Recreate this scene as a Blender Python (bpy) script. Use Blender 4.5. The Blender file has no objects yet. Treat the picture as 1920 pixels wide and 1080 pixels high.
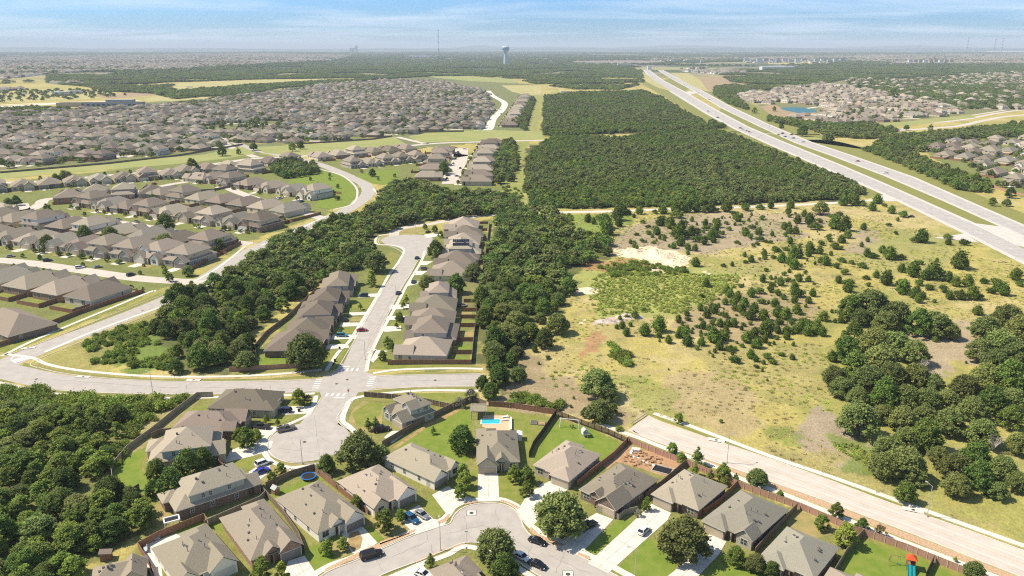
import bpy, bmesh, math, random
import numpy as np
from mathutils import Vector, Matrix, noise as mnoise
from mathutils.geometry import tessellate_polygon
R = math.radians
C = bpy.context.scene.collection
SC = bpy.context.scene
random.seed(7); RNG = np.random.default_rng(7)

# ------------------------------------------------------------------ camera
CAMH = 116.0; FPX = 1465.0; HORIZON = 87.0
PITCH = math.atan((540-HORIZON)/FPX)
cam = bpy.data.cameras.new('camera'); co = bpy.data.objects.new('camera', cam); C.objects.link(co)
co.location = (0, 0, CAMH); co.rotation_euler = (math.pi/2-PITCH, 0, 0)
cam.sensor_width = 36; cam.lens = 36*FPX/1920; cam.clip_start = 1; cam.clip_end = 200000
SC.camera = co
# ------------------------------------------------------------------ sky, sun, exposure
SUN_EL = R(51); SUN_AZ = R(-82)          # azimuth from +y towards +x of the direction the light comes FROM
sdir = Vector((math.sin(SUN_AZ)*math.cos(SUN_EL), math.cos(SUN_AZ)*math.cos(SUN_EL), math.sin(SUN_EL)))
w = bpy.data.worlds.new('World'); SC.world = w; w.use_nodes = True
nt = w.node_tree; N = nt.nodes; L = nt.links
bg = N['Background']; bg.inputs[1].default_value = 0.094
sky = N.new('ShaderNodeTexSky'); sky.sky_type = 'NISHITA'; sky.sun_disc = False
sky.sun_elevation = SUN_EL; sky.sun_rotation = SUN_AZ; sky.altitude = 200; sky.air_density = 1.0; sky.dust_density = 0.6; sky.ozone_density = 3.0
tc = N.new('ShaderNodeTexCoord'); sep = N.new('ShaderNodeSeparateXYZ'); L.new(tc.outputs['Generated'], sep.inputs[0])
def wm(op, a, b=None, c=None):
    n = N.new('ShaderNodeMath'); n.operation = op
    for i, v in enumerate((a, b, c)):
        if v is None: continue
        if isinstance(v, (int, float)): n.inputs[i].default_value = v
        else: L.new(v, n.inputs[i])
    return n.outputs[0]
zc = wm('MAXIMUM', wm('ADD', sep.outputs[2], 0.06), 0.01)
cmb = N.new('ShaderNodeCombineXYZ')
L.new(wm('DIVIDE', sep.outputs[0], zc), cmb.inputs[0]); L.new(wm('DIVIDE', sep.outputs[1], zc), cmb.inputs[1])
ns = N.new('ShaderNodeTexNoise'); ns.inputs['Scale'].default_value = 0.42; ns.inputs['Detail'].default_value = 9; ns.inputs['Roughness'].default_value = 0.58; ns.inputs['Distortion'].default_value = 0.5
mp = N.new('ShaderNodeMapping'); mp.inputs['Scale'].default_value = (0.75, 1.1, 1); mp.inputs['Location'].default_value = (3.1, 1.7, 0)
L.new(cmb.outputs[0], mp.inputs[0]); L.new(mp.outputs[0], ns.inputs['Vector'])
cr = N.new('ShaderNodeValToRGB'); cr.color_ramp.elements[0].position = 0.44; cr.color_ramp.elements[1].position = 0.66
cr.color_ramp.elements[0].color = (0, 0, 0, 1); cr.color_ramp.elements[1].color = (1, 1, 1, 1); L.new(ns.outputs[0], cr.inputs[0])
lowband = wm('MULTIPLY', wm('SUBTRACT', 1.0, wm('MINIMUM', wm('MULTIPLY', sep.outputs[2], 34.0), 1.0)), 0.26)
cfac = wm('MINIMUM', wm('ADD', wm('MULTIPLY', cr.outputs[0], 0.6), lowband), 0.8)
hs = N.new('ShaderNodeHueSaturation'); hs.inputs['Saturation'].default_value = 1.15; hs.inputs['Value'].default_value = 1.0; L.new(sky.outputs[0], hs.inputs['Color'])
blu = N.new('ShaderNodeMix'); blu.data_type = 'RGBA'; blu.blend_type = 'MULTIPLY'; L.new(hs.outputs[0], blu.inputs[6]); blu.inputs[7].default_value = (.50, .80, 1.34, 1)
L.new(wm('MINIMUM', wm('MULTIPLY', wm('MAXIMUM', wm('SUBTRACT', 0.30, sep.outputs[2]), 0.0), 4.0), 1.0), blu.inputs['Factor'])
mx = N.new('ShaderNodeMix'); mx.data_type = 'RGBA'; L.new(cfac, mx.inputs['Factor']); L.new(blu.outputs[2], mx.inputs[6]); mx.inputs[7].default_value = (6.3, 7.3, 8.5, 1)
L.new(mx.outputs[2], bg.inputs[0])
sl = bpy.data.lights.new('sun', 'SUN'); sl.energy = 4.9; sl.angle = R(0.5); sl.color = (1.0, 0.905, 0.745)
so = bpy.data.objects.new('sun', sl); C.objects.link(so); so.rotation_euler = sdir.to_track_quat('Z', 'Y').to_euler()
SC.view_settings.view_transform = 'Standard'; SC.view_settings.look = 'None'; SC.view_settings.gamma = 1.0; SC.view_settings.exposure = 0.53
SC.render.film_transparent = False
SC.cycles.max_bounces = 5; SC.cycles.diffuse_bounces = 3; SC.cycles.glossy_bounces = 2; SC.cycles.transmission_bounces = 2
SC.cycles.transparent_max_bounces = 8; SC.cycles.volume_bounces = 0; SC.cycles.use_denoising = False; SC.cycles.pixel_filter_type = 'BLACKMAN_HARRIS'; SC.cycles.filter_width = 1.15
SC.cycles.sample_clamp_indirect = 6

# ------------------------------------------------------------------ photo pixel -> point of the place
CPI, SPI = math.cos(PITCH), math.sin(PITCH)
def G(u, v, h=0.0):
    dx = (u-960)/FPX; dy = (540-v)/FPX
    dz = -SPI+dy*CPI; t = (h-CAMH)/dz
    return Vector((dx*t, (CPI+dy*SPI)*t, h))
def px(p):
    z = p[1]*CPI - (p[2]-CAMH)*SPI
    return 960+FPX*p[0]/z, 540-FPX*(p[1]*SPI+(p[2]-CAMH)*CPI)/z
def depth(p): return p[1]*CPI-(p[2]-CAMH)*SPI

# ------------------------------------------------------------------ materials
def mat(name, col, rough=0.85, var=0.0, vscale=1.0, col2=None, bump=0.0, bscale=8.0, spec=0.3, objrand=0.0, metal=0.0, det=4.0, stretch=None, lo=.35, hi=.65, trans=0.0):
    m = bpy.data.materials.new(name); m.use_nodes = True
    t = m.node_tree; n = t.nodes; b = n['Principled BSDF']; lk = t.links
    b.inputs['Roughness'].default_value = rough; b.inputs['Metallic'].default_value = metal
    b.inputs['Specular IOR Level'].default_value = spec
    c = (*col, 1)
    out = None
    if col2 is not None or var:
        if col2 is None: col2 = tuple(x*(1-var) for x in col)
        g = n.new('ShaderNodeTexCoord'); no = n.new('ShaderNodeTexNoise'); no.inputs['Scale'].default_value = vscale; no.inputs['Detail'].default_value = det; no.inputs['Roughness'].default_value = .6
        if stretch:
            ma = n.new('ShaderNodeMapping'); ma.inputs['Scale'].default_value = stretch; lk.new(g.outputs['Object'], ma.inputs[0]); lk.new(ma.outputs[0], no.inputs['Vector'])
        else: lk.new(g.outputs['Object'], no.inputs['Vector'])
        rr = n.new('ShaderNodeMapRange'); rr.inputs[1].default_value = lo; rr.inputs[2].default_value = hi; lk.new(no.outputs[0], rr.inputs[0])
        mi = n.new('ShaderNodeMix'); mi.data_type = 'RGBA'; lk.new(rr.outputs[0], mi.inputs['Factor']); mi.inputs[6].default_value = c; mi.inputs[7].default_value = (*col2, 1)
        out = mi.outputs[2]
    if objrand:
        oi = n.new('ShaderNodeObjectInfo'); r2 = n.new('ShaderNodeMapRange'); r2.inputs[3].default_value = 1-objrand; r2.inputs[4].default_value = 1+objrand; lk.new(oi.outputs['Random'], r2.inputs[0])
        h = n.new('ShaderNodeHueSaturation'); lk.new(r2.outputs[0], h.inputs['Value'])
        m3 = n.new('ShaderNodeMath'); m3.operation = 'MULTIPLY'; m3.inputs[1].default_value = 7.31; lk.new(oi.outputs['Random'], m3.inputs[0])
        m4 = n.new('ShaderNodeMath'); m4.operation = 'FRACT'; lk.new(m3.outputs[0], m4.inputs[0])
        r3 = n.new('ShaderNodeMapRange'); r3.inputs[3].default_value = .5-objrand*.035; r3.inputs[4].default_value = .5+objrand*.07; lk.new(m4.outputs[0], r3.inputs[0]); lk.new(r3.outputs[0], h.inputs['Hue'])
        if out: lk.new(out, h.inputs['Color'])
        else: h.inputs['Color'].default_value = c
        out = h.outputs[0]
    if out: lk.new(out, b.inputs['Base Color'])
    else: b.inputs['Base Color'].default_value = c
    if bump:
        g2 = n.new('ShaderNodeTexCoord'); nb = n.new('ShaderNodeTexNoise'); nb.inputs['Scale'].default_value = bscale; nb.inputs['Detail'].default_value = 3; lk.new(g2.outputs['Object'], nb.inputs['Vector'])
        bp = n.new('ShaderNodeBump'); bp.inputs['Strength'].default_value = bump; bp.inputs['Distance'].default_value = .25; lk.new(nb.outputs[0], bp.inputs['Height']); lk.new(bp.outputs[0], b.inputs['Normal'])
    if trans:
        tr = n.new('ShaderNodeBsdfTranslucent'); ms = n.new('ShaderNodeMixShader'); ms.inputs[0].default_value = trans
        if out: lk.new(out, tr.inputs[0])
        else: tr.inputs[0].default_value = c
        lk.new(b.outputs[0], ms.inputs[1]); lk.new(tr.outputs[0], ms.inputs[2]); lk.new(ms.outputs[0], n['Material Output'].inputs[0])
    return m
def colour_attr_mat(name, rough=.95, nscale=(0.9, 0.12), amt=(.24, .16), bump=.0):
    m = bpy.data.materials.new(name); m.use_nodes = True
    t = m.node_tree; n = t.nodes; b = n['Principled BSDF']; lk = t.links
    b.inputs['Roughness'].default_value = rough; b.inputs['Specular IOR Level'].default_value = .1
    at = n.new('ShaderNodeAttribute'); at.attribute_name = 'zone'
    g = n.new('ShaderNodeTexCoord'); last = at.outputs['Color']
    for s, a in zip(nscale, amt):
        no = n.new('ShaderNodeTexNoise'); no.inputs['Scale'].default_value = s; no.inputs['Detail'].default_value = 5; no.inputs['Roughness'].default_value = .65; lk.new(g.outputs['Object'], no.inputs['Vector'])
        rr = n.new('ShaderNodeMapRange'); rr.inputs[1].default_value = .3; rr.inputs[2].default_value = .7; rr.inputs[3].default_value = 1-a; rr.inputs[4].default_value = 1+a; lk.new(no.outputs[0], rr.inputs[0])
        mu = n.new('ShaderNodeVectorMath'); mu.operation = 'SCALE'; lk.new(last, mu.inputs[0]); lk.new(rr.outputs[0], mu.inputs['Scale']); last = mu.outputs[0]
    lk.new(last, b.inputs['Base Color'])
    if bump:
        nb = n.new('ShaderNodeTexNoise'); nb.inputs['Scale'].default_value = 1.6; nb.inputs['Detail'].default_value = 6; lk.new(g.outputs['Object'], nb.inputs['Vector'])
        bp = n.new('ShaderNodeBump'); bp.inputs['Strength'].default_value = bump; bp.inputs['Distance'].default_value = .5; lk.new(nb.outputs[0], bp.inputs['Height']); lk.new(bp.outputs[0], b.inputs['Normal'])
    return m
M = {}
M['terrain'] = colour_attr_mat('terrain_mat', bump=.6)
M['road'] = mat('light_asphalt', (.435, .395, .35), .9, col2=(.35, .318, .282), vscale=.3, bump=.05, det=10, lo=.3, hi=.7)
M['road_far'] = mat('pale_road', (.55, .485, .41), .9, col2=(.46, .405, .345), vscale=.2)
M['highway'] = mat('highway_asphalt', (.44, .41, .375), .9, col2=(.36, .335, .305), vscale=.15)
M['concrete'] = mat('concrete', (.66, .61, .53), .85, col2=(.56, .51, .44), vscale=.5, det=7)
M['kerb'] = mat('kerb_concrete', (.62, .56, .47), .85, col2=(.5, .44, .36), vscale=1.2)
M['shoulder'] = mat('shoulder', (.56, .52, .46), .9, col2=(.48, .44, .39), vscale=.3)
M['gravel'] = mat('pale_gravel', (.62, .57, .49), .95, col2=(.5, .45, .37), vscale=.8)
M['lawn'] = mat('lawn', (.160, .198, .034), .9, col2=(.24, .235, .062), vscale=.35, bump=.3, bscale=6, det=8, spec=.1)
M['lawn_bright'] = mat('lawn_bright', (.135, .200, .026), .9, col2=(.20, .235, .045), vscale=.3, bump=.3, bscale=6, det=8, spec=.1)
M['lawn_dry'] = mat('lawn_dry', (.23, .22, .07), .9, col2=(.36, .27, .12), vscale=.25, bump=.3, bscale=6, det=8, spec=.1)
M['verge'] = mat('verge_grass', (.18, .20, .05), .9, col2=(.25, .225, .075), vscale=.25, bump=.3, bscale=6, det=8, spec=.1)
M['rock'] = mat('river_rock', (.55, .36, .21), .95, col2=(.38, .26, .17), vscale=2.2, bump=.8, bscale=2.5, det=3)
M['dirt'] = mat('bare_dirt', (.44, .27, .15), .95, col2=(.32, .19, .10), vscale=.5, bump=.8, bscale=1.2)
M['mulch'] = mat('mulch', (.40, .28, .12), .95, col2=(.27, .18, .08), vscale=.6, bump=.4)
M['paint'] = mat('road_paint', (.80, .78, .72), .8, col2=(.66, .63, .58), vscale=.6)
M['sand'] = mat('pale_sand', (.74, .62, .44), .95, col2=(.60, .48, .32), vscale=.25, bump=.6, bscale=.6)
M['rubble'] = mat('limestone_rubble', (.62, .52, .44), .95, col2=(.42, .34, .29), vscale=.9, bump=.9, bscale=1.4)
M['water'] = mat('water', (.02, .13, .13), .35, spec=.3)
M['pool'] = mat('pool_water', (.03, .40, .46), .08, col2=(.05, .5, .55), vscale=.8, spec=.6)
def roofmat(name, a, b): return mat(name, a, .95, col2=b, vscale=3.0, stretch=(1, 1, 6), bump=.35, bscale=5, objrand=.3, det=6, spec=.15, lo=.3, hi=.7)
M['roof'] = roofmat('shingle_taupe', (.33, .278, .215), (.235, .196, .15))
M['roof_grey'] = roofmat('shingle_grey', (.285, .255, .205), (.195, .175, .14))
M['roof_brown'] = roofmat('shingle_brown', (.255, .205, .16), (.18, .145, .113))
M['fascia'] = mat('fascia_trim', (.62, .58, .50), .6)
M['fascia_dark'] = mat('fascia_brown', (.30, .25, .20), .6)
def brick(name, a, b): return mat(name, a, .9, col2=b, vscale=3.5, bump=.3, bscale=9, lo=.42, hi=.58)
M['brick'] = brick('brick_brown', (.36, .235, .165), (.24, .15, .10))
M['brick_dark'] = brick('brick_umber', (.24, .17, .13), (.16, .11, .085))
M['stone'] = brick('limestone', (.68, .60, .47), (.54, .46, .34))
M['stone_grey'] = brick('limestone_grey', (.46, .42, .35), (.33, .29, .24))
M['siding_white'] = mat('siding_white', (.80, .76, .68), .7, var=.1, vscale=.7)
M['siding_grey'] = mat('siding_grey', (.42, .42, .40), .7, var=.1, vscale=.7)
M['siding_green'] = mat('siding_sage', (.40, .42, .34), .7, var=.1, vscale=.7)
M['siding_tan'] = mat('siding_tan', (.50, .42, .31), .7, var=.1, vscale=.7)
M['siding_blue'] = mat('siding_blue', (.42, .48, .50), .7, var=.1, vscale=.7)
M['garage'] = mat('garage_door_tan', (.42, .35, .26), .5); M['garage_grey'] = mat('garage_door_grey', (.20, .18, .165), .5); M['garage_white'] = mat('garage_door_pale', (.58, .54, .46), .5)
M['glass'] = mat('window_glass', (.035, .045, .055), .12, spec=.6)
M['frame'] = mat('window_frame', (.72, .70, .66), .5)
M['door'] = mat('door_wood', (.11, .06, .035), .5)
M['vent'] = mat('vent_metal', (.10, .09, .085), .5); M['vent_pale'] = mat('vent_pale', (.70, .66, .6), .5)
M['fence'] = mat('cedar_fence', (.30, .165, .10), .9, col2=(.20, .105, .065), vscale=1.1, stretch=(4, 4, .3))
M['fence_pink'] = mat('stained_fence', (.43, .255, .18), .9, col2=(.34, .195, .135), vscale=1.0, stretch=(3, 3, .3))
M['fence_old'] = mat('weathered_fence', (.235, .185, .13), .9, col2=(.15, .11, .075), vscale=1.1, stretch=(4, 4, .3))
M['fence_grey'] = mat('grey_fence', (.34, .30, .22), .9, col2=(.24, .21, .15), vscale=1.1, stretch=(4, 4, .3))
M['fence_dark'] = mat('dark_wood_fence', (.065, .045, .035), .9, col2=(.04, .028, .022), vscale=1.1)
M['post'] = mat('fence_post', (.52, .38, .28), .9)
M['bark'] = mat('bark', (.17, .13, .095), .95, var=.4, vscale=3)
M['deadwood'] = mat('dead_wood', (.44, .39, .34), .95, var=.3, vscale=3)
def fol(name, a, b, tr=.18): return mat(name, a, .75, col2=b, vscale=.9, objrand=.34, spec=.25, det=3, lo=.38, hi=.62, trans=tr)
M['leaf_oak'] = fol('foliage_live_oak', (.162, .19, .050), (.235, .255, .08), .22)
M['leaf_dark'] = fol('foliage_dark', (.082, .132, .021), (.148, .20, .038))
M['leaf_cedar'] = fol('foliage_cedar', (.078, .122, .013), (.13, .175, .022), .12)
M['leaf_mid'] = fol('foliage_mid', (.155, .21, .028), (.225, .275, .046), .24)
M['leaf_bright'] = fol('foliage_bright', (.19, .25, .035), (.28, .33, .055), .3)
M['leaf_grey'] = fol('foliage_silver', (.17, .16, .12), (.25, .23, .18))
M['leaf_red'] = fol('foliage_russet', (.15, .10, .05), (.21, .15, .08))
M['weed'] = fol('foliage_weeds', (.36, .41, .08), (.46, .48, .12), .35)
M['grass_tuft'] = fol('dry_grass', (.46, .40, .17), (.56, .48, .24), .35)
M['galv'] = mat('galvanised_steel', (.50, .48, .44), .45, metal=.3); M['lampglass'] = mat('lamp_lens', (.8, .78, .72), .4)
M['tyre'] = mat('tyre', (.02, .02, .02), .9); M['rim'] = mat('rim', (.5, .5, .5), .35, metal=.7)
M['carglass'] = mat('car_glass', (.015, .02, .025), .06, spec=.7)
M['tail'] = mat('tail_lamp', (.4, .02, .02), .3); M['head'] = mat('head_lamp', (.75, .75, .75), .2)
def paintm(n, c, metal=.2): M[n] = mat(n, c, .28, metal=metal, spec=.5)
paintm('car_white', (.78, .78, .76)); paintm('car_black', (.018, .018, .022)); paintm('car_silver', (.42, .41, .39), .6); paintm('car_blue', (.02, .10, .19)); paintm('car_navy', (.025, .035, .10))
paintm('car_red', (.35, .02, .025)); paintm('car_grey', (.19, .175, .155), .5); paintm('car_teal', (.06, .22, .28)); paintm('car_royal', (.04, .05, .38))
M['plastic_blue'] = mat('plastic_blue', (.02, .13, .42), .4); M['plastic_teal'] = mat('plastic_teal', (.01, .25, .27), .35); M['canvas_red'] = mat('canvas_red', (.55, .08, .02), .7)
M['wood'] = mat('timber', (.33, .20, .11), .8, var=.3, vscale=2); M['white'] = mat('white_paint', (.8, .79, .76), .5); M['black'] = mat('black_mesh', (.015, .015, .018), .7)
M['wood_grey'] = mat('pergola_timber', (.36, .31, .26), .85, var=.3, vscale=2); M['deck'] = mat('travertine', (.62, .43, .27), .8, var=.15, vscale=1.5)
M['sign_green'] = mat('sign_green', (.01, .14, .07), .4); M['sign_red'] = mat('sign_red', (.45, .01, .015), .4); M['tower_blue'] = mat('tower_blue', (.17, .33, .44), .5); M['tower_pale'] = mat('tower_pale', (.50, .58, .60), .6)
M['solar'] = mat('solar_panel', (.012, .014, .022), .2, spec=.6); M['warehouse'] = mat('warehouse_wall', (.66, .64, .60), .7, var=.1); M['warehouse_roof'] = mat('warehouse_roof', (.74, .73, .70), .7, var=.12, vscale=.05)
M['brown_block'] = mat('brown_facade', (.22, .15, .11), .8, var=.2, vscale=.2); M['tan_block'] = mat('tan_facade', (.46, .37, .26), .8, var=.2, vscale=.3); M['grey_block'] = mat('grey_facade', (.36, .37, .39), .8, var=.2, vscale=.2)
M['covered'] = mat('drain_iron', (.07, .055, .045), .7); M['patch'] = mat('asphalt_patch', (.13, .12, .11), .9)
M['hill'] = mat('far_hills', (.05, .075, .04), .95, var=.3, vscale=.002)

# ------------------------------------------------------------------ helpers
class MB:
    """collects boxes, prisms and faces, then links them as ONE mesh object"""
    def __init__(s): s.v = []; s.f = []; s.m = []; s.mats = []
    def mi(s, m):
        if m not in s.mats: s.mats.append(m)
        return s.mats.index(m)
    def face(s, pts, m):
        b = len(s.v); s.v += [tuple(p) for p in pts]; s.f.append(tuple(range(b, b+len(pts)))); s.m.append(s.mi(m)); return s
    def poly(s, verts, faces, m):
        b = len(s.v); s.v += [tuple(p) for p in verts]; k = s.mi(m)
        for f in faces: s.f.append(tuple(b+i for i in f)); s.m.append(k)
        return s
    def box(s, x0, x1, y0, y1, z0, z1, m, X=None):
        vs = [(x, y, z) for z in (z0, z1) for x, y in ((x0, y0), (x1, y0), (x1, y1), (x0, y1))]
        if X is not None: vs = [X @ Vector(v) for v in vs]
        return s.poly(vs, [(0, 3, 2, 1), (4, 5, 6, 7), (0, 1, 5, 4), (1, 2, 6, 5), (2, 3, 7, 6), (3, 0, 4, 7)], m)
    def tube(s, p0, p1, r0, r1, m, n=7):
        p0 = Vector(p0); p1 = Vector(p1); d = (p1-p0).normalized(); a = d.orthogonal().normalized(); b = d.cross(a); vs = []
        for p, r in ((p0, r0), (p1, r1)):
            for i in range(n):
                t = 2*math.pi*i/n; vs.append(p+(a*math.cos(t)+b*math.sin(t))*r)
        return s.poly(vs, [(i, (i+1) % n, n+(i+1) % n, n+i) for i in range(n)]+[tuple(range(n))[::-1], tuple(range(n, 2*n))], m)
    def prism(s, prof, y0, y1, m, X=None):
        n = len(prof); vs = [(x, y0, z) for x, z in prof]+[(x, y1, z) for x, z in prof]
        if X is not None: vs = [X @ Vector(v) for v in vs]
        return s.poly(vs, [tuple(range(n)), tuple(range(2*n-1, n-1, -1))]+[(i, n+i, n+(i+1) % n, (i+1) % n) for i in range(n)], m)
    def mesh(s, name):
        me = bpy.data.meshes.new(name); me.from_pydata(s.v, [], s.f)
        for m in s.mats: me.materials.append(M[m])
        me.polygons.foreach_set('material_index', s.m); me.update(); return me
    def build(s, name, parent=None): return link(name, s.mesh(name), parent)
def link(name, me, parent=None, loc=None, rz=0.0, sc=None):
    o = bpy.data.objects.new(name, me); C.objects.link(o)
    if parent is not None: o.parent = parent
    if loc is not None: o.location = loc
    if rz: o.rotation_euler = (0, 0, rz)
    if sc is not None: o.scale = sc if hasattr(sc, '__len__') else (sc, sc, sc)
    return o
def tag(o, label=None, cat=None, group=None, kind=None):
    if label: o['label'] = label
    if cat: o['category'] = cat
    if group: o['group'] = group
    if kind: o['kind'] = kind
    return o
def empty(name, loc, rz=0.0, sc=1.0):
    o = bpy.data.objects.new(name, None); C.objects.link(o); o.location = loc; o.rotation_euler = (0, 0, rz); o.scale = (sc, sc, sc); o.empty_display_size = .1; return o
def copy_tree(o, loc, rz=None, sc=None, parent=None):
    c = o.copy(); C.objects.link(c)
    if parent is not None: c.parent = parent
    else:
        c.location = loc
        if rz is not None: c.rotation_euler = (0, 0, rz)
        if sc is not None: c.scale = sc if hasattr(sc, '__len__') else (sc, sc, sc)
    for ch in KIDS.get(o.name, list(o.children)): copy_tree(ch, None, parent=c)
    return c
KIDS = {}
def structure(name, me): o = link(name, me); o['kind'] = 'structure'; return o
def spline(pts, n=8):
    P = [Vector(p) for p in pts]; P = [P[0]*2-P[1]]+P+[P[-1]*2-P[-2]]; out = []
    for i in range(1, len(P)-2):
        a, b, c, d = P[i-1:i+3]
        for k in range(n):
            t = k/n; out.append(.5*((2*b)+(c-a)*t+(2*a-5*b+4*c-d)*t*t+(3*b-a-3*c+d)*t**3))
    out.append(P[-2]); return out
def ribbon_pts(line, o0, o1):
    """two edges at offsets o0,o1 to the right of a line"""
    A = []; B = []
    for i, p in enumerate(line):
        q0 = line[max(i-1, 0)]; q1 = line[min(i+1, len(line)-1)]; d = (q1-q0); d.z = 0; d.normalize(); r = Vector((d.y, -d.x, 0))
        A.append(p+r*o0); B.append(p+r*o1)
    return A, B
def ribbon(mb, line, o0, o1, z, m, thick=0.0):
    A, B = ribbon_pts(line, o0, o1); n = len(A)
    if thick:
        vs = []
        for a, b in zip(A, B): vs += [(a.x, a.y, z), (b.x, b.y, z), (b.x, b.y, z-thick), (a.x, a.y, z-thick)]
        fs = []
        for i in range(n-1):
            for k in range(4): fs.append((4*i+k, 4*i+(k+1) % 4, 4*i+4+(k+1) % 4, 4*i+4+k)[::-1])
        fs += [(0, 1, 2, 3), (4*n-1, 4*n-2, 4*n-3, 4*n-4)]
        mb.poly(vs, fs, m)
    else:
        vs = []
        for a, b in zip(A, B): vs += [(a.x, a.y, z), (b.x, b.y, z)]
        mb.poly(vs, [(2*i, 2*i+1, 2*i+3, 2*i+2)[::-1] for i in range(n-1)], m)
    return A, B
def sheet(mb, pts, z, m):
    P = [Vector((p.x, p.y, 0)) for p in pts]
    ar = sum(P[i].x*P[(i+1) % len(P)].y-P[(i+1) % len(P)].x*P[i].y for i in range(len(P)))
    if ar < 0: P = P[::-1]
    tr = tessellate_polygon([P])
    vs = [(p.x, p.y, z) for p in P]; fs = []
    for a, b, c in tr:
        n = (P[b]-P[a]).cross(P[c]-P[a]).z; fs.append((a, b, c) if n > 0 else (a, c, b))
    mb.poly(vs, fs, m)
def pl(*uv, h=0.0): return [G(u, v, h) for u, v in uv]
def inpoly(x, y, poly):
    """vectorised point in polygon"""
    x = np.asarray(x); y = np.asarray(y); r = np.zeros(x.shape, bool); n = len(poly)
    for i in range(n):
        x0, y0 = poly[i][0], poly[i][1]; x1, y1 = poly[(i+1) % n][0], poly[(i+1) % n][1]
        if y0 == y1: continue
        c = ((y0 > y) != (y1 > y)) & (x < (x1-x0)*(y-y0)/(y1-y0)+x0); r ^= c
    return r
def vnoise(x, y, s, seed=0):
    """value noise, vectorised"""
    x = x/s; y = y/s; xi = np.floor(x).astype(np.int64); yi = np.floor(y).astype(np.int64); fx = x-xi; fy = y-yi
    fx = fx*fx*(3-2*fx); fy = fy*fy*(3-2*fy)
    def h(a, b):
        k = (a*374761393+b*668265263+seed*1442695041) & 0xffffffff; k = ((k ^ (k >> 13))*1274126177) & 0xffffffff; return ((k ^ (k >> 16)) & 0xffff)/65535.0
    return (h(xi, yi)*(1-fx)+h(xi+1, yi)*fx)*(1-fy)+(h(xi, yi+1)*(1-fx)+h(xi+1, yi+1)*fx)*fy
ORD = ['first', 'second', 'third', 'fourth', 'fifth', 'sixth', 'seventh', 'eighth', 'ninth', 'tenth', 'eleventh', 'twelfth', 'thirteenth', 'fourteenth', 'fifteenth', 'sixteenth', 'seventeenth', 'eighteenth', 'nineteenth', 'twentieth']
def ordw(i):
    if i < 20: return ORD[i]
    t = (i+1)//10; tens = ['', '', 'twenty', 'thirty', 'forty', 'fifty', 'sixty', 'seventy', 'eighty', 'ninety'][t] if t < 10 else 'hundred'
    r = (i+1) % 10
    return tens+'-'+ORD[r-1] if r else {'twenty': 'twentieth', 'thirty': 'thirtieth', 'forty': 'fortieth', 'fifty': 'fiftieth', 'sixty': 'sixtieth', 'seventy': 'seventieth', 'eighty': 'eightieth', 'ninety': 'ninetieth', 'hundred': 'hundredth'}[tens]
def scatter(name, pts, sc, rz, idx, protos, label, cat=None, sz=None):
    """ONE stuff object: prototypes instanced on points"""
    pts = np.asarray(pts, np.float32); n = len(pts)
    me = bpy.data.meshes.new(name); me.vertices.add(n); me.vertices.foreach_set('co', pts.ravel())
    for k, a in (('sc', sc), ('rz', rz), ('sz', sz if sz is not None else sc)):
        t = me.attributes.new(k, 'FLOAT', 'POINT'); t.data.foreach_set('value', np.broadcast_to(np.asarray(a, np.float32), (n,)).copy())
    t = me.attributes.new('idx', 'INT', 'POINT'); t.data.foreach_set('value', np.asarray(idx, np.int32))
    col = bpy.data.collections.new(name+'_kinds')
    for i, p in enumerate(protos): col.objects.link(bpy.data.objects.new('%s_kind_%02d' % (name, i), p))
    o = link(name, me); ng = bpy.data.node_groups.new(name+'_scatter', 'GeometryNodeTree')
    ng.interface.new_socket('Geometry', in_out='INPUT', socket_type='NodeSocketGeometry'); ng.interface.new_socket('Geometry', in_out='OUTPUT', socket_type='NodeSocketGeometry')
    n_ = ng.nodes; k = ng.links; gi = n_.new('NodeGroupInput'); go = n_.new('NodeGroupOutput'); ip = n_.new('GeometryNodeInstanceOnPoints'); ci = n_.new('GeometryNodeCollectionInfo')
    ci.inputs[0].default_value = col; ci.inputs['Separate Children'].default_value = True; ci.inputs['Reset Children'].default_value = True
    def na(nm, dt):
        q = n_.new('GeometryNodeInputNamedAttribute'); q.data_type = dt; q.inputs['Name'].default_value = nm; return q.outputs[0]
    k.new(gi.outputs[0], ip.inputs['Points']); k.new(ci.outputs[0], ip.inputs['Instance']); ip.inputs['Pick Instance'].default_value = True
    k.new(na('idx', 'INT'), ip.inputs['Instance Index'])
    cx = n_.new('ShaderNodeCombineXYZ'); k.new(na('rz', 'FLOAT'), cx.inputs[2]); er = n_.new('FunctionNodeEulerToRotation'); k.new(cx.outputs[0], er.inputs[0]); k.new(er.outputs[0], ip.inputs['Rotation'])
    c2 = n_.new('ShaderNodeCombineXYZ'); s_ = na('sc', 'FLOAT'); k.new(s_, c2.inputs[0]); k.new(s_, c2.inputs[1]); k.new(na('sz', 'FLOAT'), c2.inputs[2]); k.new(c2.outputs[0], ip.inputs['Scale'])
    k.new(ip.outputs[0], go.inputs[0]); md = o.modifiers.new('scatter', 'NODES'); md.node_group = ng
    o['kind'] = 'stuff'; o['label'] = label
    if cat: o['category'] = cat
    return o
def poisson(poly, d, seed=1, hole=None):
    """jittered hex fill of a world polygon"""
    xs = [p[0] for p in poly]; ys = [p[1] for p in poly]; r = np.random.default_rng(seed)
    gx, gy = np.meshgrid(np.arange(min(xs), max(xs)+d, d), np.arange(min(ys), max(ys)+d, d*.87)); gx[1::2] += d/2
    x = gx.ravel()+r.uniform(-.38, .38, gx.size)*d; y = gy.ravel()+r.uniform(-.38, .38, gx.size)*d
    k = inpoly(x, y, poly)
    for h in (hole or []): k &= ~inpoly(x, y, h)
    return x[k], y[k]
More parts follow.
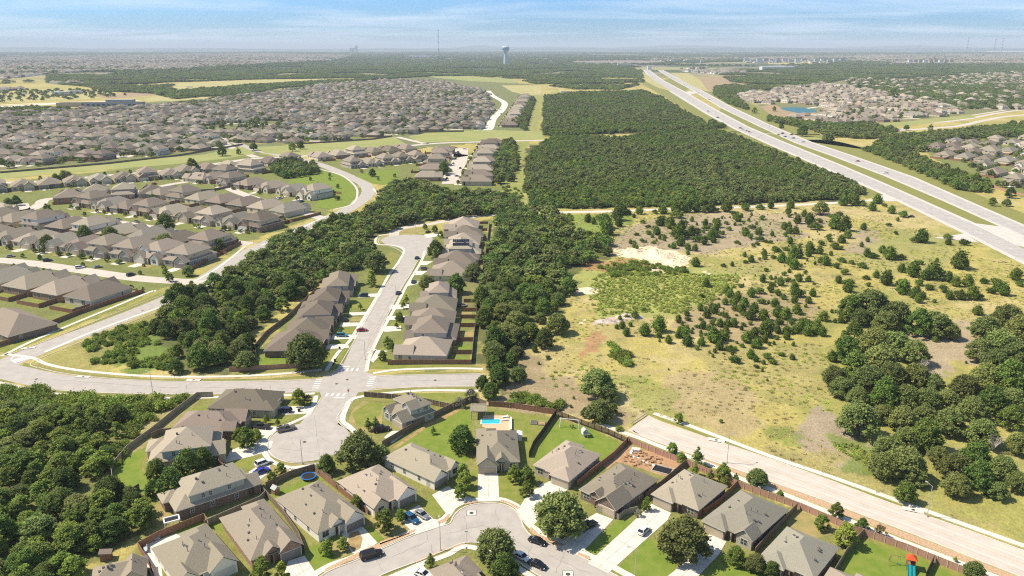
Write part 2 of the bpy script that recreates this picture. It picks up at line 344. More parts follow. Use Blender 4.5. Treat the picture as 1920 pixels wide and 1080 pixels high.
# ================================================================== GROUND: one sheet to the horizon
def axis(a, b, st, far0, far1, gr):
    mid = list(np.arange(a, b, st)); lo = []; hi = []
    x = a; s = st
    while x > far0: s *= gr; x -= s; lo.append(x)
    x = mid[-1]; s = st
    while x < far1: s *= gr; x += s; hi.append(x)
    return np.array(lo[::-1]+mid+hi)
gx = axis(-340, 430, 1.7, -90000, 90000, 1.045); gy = axis(135, 720, 1.7, -400, 120000, 1.04)
X, Y = np.meshgrid(gx, gy); nx, ny = len(gx), len(gy); X = X.ravel(); Y = Y.ravel()
def nz(s, seed): return vnoise(X, Y, s, seed)
def mixc(c, c2, f): return c*(1-f[:, None])+np.array(c2)[None, :]*f[:, None]
ss = lambda a, b, x: np.clip((x-a)/(b-a), 0, 1)**2*(3-2*np.clip((x-a)/(b-a), 0, 1))
col = np.tile(np.array([.385, .325, .105]), (len(X), 1))
f1 = .5*nz(60, 1)+.3*nz(22, 2)+.2*nz(7, 3)
col = mixc(col, (.29, .275, .08), ss(.52, .7, f1))
col = mixc(col, (.43, .355, .155), ss(.52, .7, .5*nz(35, 4)+.3*nz(12, 5)+.2*nz(5, 6)))
col = mixc(col, (.33, .27, .14), .4*ss(.62, .75, .5*nz(42, 7)+.3*nz(14, 8)+.2*nz(5, 9)))
col = mixc(col, (.20, .20, .07), .5*ss(.63, .75, .5*nz(9, 10)+.5*nz(4, 11)))
WX = X+(nz(14, 21)-.5)*12+(nz(5, 22)-.5)*5+(nz(2.2, 23)-.5)*2.5; WY = Y+(nz(14, 24)-.5)*12+(nz(5, 25)-.5)*5+(nz(2.2, 26)-.5)*2.5
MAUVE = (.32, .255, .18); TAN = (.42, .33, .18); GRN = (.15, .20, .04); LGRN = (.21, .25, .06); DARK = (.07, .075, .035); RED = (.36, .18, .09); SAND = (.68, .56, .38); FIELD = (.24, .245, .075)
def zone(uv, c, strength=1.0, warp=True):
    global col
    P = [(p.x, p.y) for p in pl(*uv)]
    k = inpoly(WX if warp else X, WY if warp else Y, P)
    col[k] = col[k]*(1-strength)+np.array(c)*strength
# neighbourhood floors (lots and gardens)
LOT = (.175, .19, .06)
zone([(-900, 610), (0, 640), (60, 640), (300, 545), (470, 455), (600, 405), (690, 360), (640, 320), (480, 285), (0, 345), (-900, 420)], LOT)
zone([(-900, 335), (0, 320), (480, 290), (560, 262), (720, 285), (960, 262), (1015, 250), (1010, 160), (960, 155), (800, 140), (500, 170), (300, 190), (0, 215), (-900, 260)], (.17, .18, .075))
zone([(560, 300), (840, 300), (960, 265), (990, 262), (945, 360), (820, 370), (700, 340)], LOT)
zone([(455, 700), (500, 640), (650, 500), (700, 460), (790, 440), (930, 410), (900, 560), (890, 690)], LOT)
zone([(1370, 160), (1500, 140), (1920, 120), (2400, 115), (2400, 230), (1920, 205), (1600, 240), (1460, 230)], (.19, .185, .085))
zone([(1700, 262), (1920, 255), (2300, 260), (2300, 420), (1920, 372), (1800, 330)], LOT)
zone([(215, 930), (205, 890), (290, 810), (380, 745), (560, 745), (600, 735), (700, 735), (885, 748), (915, 762), (1042, 780), (1177, 830), (1285, 872), (1440, 935), (1567, 985), (1620, 1004), (1815, 1080), (1900, 1115), (150, 1120), (260, 1030), (262, 970)], (.205, .205, .062), 1.0, False)
# meadow patches
zone([(1130, 480), (1175, 425), (1260, 402), (1400, 397), (1590, 398), (1500, 445), (1400, 460), (1330, 480), (1270, 475)], MAUVE, .85)
zone([(1300, 400), (1640, 392), (1500, 420)], TAN, .5)
zone([(1690, 612), (1800, 600), (1848, 630), (1830, 680), (1770, 712), (1705, 660)], (.36, .285, .19), .9)
zone([(1555, 765), (1580, 790), (1590, 830), (1650, 845), (1630, 880), (1540, 862), (1490, 825)], MAUVE, .9)
zone([(930, 750), (985, 655), (1030, 690), (1075, 700), (1100, 740), (1190, 760), (1200, 795), (1140, 800), (1050, 775)], (.29, .22, .14), .8)
zone([(1310, 560), (1500, 550), (1530, 620), (1400, 645), (1270, 620)], (.31, .235, .14), .8)
zone([(1300, 690), (1370, 690), (1430, 735), (1445, 800), (1320, 812), (1240, 750)], (.35, .27, .15), .7)
zone([(1120, 700), (1250, 720), (1300, 800), (1220, 790)], LGRN, .5)
zone([(1240, 640), (1550, 650), (1540, 740), (1380, 720)], (.32, .275, .11), .7)
zone([(1590, 480), (1700, 430), (1800, 450), (1750, 500), (1640, 520)], (.26, .26, .09), .6)
zone([(1600, 435), (1640, 430), (1650, 460), (1600, 480)], MAUVE, .8)
zone([(1440, 830), (1540, 850), (1640, 880), (1700, 930), (1820, 975), (1920, 1000), (1920, 1020), (1760, 960), (1560, 905), (1440, 850)], (.31, .265, .105), .7)
zone([(1560, 835), (1590, 828), (1640, 855), (1650, 880), (1600, 870)], GRN, .8)
zone([(1440, 800), (1500, 812), (1500, 830), (1440, 825)], GRN, .6)
zone([(1050, 400), (1190, 403), (1180, 420), (1110, 445), (1070, 425)], (.19, .25, .05), .9)
zone([(1075, 500), (1150, 480), (1240, 500), (1390, 510), (1380, 545), (1330, 575), (1280, 592), (1130, 595), (1100, 560)], (.29, .31, .09), .85)
zone([(1100, 492), (1145, 484), (1235, 492), (1215, 505), (1100, 512)], RED, .8)
zone([(1150, 468), (1180, 462), (1235, 465), (1285, 485), (1278, 503), (1225, 506), (1240, 492), (1160, 482)], SAND)
zone([(1225, 505), (1275, 508), (1225, 515)], SAND); zone([(1305, 510), (1335, 515), (1330, 520)], SAND)
zone([(1075, 538), (1130, 540), (1128, 552), (1085, 556)], SAND); zone([(1072, 600), (1095, 592), (1092, 604)], SAND)
zone([(1120, 598), (1150, 590), (1210, 588), (1205, 600), (1130, 614)], (.46, .36, .28))
zone([(1080, 632), (1130, 625), (1115, 640), (1100, 680), (1082, 668)], (.36, .19, .10), .75)
zone([(1150, 700), (1180, 730), (1222, 772), (1212, 782), (1185, 755), (1158, 715)], (.50, .40, .24), .6)
zone([(150, 640), (290, 590), (330, 640), (340, 700), (250, 690), (160, 680)], (.13, .19, .04), .9)
zone([(60, 690), (140, 645), (320, 570), (340, 580), (160, 690), (340, 702), (60, 700)], (.27, .245, .085), .8)
zone([(260, 745), (360, 745), (330, 790), (250, 840), (235, 800)], (.29, .25, .11), .8)
zone([(930, 440), (1000, 640), (1010, 720), (900, 720), (890, 600), (860, 560)], (.24, .19, .10), .5)
zone([(960, 262), (990, 262), (985, 400), (940, 400)], (.24, .26, .075), .9)
zone([(998, 175), (1020, 175), (1015, 255), (985, 258)], (.27, .27, .09), .9)
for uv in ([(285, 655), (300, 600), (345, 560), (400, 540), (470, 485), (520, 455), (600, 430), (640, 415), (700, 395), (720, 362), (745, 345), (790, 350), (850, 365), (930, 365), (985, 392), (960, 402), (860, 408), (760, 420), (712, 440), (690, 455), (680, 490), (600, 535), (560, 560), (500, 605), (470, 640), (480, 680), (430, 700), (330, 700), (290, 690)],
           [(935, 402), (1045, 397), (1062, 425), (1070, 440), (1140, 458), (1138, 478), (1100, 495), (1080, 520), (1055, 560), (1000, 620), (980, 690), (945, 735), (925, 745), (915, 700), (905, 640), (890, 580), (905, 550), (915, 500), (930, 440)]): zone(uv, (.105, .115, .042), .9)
# far country: speckle of roofs, trees and fields
fy = ss(2500, 4200, Y)
sp = .45*nz(260, 31)+.3*nz(110, 32)+.25*nz(45, 33)
far = mixc(np.tile(np.array([.085, .11, .045]), (len(X), 1)), (.22, .20, .16), ss(.46, .56, sp)); far = mixc(far, (.30, .28, .13), ss(.66, .74, .6*nz(900, 34)+.4*nz(300, 35)))
far = mixc(far, (.05, .075, .03), ss(.55, .7, .6*nz(1500, 36)+.4*nz(500, 37)))
col = col*(1-fy[:, None])+far*fy[:, None]
# under the woods
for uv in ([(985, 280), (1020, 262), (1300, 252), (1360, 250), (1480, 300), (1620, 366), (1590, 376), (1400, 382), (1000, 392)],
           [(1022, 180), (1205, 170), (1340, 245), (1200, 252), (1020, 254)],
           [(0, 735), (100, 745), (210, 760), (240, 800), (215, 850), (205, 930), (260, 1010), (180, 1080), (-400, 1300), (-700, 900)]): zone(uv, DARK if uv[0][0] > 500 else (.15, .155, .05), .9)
me = bpy.data.meshes.new('ground'); me.vertices.add(nx*ny)
Z = np.zeros(nx*ny)
me.vertices.foreach_set('co', np.stack([X, Y, Z], 1).astype(np.float32).ravel())
I = (np.arange(ny-1)[:, None]*nx+np.arange(nx-1)[None, :]).ravel(); F = np.stack([I, I+1, I+nx+1, I+nx], 1).astype(np.int32)
me.loops.add(F.size); me.polygons.add(len(F)); me.loops.foreach_set('vertex_index', F.ravel())
me.polygons.foreach_set('loop_start', np.arange(0, F.size, 4, dtype=np.int32)); me.polygons.foreach_set('loop_total', np.full(len(F), 4, np.int32))
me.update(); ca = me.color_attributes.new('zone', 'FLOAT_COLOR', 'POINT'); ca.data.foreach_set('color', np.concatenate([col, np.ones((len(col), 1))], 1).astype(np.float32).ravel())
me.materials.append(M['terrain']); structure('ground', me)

# ================================================================== ROADS
def lines(*uv, n=8): return spline(pl(*uv), n)
mb = MB()
# curving collector road (runs below the wood, forks at the left)
la = lines((-900, 640), (-300, 668), (-60, 684), (20, 698), (70, 709), (130, 718), (220, 724.5), (350, 727), (500, 725.5), (600, 722), (700, 716), (800, 714), (903, 712)); ribbon(mb, la, -5.8, 5.8, .03, 'road')
lb = lines((-20, 700), (20, 678), (100, 645), (210, 604), (325, 557), (378, 528), (470, 472), (552, 434), (605, 414), (655, 391), (688, 366), (686, 348), (662, 334), (630, 320), (598, 308), (555, 297), (517, 289), (470, 279), (430, 262), (395, 245)); ribbon(mb, lb, -5.6, 5.6, .036, 'road')
structure('collector_road', mb.mesh('collector_road'))
mb = MB()
lc = lines((652, 719), (664, 690), (680, 652), (698, 607), (720, 568), (738, 538), (752, 516), (764, 494), (774, 472), (768, 455)); ribbon(mb, lc, -4.7, 4.7, .042, 'road')
sheet(mb, spline(pl((713, 451), (722, 445), (745, 441), (775, 440), (800, 442), (812, 447), (814, 456), (806, 466), (797, 480), (785, 484), (765, 478), (748, 465), (725, 459), (713, 451)), 5), .048, 'road')
ld = lines((652, 722), (640, 745), (620, 772), (600, 800), (585, 815)); ribbon(mb, ld, -4.9, 4.9, .042, 'road')
def disc(mb, u, v, r, z, m, n=40, ex=1.0):
    c = G(u, v); sheet(mb, [Vector((c.x+r*math.cos(2*math.pi*i/n), c.y+r*ex*math.sin(2*math.pi*i/n), 0)) for i in range(n)], z, m)
CDS = G(578, 827); disc(mb, 578, 827, 12.8, .048, 'road')
sheet(mb, spline(pl((597, 727), (625, 729), (633, 742), (640, 752), (600, 790), (560, 800), (585, 770), (603, 745)), 3), .05, 'road')
sheet(mb, pl((598, 712), (632, 695), (640, 682), (683, 682), (683, 697), (712, 706), (705, 730), (668, 737), (656, 755), (610, 755), (607, 738), (592, 732)), .052, 'road')
structure('residential_street', mb.mesh('residential_street'))
mb = MB()
E_OUT = [(560, 1110), (615, 1073), (665, 1053), (700, 1037), (775, 1005), (830, 987), (845, 981), (851, 969), (862, 957), (882, 948), (910, 944), (935, 945), (955, 951), (968, 961), (975, 973), (982, 990), (1000, 1009), (1040, 1024), (1085, 1043), (1120, 1061), (1160, 1083), (1220, 1115)]
E_IN = [(1090, 1110), (1020, 1083), (985, 1062), (955, 1040), (920, 1022), (872, 1017), (830, 1033), (777, 1054), (715, 1078), (650, 1115)]
sheet(mb, spline(pl(*E_OUT), 3)+spline(pl(*E_IN), 3), .04, 'road'); structure('crescent_street', mb.mesh('crescent_street'))
mb = MB()
F_UP = [(1214, 780), (1240, 792), (1320, 820), (1440, 860), (1560, 903), (1665, 943), (1800, 990), (1915, 1032), (2100, 1100), (2400, 1210)]
F_LO = [(1178, 806), (1215, 822), (1290, 849), (1370, 876), (1455, 906), (1540, 936), (1630, 970), (1720, 1004), (1815, 1042), (1915, 1081), (2100, 1155), (2300, 1240)]
sheet(mb, spline(pl(*F_UP), 3)+spline(pl(*F_LO), 3)[::-1], .03, 'road_far'); structure('dead_end_road', mb.mesh('dead_end_road'))
# trail / gravel roads and far streets
mb = MB(); ribbon(mb, lines((738, 444), (742, 433), (765, 426), (800, 421), (850, 412), (900, 405), (945, 401)), -3.2, 3.2, .03, 'road_far')
ribbon(mb, lines((945, 401), (1045, 398.5), (1150, 396), (1260, 392), (1400, 388), (1520, 383), (1600, 378), (1665, 373)), -3.4, 3.4, .03, 'gravel'); structure('gravel_road', mb.mesh('gravel_road'))
def px_road(name, uv, wd, z=.05, m='road_far', kind='structure'):
    b = MB(); ribbon(b, lines(*uv), -wd/2, wd/2, z, m); return structure(name, b.mesh(name))
px_road('boulevard', [(-700, 352), (0, 343), (200, 329), (330, 318), (420, 305), (480, 297), (560, 293), (700, 282), (800, 270), (900, 266), (1020, 263)], 11)
px_road('connector_road', [(745, 257), (775, 264), (800, 270)], 9); px_road('far_street', [(915, 170), (925, 180), (945, 192), (942, 205), (925, 222), (915, 243), (890, 245)], 13, m='concrete')
px_road('boulevard_branch', [(1020, 263), (1120, 264), (1180, 262)], 8, m='gravel')
px_road('side_street', [(842, 290), (872, 293)], 22); px_road('side_street', [(865, 278), (862, 300), (850, 325), (845, 345)], 16)
px_road('side_street', [(20, 398), (60, 392), (75, 383), (100, 372), (240, 366)], 9); px_road('side_street', [(40, 382), (55, 400), (130, 408), (230, 418), (330, 435), (400, 448), (470, 458)], 9)
px_road('side_street', [(-300, 470), (0, 488), (140, 505), (260, 522), (378, 530)], 9.5); px_road('side_street', [(250, 362), (330, 344), (400, 338), (440, 358), (520, 385), (580, 402), (605, 410)], 8.5)
px_road('side_street', [(-60, 440), (-30, 470)], 9)
px_road('side_street', [(410, 260), (440, 280), (480, 295)], 9); px_road('side_street', [(600, 210), (720, 214), (860, 208), (940, 205)], 9)
px_road('far_street', [(1565, 238), (1700, 232), (1800, 225), (1925, 205), (2200, 180)], 10); px_road('far_street', [(1660, 246), (1790, 237), (1850, 225), (1925, 215), (2200, 196)], 12)
px_road('far_street', [(1370, 247), (1480, 252), (1560, 252), (1640, 250), (1700, 240)], 8, m='road')
px_road('far_street', [(1760, 225), (1830, 215), (1925, 200)], 7)
px_road('far_street', [(1790, 280), (1860, 290), (1925, 300), (2000, 310)], 10, m='concrete'); px_road('far_street', [(1440, 212), (1500, 205), (1560, 195), (1600, 178)], 9, m='concrete'); px_road('far_street', [(1850, 178), (1925, 174)], 22, m='concrete')
px_road('far_street', [(0, 197), (100, 193), (260, 188), (440, 178)], 22, m='sand'); px_road('far_street', [(-200, 203), (0, 200), (110, 194)], 36, m='concrete')
# highway: two carriageways, shoulders, turning lanes
def hw(name, lft, rgt, m, z):
    b = MB(); sheet(b, pl(*lft)+pl(*rgt)[::-1], z, m); return structure(name, b.mesh(name))
NL = [(1205, 131), (1222, 150), (1253, 170), (1322, 213), (1378, 243), (1440, 271), (1560, 323), (1660, 367), (1802, 436), (1915, 494), (2150, 610)]
NR = [(1218, 131), (1243, 150), (1283, 171), (1348, 208), (1405, 238), (1466, 264), (1580, 310), (1665, 346), (1830, 419), (1915, 460), (2150, 572)]
FL = [(1233, 132), (1257, 147), (1293, 167), (1352, 203), (1420, 236), (1490, 268), (1560, 293), (1655, 329), (1770, 378), (1877, 426), (1915, 444), (2150, 550)]
FR = [(1243, 131), (1273, 147), (1312, 167), (1372, 200), (1440, 232), (1522, 266), (1600, 292), (1715, 332), (1820, 378), (1915, 419), (2150, 520)]
hw('highway_carriageway', NL, NR, 'shoulder', .06); hw('highway_carriageway', FL, FR, 'shoulder', .06)
def mid(A, B, t): return [(a[0]+(b[0]-a[0])*t, a[1]+(b[1]-a[1])*t) for a, b in zip(A, B)]
hw('highway_lanes', mid(NL, NR, .18), mid(NL, NR, .86), 'highway', .10); hw('highway_lanes', mid(FL, FR, .14), mid(FL, FR, .84), 'highway', .10)
b = MB(); sheet(b, pl((1800, 434), (1830, 419), (1877, 425), (1915, 444), (1960, 470), (1915, 462)), .08, 'shoulder'); sheet(b, pl((1265, 177), (1293, 171), (1312, 173), (1280, 181)), .08, 'shoulder')
sheet(b, pl((1640, 372), (1660, 364), (1690, 377), (1665, 378)), .085, 'shoulder'); sheet(b, pl((1750, 446), (1808, 438), (1835, 455), (1782, 449)), .085, 'shoulder'); structure('highway_crossover', b.mesh('highway_crossover'))
b = MB()
for A_, B_ in ((NL, NR), (FL, FR)):
    for t in (.16, .88):
        q = spline(pl(*mid(A_, B_, t)), 6); ribbon(b, q, -.1, .1, .115, 'paint')
    q = spline(pl(*mid(A_, B_, .52)), 24)
    for i in range(0, len(q)-2, 2): ribbon(b, [q[i], q[i]+(q[i+1]-q[i])*.8], -.1, .1, .115, 'paint')
structure('lane_markings', b.mesh('lane_markings'))
b = MB()                                       # median and roadside grass
sheet(b, pl((1243, 150), (1257, 147), (1293, 167), (1283, 171)), .04, 'verge'); sheet(b, pl(*NR[3:8], (1830, 419), (1877, 426), (1770, 378), *FL[3:8][::-1]), .04, 'verge'); sheet(b, pl((1885, 455), (1915, 462), (2100, 550), (2100, 560), (1960, 495)), .095, 'verge')
structure('median_grass', b.mesh('median_grass'))
b = MB()
sheet(b, pl((1206, 140), (1222, 150), (1253, 170), (1322, 213), (1378, 243), (1440, 271), (1560, 323), (1660, 364), (1625, 372), (1600, 355), (1500, 315), (1400, 268), (1330, 235), (1260, 190), (1205, 158)), .05, 'verge')
sheet(b, pl((1273, 147), (1312, 167), (1372, 200), (1440, 232), (1522, 266), (1600, 292), (1715, 332), (1820, 378), (1915, 419), (2150, 520), (2150, 470), (1915, 398), (1760, 335), (1640, 285), (1560, 262), (1480, 228), (1400, 190), (1330, 160)), .05, 'verge')
structure('roadside_grass', b.mesh('roadside_grass'))
# far fields and clearings
def field(name, uv, m, z=.07): b = MB(); sheet(b, pl(*uv), z, m); return structure(name, b.mesh(name))
M['field_green'] = mat('field_green', (.24, .27, .075), .95, col2=(.30, .29, .10), vscale=.03); M['field_gold'] = mat('field_gold', (.42, .36, .15), .95, col2=(.34, .31, .11), vscale=.02)
M['field_brown'] = mat('field_brown', (.36, .25, .15), .95, col2=(.28, .21, .11), vscale=.03); M['field_mauve'] = mat('ploughed', (.20, .16, .13), .95, col2=(.28, .23, .17), vscale=.01)
field('green_strip', [(-700, 345), (0, 335), (200, 318), (330, 308), (420, 298), (480, 288), (455, 275), (380, 290), (200, 305), (0, 320), (-700, 328)], 'field_green')
field('green_strip', [(498, 287), (560, 292), (640, 287), (742, 275), (765, 272), (738, 257), (690, 263), (560, 272), (470, 276)], 'field_green')
field('green_strip', [(765, 257), (790, 267), (900, 264), (1020, 261), (1018, 247), (930, 244), (800, 246)], 'field_green', .065)
field('park_lawn', [(540, 345), (560, 325), (590, 318), (640, 328), (660, 345), (668, 365), (655, 385), (625, 393), (590, 388), (600, 372), (570, 352)], 'lawn_bright')
field('park_lawn', [(665, 330), (690, 322), (745, 318), (748, 335), (720, 347), (700, 345)], 'lawn_bright')
field('far_field', [(315, 163), (345, 155), (480, 150), (640, 147), (600, 154), (480, 160), (385, 170), (340, 168)], 'field_gold')
field('far_field', [(-300, 190), (0, 172), (100, 168), (180, 170), (260, 178), (160, 186), (0, 192), (-300, 200)], 'field_gold'); field('far_field', [(165, 180), (260, 172), (300, 178), (210, 185)], 'field_brown', .1)
field('far_field', [(440, 177), (300, 178), (260, 188), (320, 190), (400, 184)], 'field_gold')
field('far_field', [(790, 143), (830, 140), (960, 148), (965, 156), (880, 152)], 'field_green'); field('far_field', [(940, 160), (1015, 160), (1015, 178), (985, 178), (960, 172)], 'field_gold')
field('far_field', [(1190, 137), (1206, 135), (1245, 160), (1262, 172), (1235, 165), (1205, 150)], 'field_gold', .09)
field('far_field', [(1258, 137), (1290, 137), (1310, 148), (1330, 172), (1300, 165)], 'field_gold', .09); field('far_field', [(1310, 146), (1375, 143), (1415, 155), (1380, 168), (1330, 172)], 'field_brown', .1)
field('far_field', [(1085, 172), (1160, 169), (1170, 172), (1100, 174)], 'field_green')
field('far_field', [(1000, 107), (1080, 106), (1220, 108), (1250, 115), (1200, 119), (1080, 117), (990, 114)], 'field_mauve', .6); field('far_field', [(880, 115), (940, 113), (935, 123), (900, 124)], 'sand', .6)
field('far_field', [(-100, 103), (60, 97), (190, 98), (140, 103)], 'field_green', 1.); field('far_field', [(1440, 115), (1580, 117), (1590, 122), (1440, 120)], 'field_gold', .6); field('far_field', [(1390, 113), (1450, 113), (1460, 118), (1390, 118)], 'field_green', .6)
field('far_field', [(1850, 93), (1925, 92), (1925, 98), (1850, 97)], 'sand', 1.5)
field('far_field', [(1440, 250), (1530, 258), (1620, 275), (1640, 283), (1560, 262), (1490, 262)], 'field_green', .055)
field('far_field', [(1425, 200), (1450, 195), (1470, 205), (1540, 212), (1560, 225), (1500, 235), (1460, 228)], 'field_brown'); field('pond', [(1462, 202), (1500, 201), (1530, 206), (1532, 211), (1495, 212), (1468, 206)], 'water', .12)
field('far_field', [(1580, 235), (1700, 228), (1820, 215), (1830, 220), (1700, 236), (1600, 242)], 'field_green')

# ---------------------------------------------------------------- kerbs, footpaths, verges near the camera
mb = MB(); sw = MB(); vg = MB(); rk = MB()
def along(line, off, t0=0, t1=None):
    q = line[t0:t1]; return ribbon_pts(q, off, off)[0]
def near_line(line, u0, u1):
    return [p for p in line if u0 <= px(p)[0] <= u1]
def dense(uv, n=6): return spline(pl(*uv), n)
# upper side of the collector (between fork and T) and lower side
KUP = dense([(72, 690), (110, 699), (180, 708), (260, 713.5), (350, 716), (470, 716), (560, 713.5), (598, 711)])
KUP2 = dense([(712, 706), (760, 704), (830, 702.5), (900, 702)])
KLO = dense([(-60, 712), (0, 716), (40, 724), (100, 731), (180, 736), (280, 738.5), (400, 739), (500, 737.5), (592, 733)]); KLO2 = dense([(703, 731), (760, 727), (830, 724), (895, 723)])
for q in (KUP, KUP2): ribbon(mb, q, -.35, .0, .15, 'kerb', .2)
for q in (KLO, KLO2): ribbon(mb, q, 0, .35, .15, 'kerb', .2)
def path(uv, wd=1.7, z=.09, m='concrete', n=6): q = dense(uv, n) if not isinstance(uv[0], Vector) else uv; ribbon(sw, q, -wd/2, wd/2, z, m, .06); return q
path([(10, 664), (60, 671), (85, 682), (130, 692), (200, 700), (290, 706), (400, 706.5), (500, 703), (560, 698), (603, 693)])
path([(700, 700), (740, 694), (800, 691.5), (860, 691), (906, 692)])
path([(-60, 715), (0, 719), (60, 733), (130, 741), (220, 746), (330, 747), (430, 744), (520, 742), (590, 738)])
path([(655, 752), (672, 745), (720, 738), (800, 732), (897, 733)])
path([(3, 668), (60, 640), (130, 610), (210, 577), (280, 548), (293, 546)], 1.7); path([(85, 660), (160, 628), (250, 594), (335, 563), (420, 520), (500, 476), (560, 440), (600, 422)], 1.7)
path([(330, 545), (400, 508), (450, 470), (460, 462)]); path([(490, 460), (560, 430), (612, 405)], 1.7)
path([(700, 354), (710, 368), (700, 385), (680, 397)], 1.7); path([(560, 305), (600, 317), (640, 329), (665, 348), (670, 365), (660, 383), (625, 393)], 1.7)
path([(612, 695), (635, 660), (655, 640), (676, 607), (700, 568), (716, 540), (730, 515), (750, 487), (757, 467), (735, 460), (708, 458), (704, 450), (712, 442), (735, 439)], 1.5)
path([(687, 697), (692, 672), (706, 640), (722, 610), (742, 575), (760, 540), (772, 520), (790, 490), (797, 470)], 1.5)
path([(655, 752), (645, 775), (643, 790), (655, 800), (667, 812)], 1.8); path([(593, 742), (588, 760), (578, 778), (555, 790), (530, 800), (508, 812), (495, 825), (492, 840), (500, 856), (515, 868), (545, 877), (592, 872)], 1.6)
path([(1226, 775), (1300, 801), (1440, 854), (1560, 895), (1700, 945), (1915, 1022), (2100, 1088)], 1.9); path([(1120, 792), (1160, 808), (1200, 822), (1240, 838), (1330, 871), (1400, 902), (1470, 927), (1552, 960), (1665, 1005), (1790, 1052), (1900, 1095)], 1.9)
# crescent: footpath outside the rock strip
path([(560, 1098), (612, 1064), (660, 1046), (700, 1029), (775, 996), (820, 980), (838, 968), (850, 952), (872, 941), (910, 936), (940, 937), (965, 947), (978, 960), (986, 975), (1000, 990), (1030, 1006), (1070, 1024), (1105, 1042), (1140, 1058), (1180, 1080), (1230, 1105)], 1.9)
path([(1000, 1083), (965, 1062), (930, 1040), (872, 1025), (840, 1040), (790, 1058), (740, 1080), (690, 1100)], 1.7)
ribbon(mb, spline(pl(*E_OUT), 4), -.32, 0, .15, 'kerb', .2); ribbon(mb, spline(pl(*E_IN), 4), -.32, 0, .15, 'kerb', .2)
ribbon(mb, spline(pl(*F_UP), 3), -.4, 0, .15, 'kerb', .2); ribbon(mb, spline(pl(*F_LO), 3), 0, .4, .15, 'kerb', .2)
for uv, s in (([(603, 745), (592, 762), (580, 778), (558, 790), (530, 800), (513, 813), (504, 826), (503, 842), (513, 856), (535, 866), (560, 869), (600, 869)], 1),
              ([(655, 755), (640, 770), (632, 785), (640, 797), (655, 806)], -1), ([(632, 694), (645, 672), (664, 640), (684, 604), (706, 566), (724, 536), (740, 512), (750, 490), (754, 474), (735, 463), (714, 459), (710, 450), (722, 442)], -1),
              ([(684, 694), (690, 670), (704, 640), (720, 605), (738, 570), (756, 536), (770, 514), (783, 490), (797, 474), (812, 458)], 1),
              ([(70, 690), (60, 680), (130, 650), (225, 612), (335, 568), (395, 533), (480, 484), (560, 442), (612, 420)], 1), ([(10, 668), (110, 630), (210, 590), (310, 551)], -1), ([(388, 512), (460, 464)], -1)):
    ribbon(mb, dense(uv), -.15, .15, .14, 'kerb', .18)
structure('kerbs', mb.mesh('kerbs')); structure('footpaths', sw.mesh('footpaths'))
b = MB()
for uv in ([(40, 688), (45, 680), (80, 688), (130, 698), (220, 707), (300, 711), (500, 710), (590, 703), (598, 709), (470, 715), (350, 715), (220, 711), (120, 700)],
           [(715, 705), (760, 698), (900, 697), (904, 701), (800, 703)], [(690, 733), (760, 728), (897, 725), (897, 730), (760, 733), (700, 738)],
           [(-20, 708), (20, 712), (25, 718), (-20, 712)], [(40, 724), (70, 722), (200, 736), (400, 741), (520, 739), (590, 735), (585, 739), (420, 744), (220, 742), (100, 737)],
           [(700, 745), (760, 738), (897, 736), (900, 748), (820, 752), (740, 752), (672, 752)], [(690, 692), (700, 678), (730, 684), (880, 682), (905, 690), (800, 690)],
           [(420, 690), (480, 688), (590, 676), (620, 660), (640, 655), (625, 675), (605, 691), (540, 697), (450, 703)]):
    sheet(b, pl(*uv), .022, 'verge')
for uv in ([(630, 800), (625, 790), (632, 770), (652, 750), (660, 752), (645, 772), (642, 790), (655, 805), (664, 812), (650, 808)], [(585, 775), (583, 768), (597, 744), (601, 746), (590, 768)],
           [(555, 796), (565, 790), (580, 778), (581, 783), (572, 792)], [(494, 830), (500, 818), (511, 817), (500, 832)], [(687, 690), (690, 676), (692, 674), (690, 690)], [(605, 694), (617, 692), (627, 675), (645, 655), (651, 657), (640, 672), (625, 694)],
           [(630, 790), (640, 795), (660, 812), (650, 815)]): sheet(b, pl(*uv), .026, 'lawn')
for uv in ([(680, 640), (690, 645), (664, 688), (655, 690)],): pass
for uv in ([(120, 640), (215, 598), (310, 556), (316, 551), (300, 549), (210, 588), (110, 632)],): sheet(b, pl(*uv), .022, 'verge')
sheet(b, pl((15, 663), (90, 632), (200, 586), (268, 558), (262, 549), (150, 596), (30, 645), (0, 652), (0, 660)), .02, 'lawn')
structure('verge_grass', b.mesh('verge_grass'))
# rock strips
sheet(rk, spline(pl((1186, 806), (1215, 823), (1290, 851), (1370, 878), (1455, 908), (1540, 938), (1630, 973), (1720, 1007), (1815, 1045), (1915, 1084), (2000, 1120)), 3)+spline(pl((2000, 1133), (1900, 1090), (1800, 1050), (1665, 998), (1552, 953), (1470, 921), (1400, 895), (1320, 864), (1240, 834), (1190, 814)), 3), .03, 'rock')
for uv in ([(600, 1085), (615, 1071), (672, 1045), (700, 1033), (768, 1003), (769, 999), (690, 1027), (612, 1066)], [(712, 1022), (778, 997), (780, 992), (712, 1016)], [(822, 983), (838, 977), (845, 965), (840, 964), (832, 973), (820, 978)],
           [(872, 947), (895, 942), (897, 938), (872, 943)], [(938, 940), (955, 945), (970, 955), (975, 952), (960, 944), (940, 937)], [(992, 996), (1010, 1010), (1050, 1024), (1060, 1022), (1010, 1002), (996, 988)], [(1083, 1040), (1105, 1050), (1106, 1044), (1085, 1036)],
           [(780, 1056), (830, 1035), (872, 1020), (872, 1016), (830, 1031), (778, 1052)]): sheet(rk, pl(*uv), .1, 'rock')
structure('river_rock_strip', rk.mesh('river_rock_strip'))
b = MB()                                      # grass between wall and footpath right, beyond the road
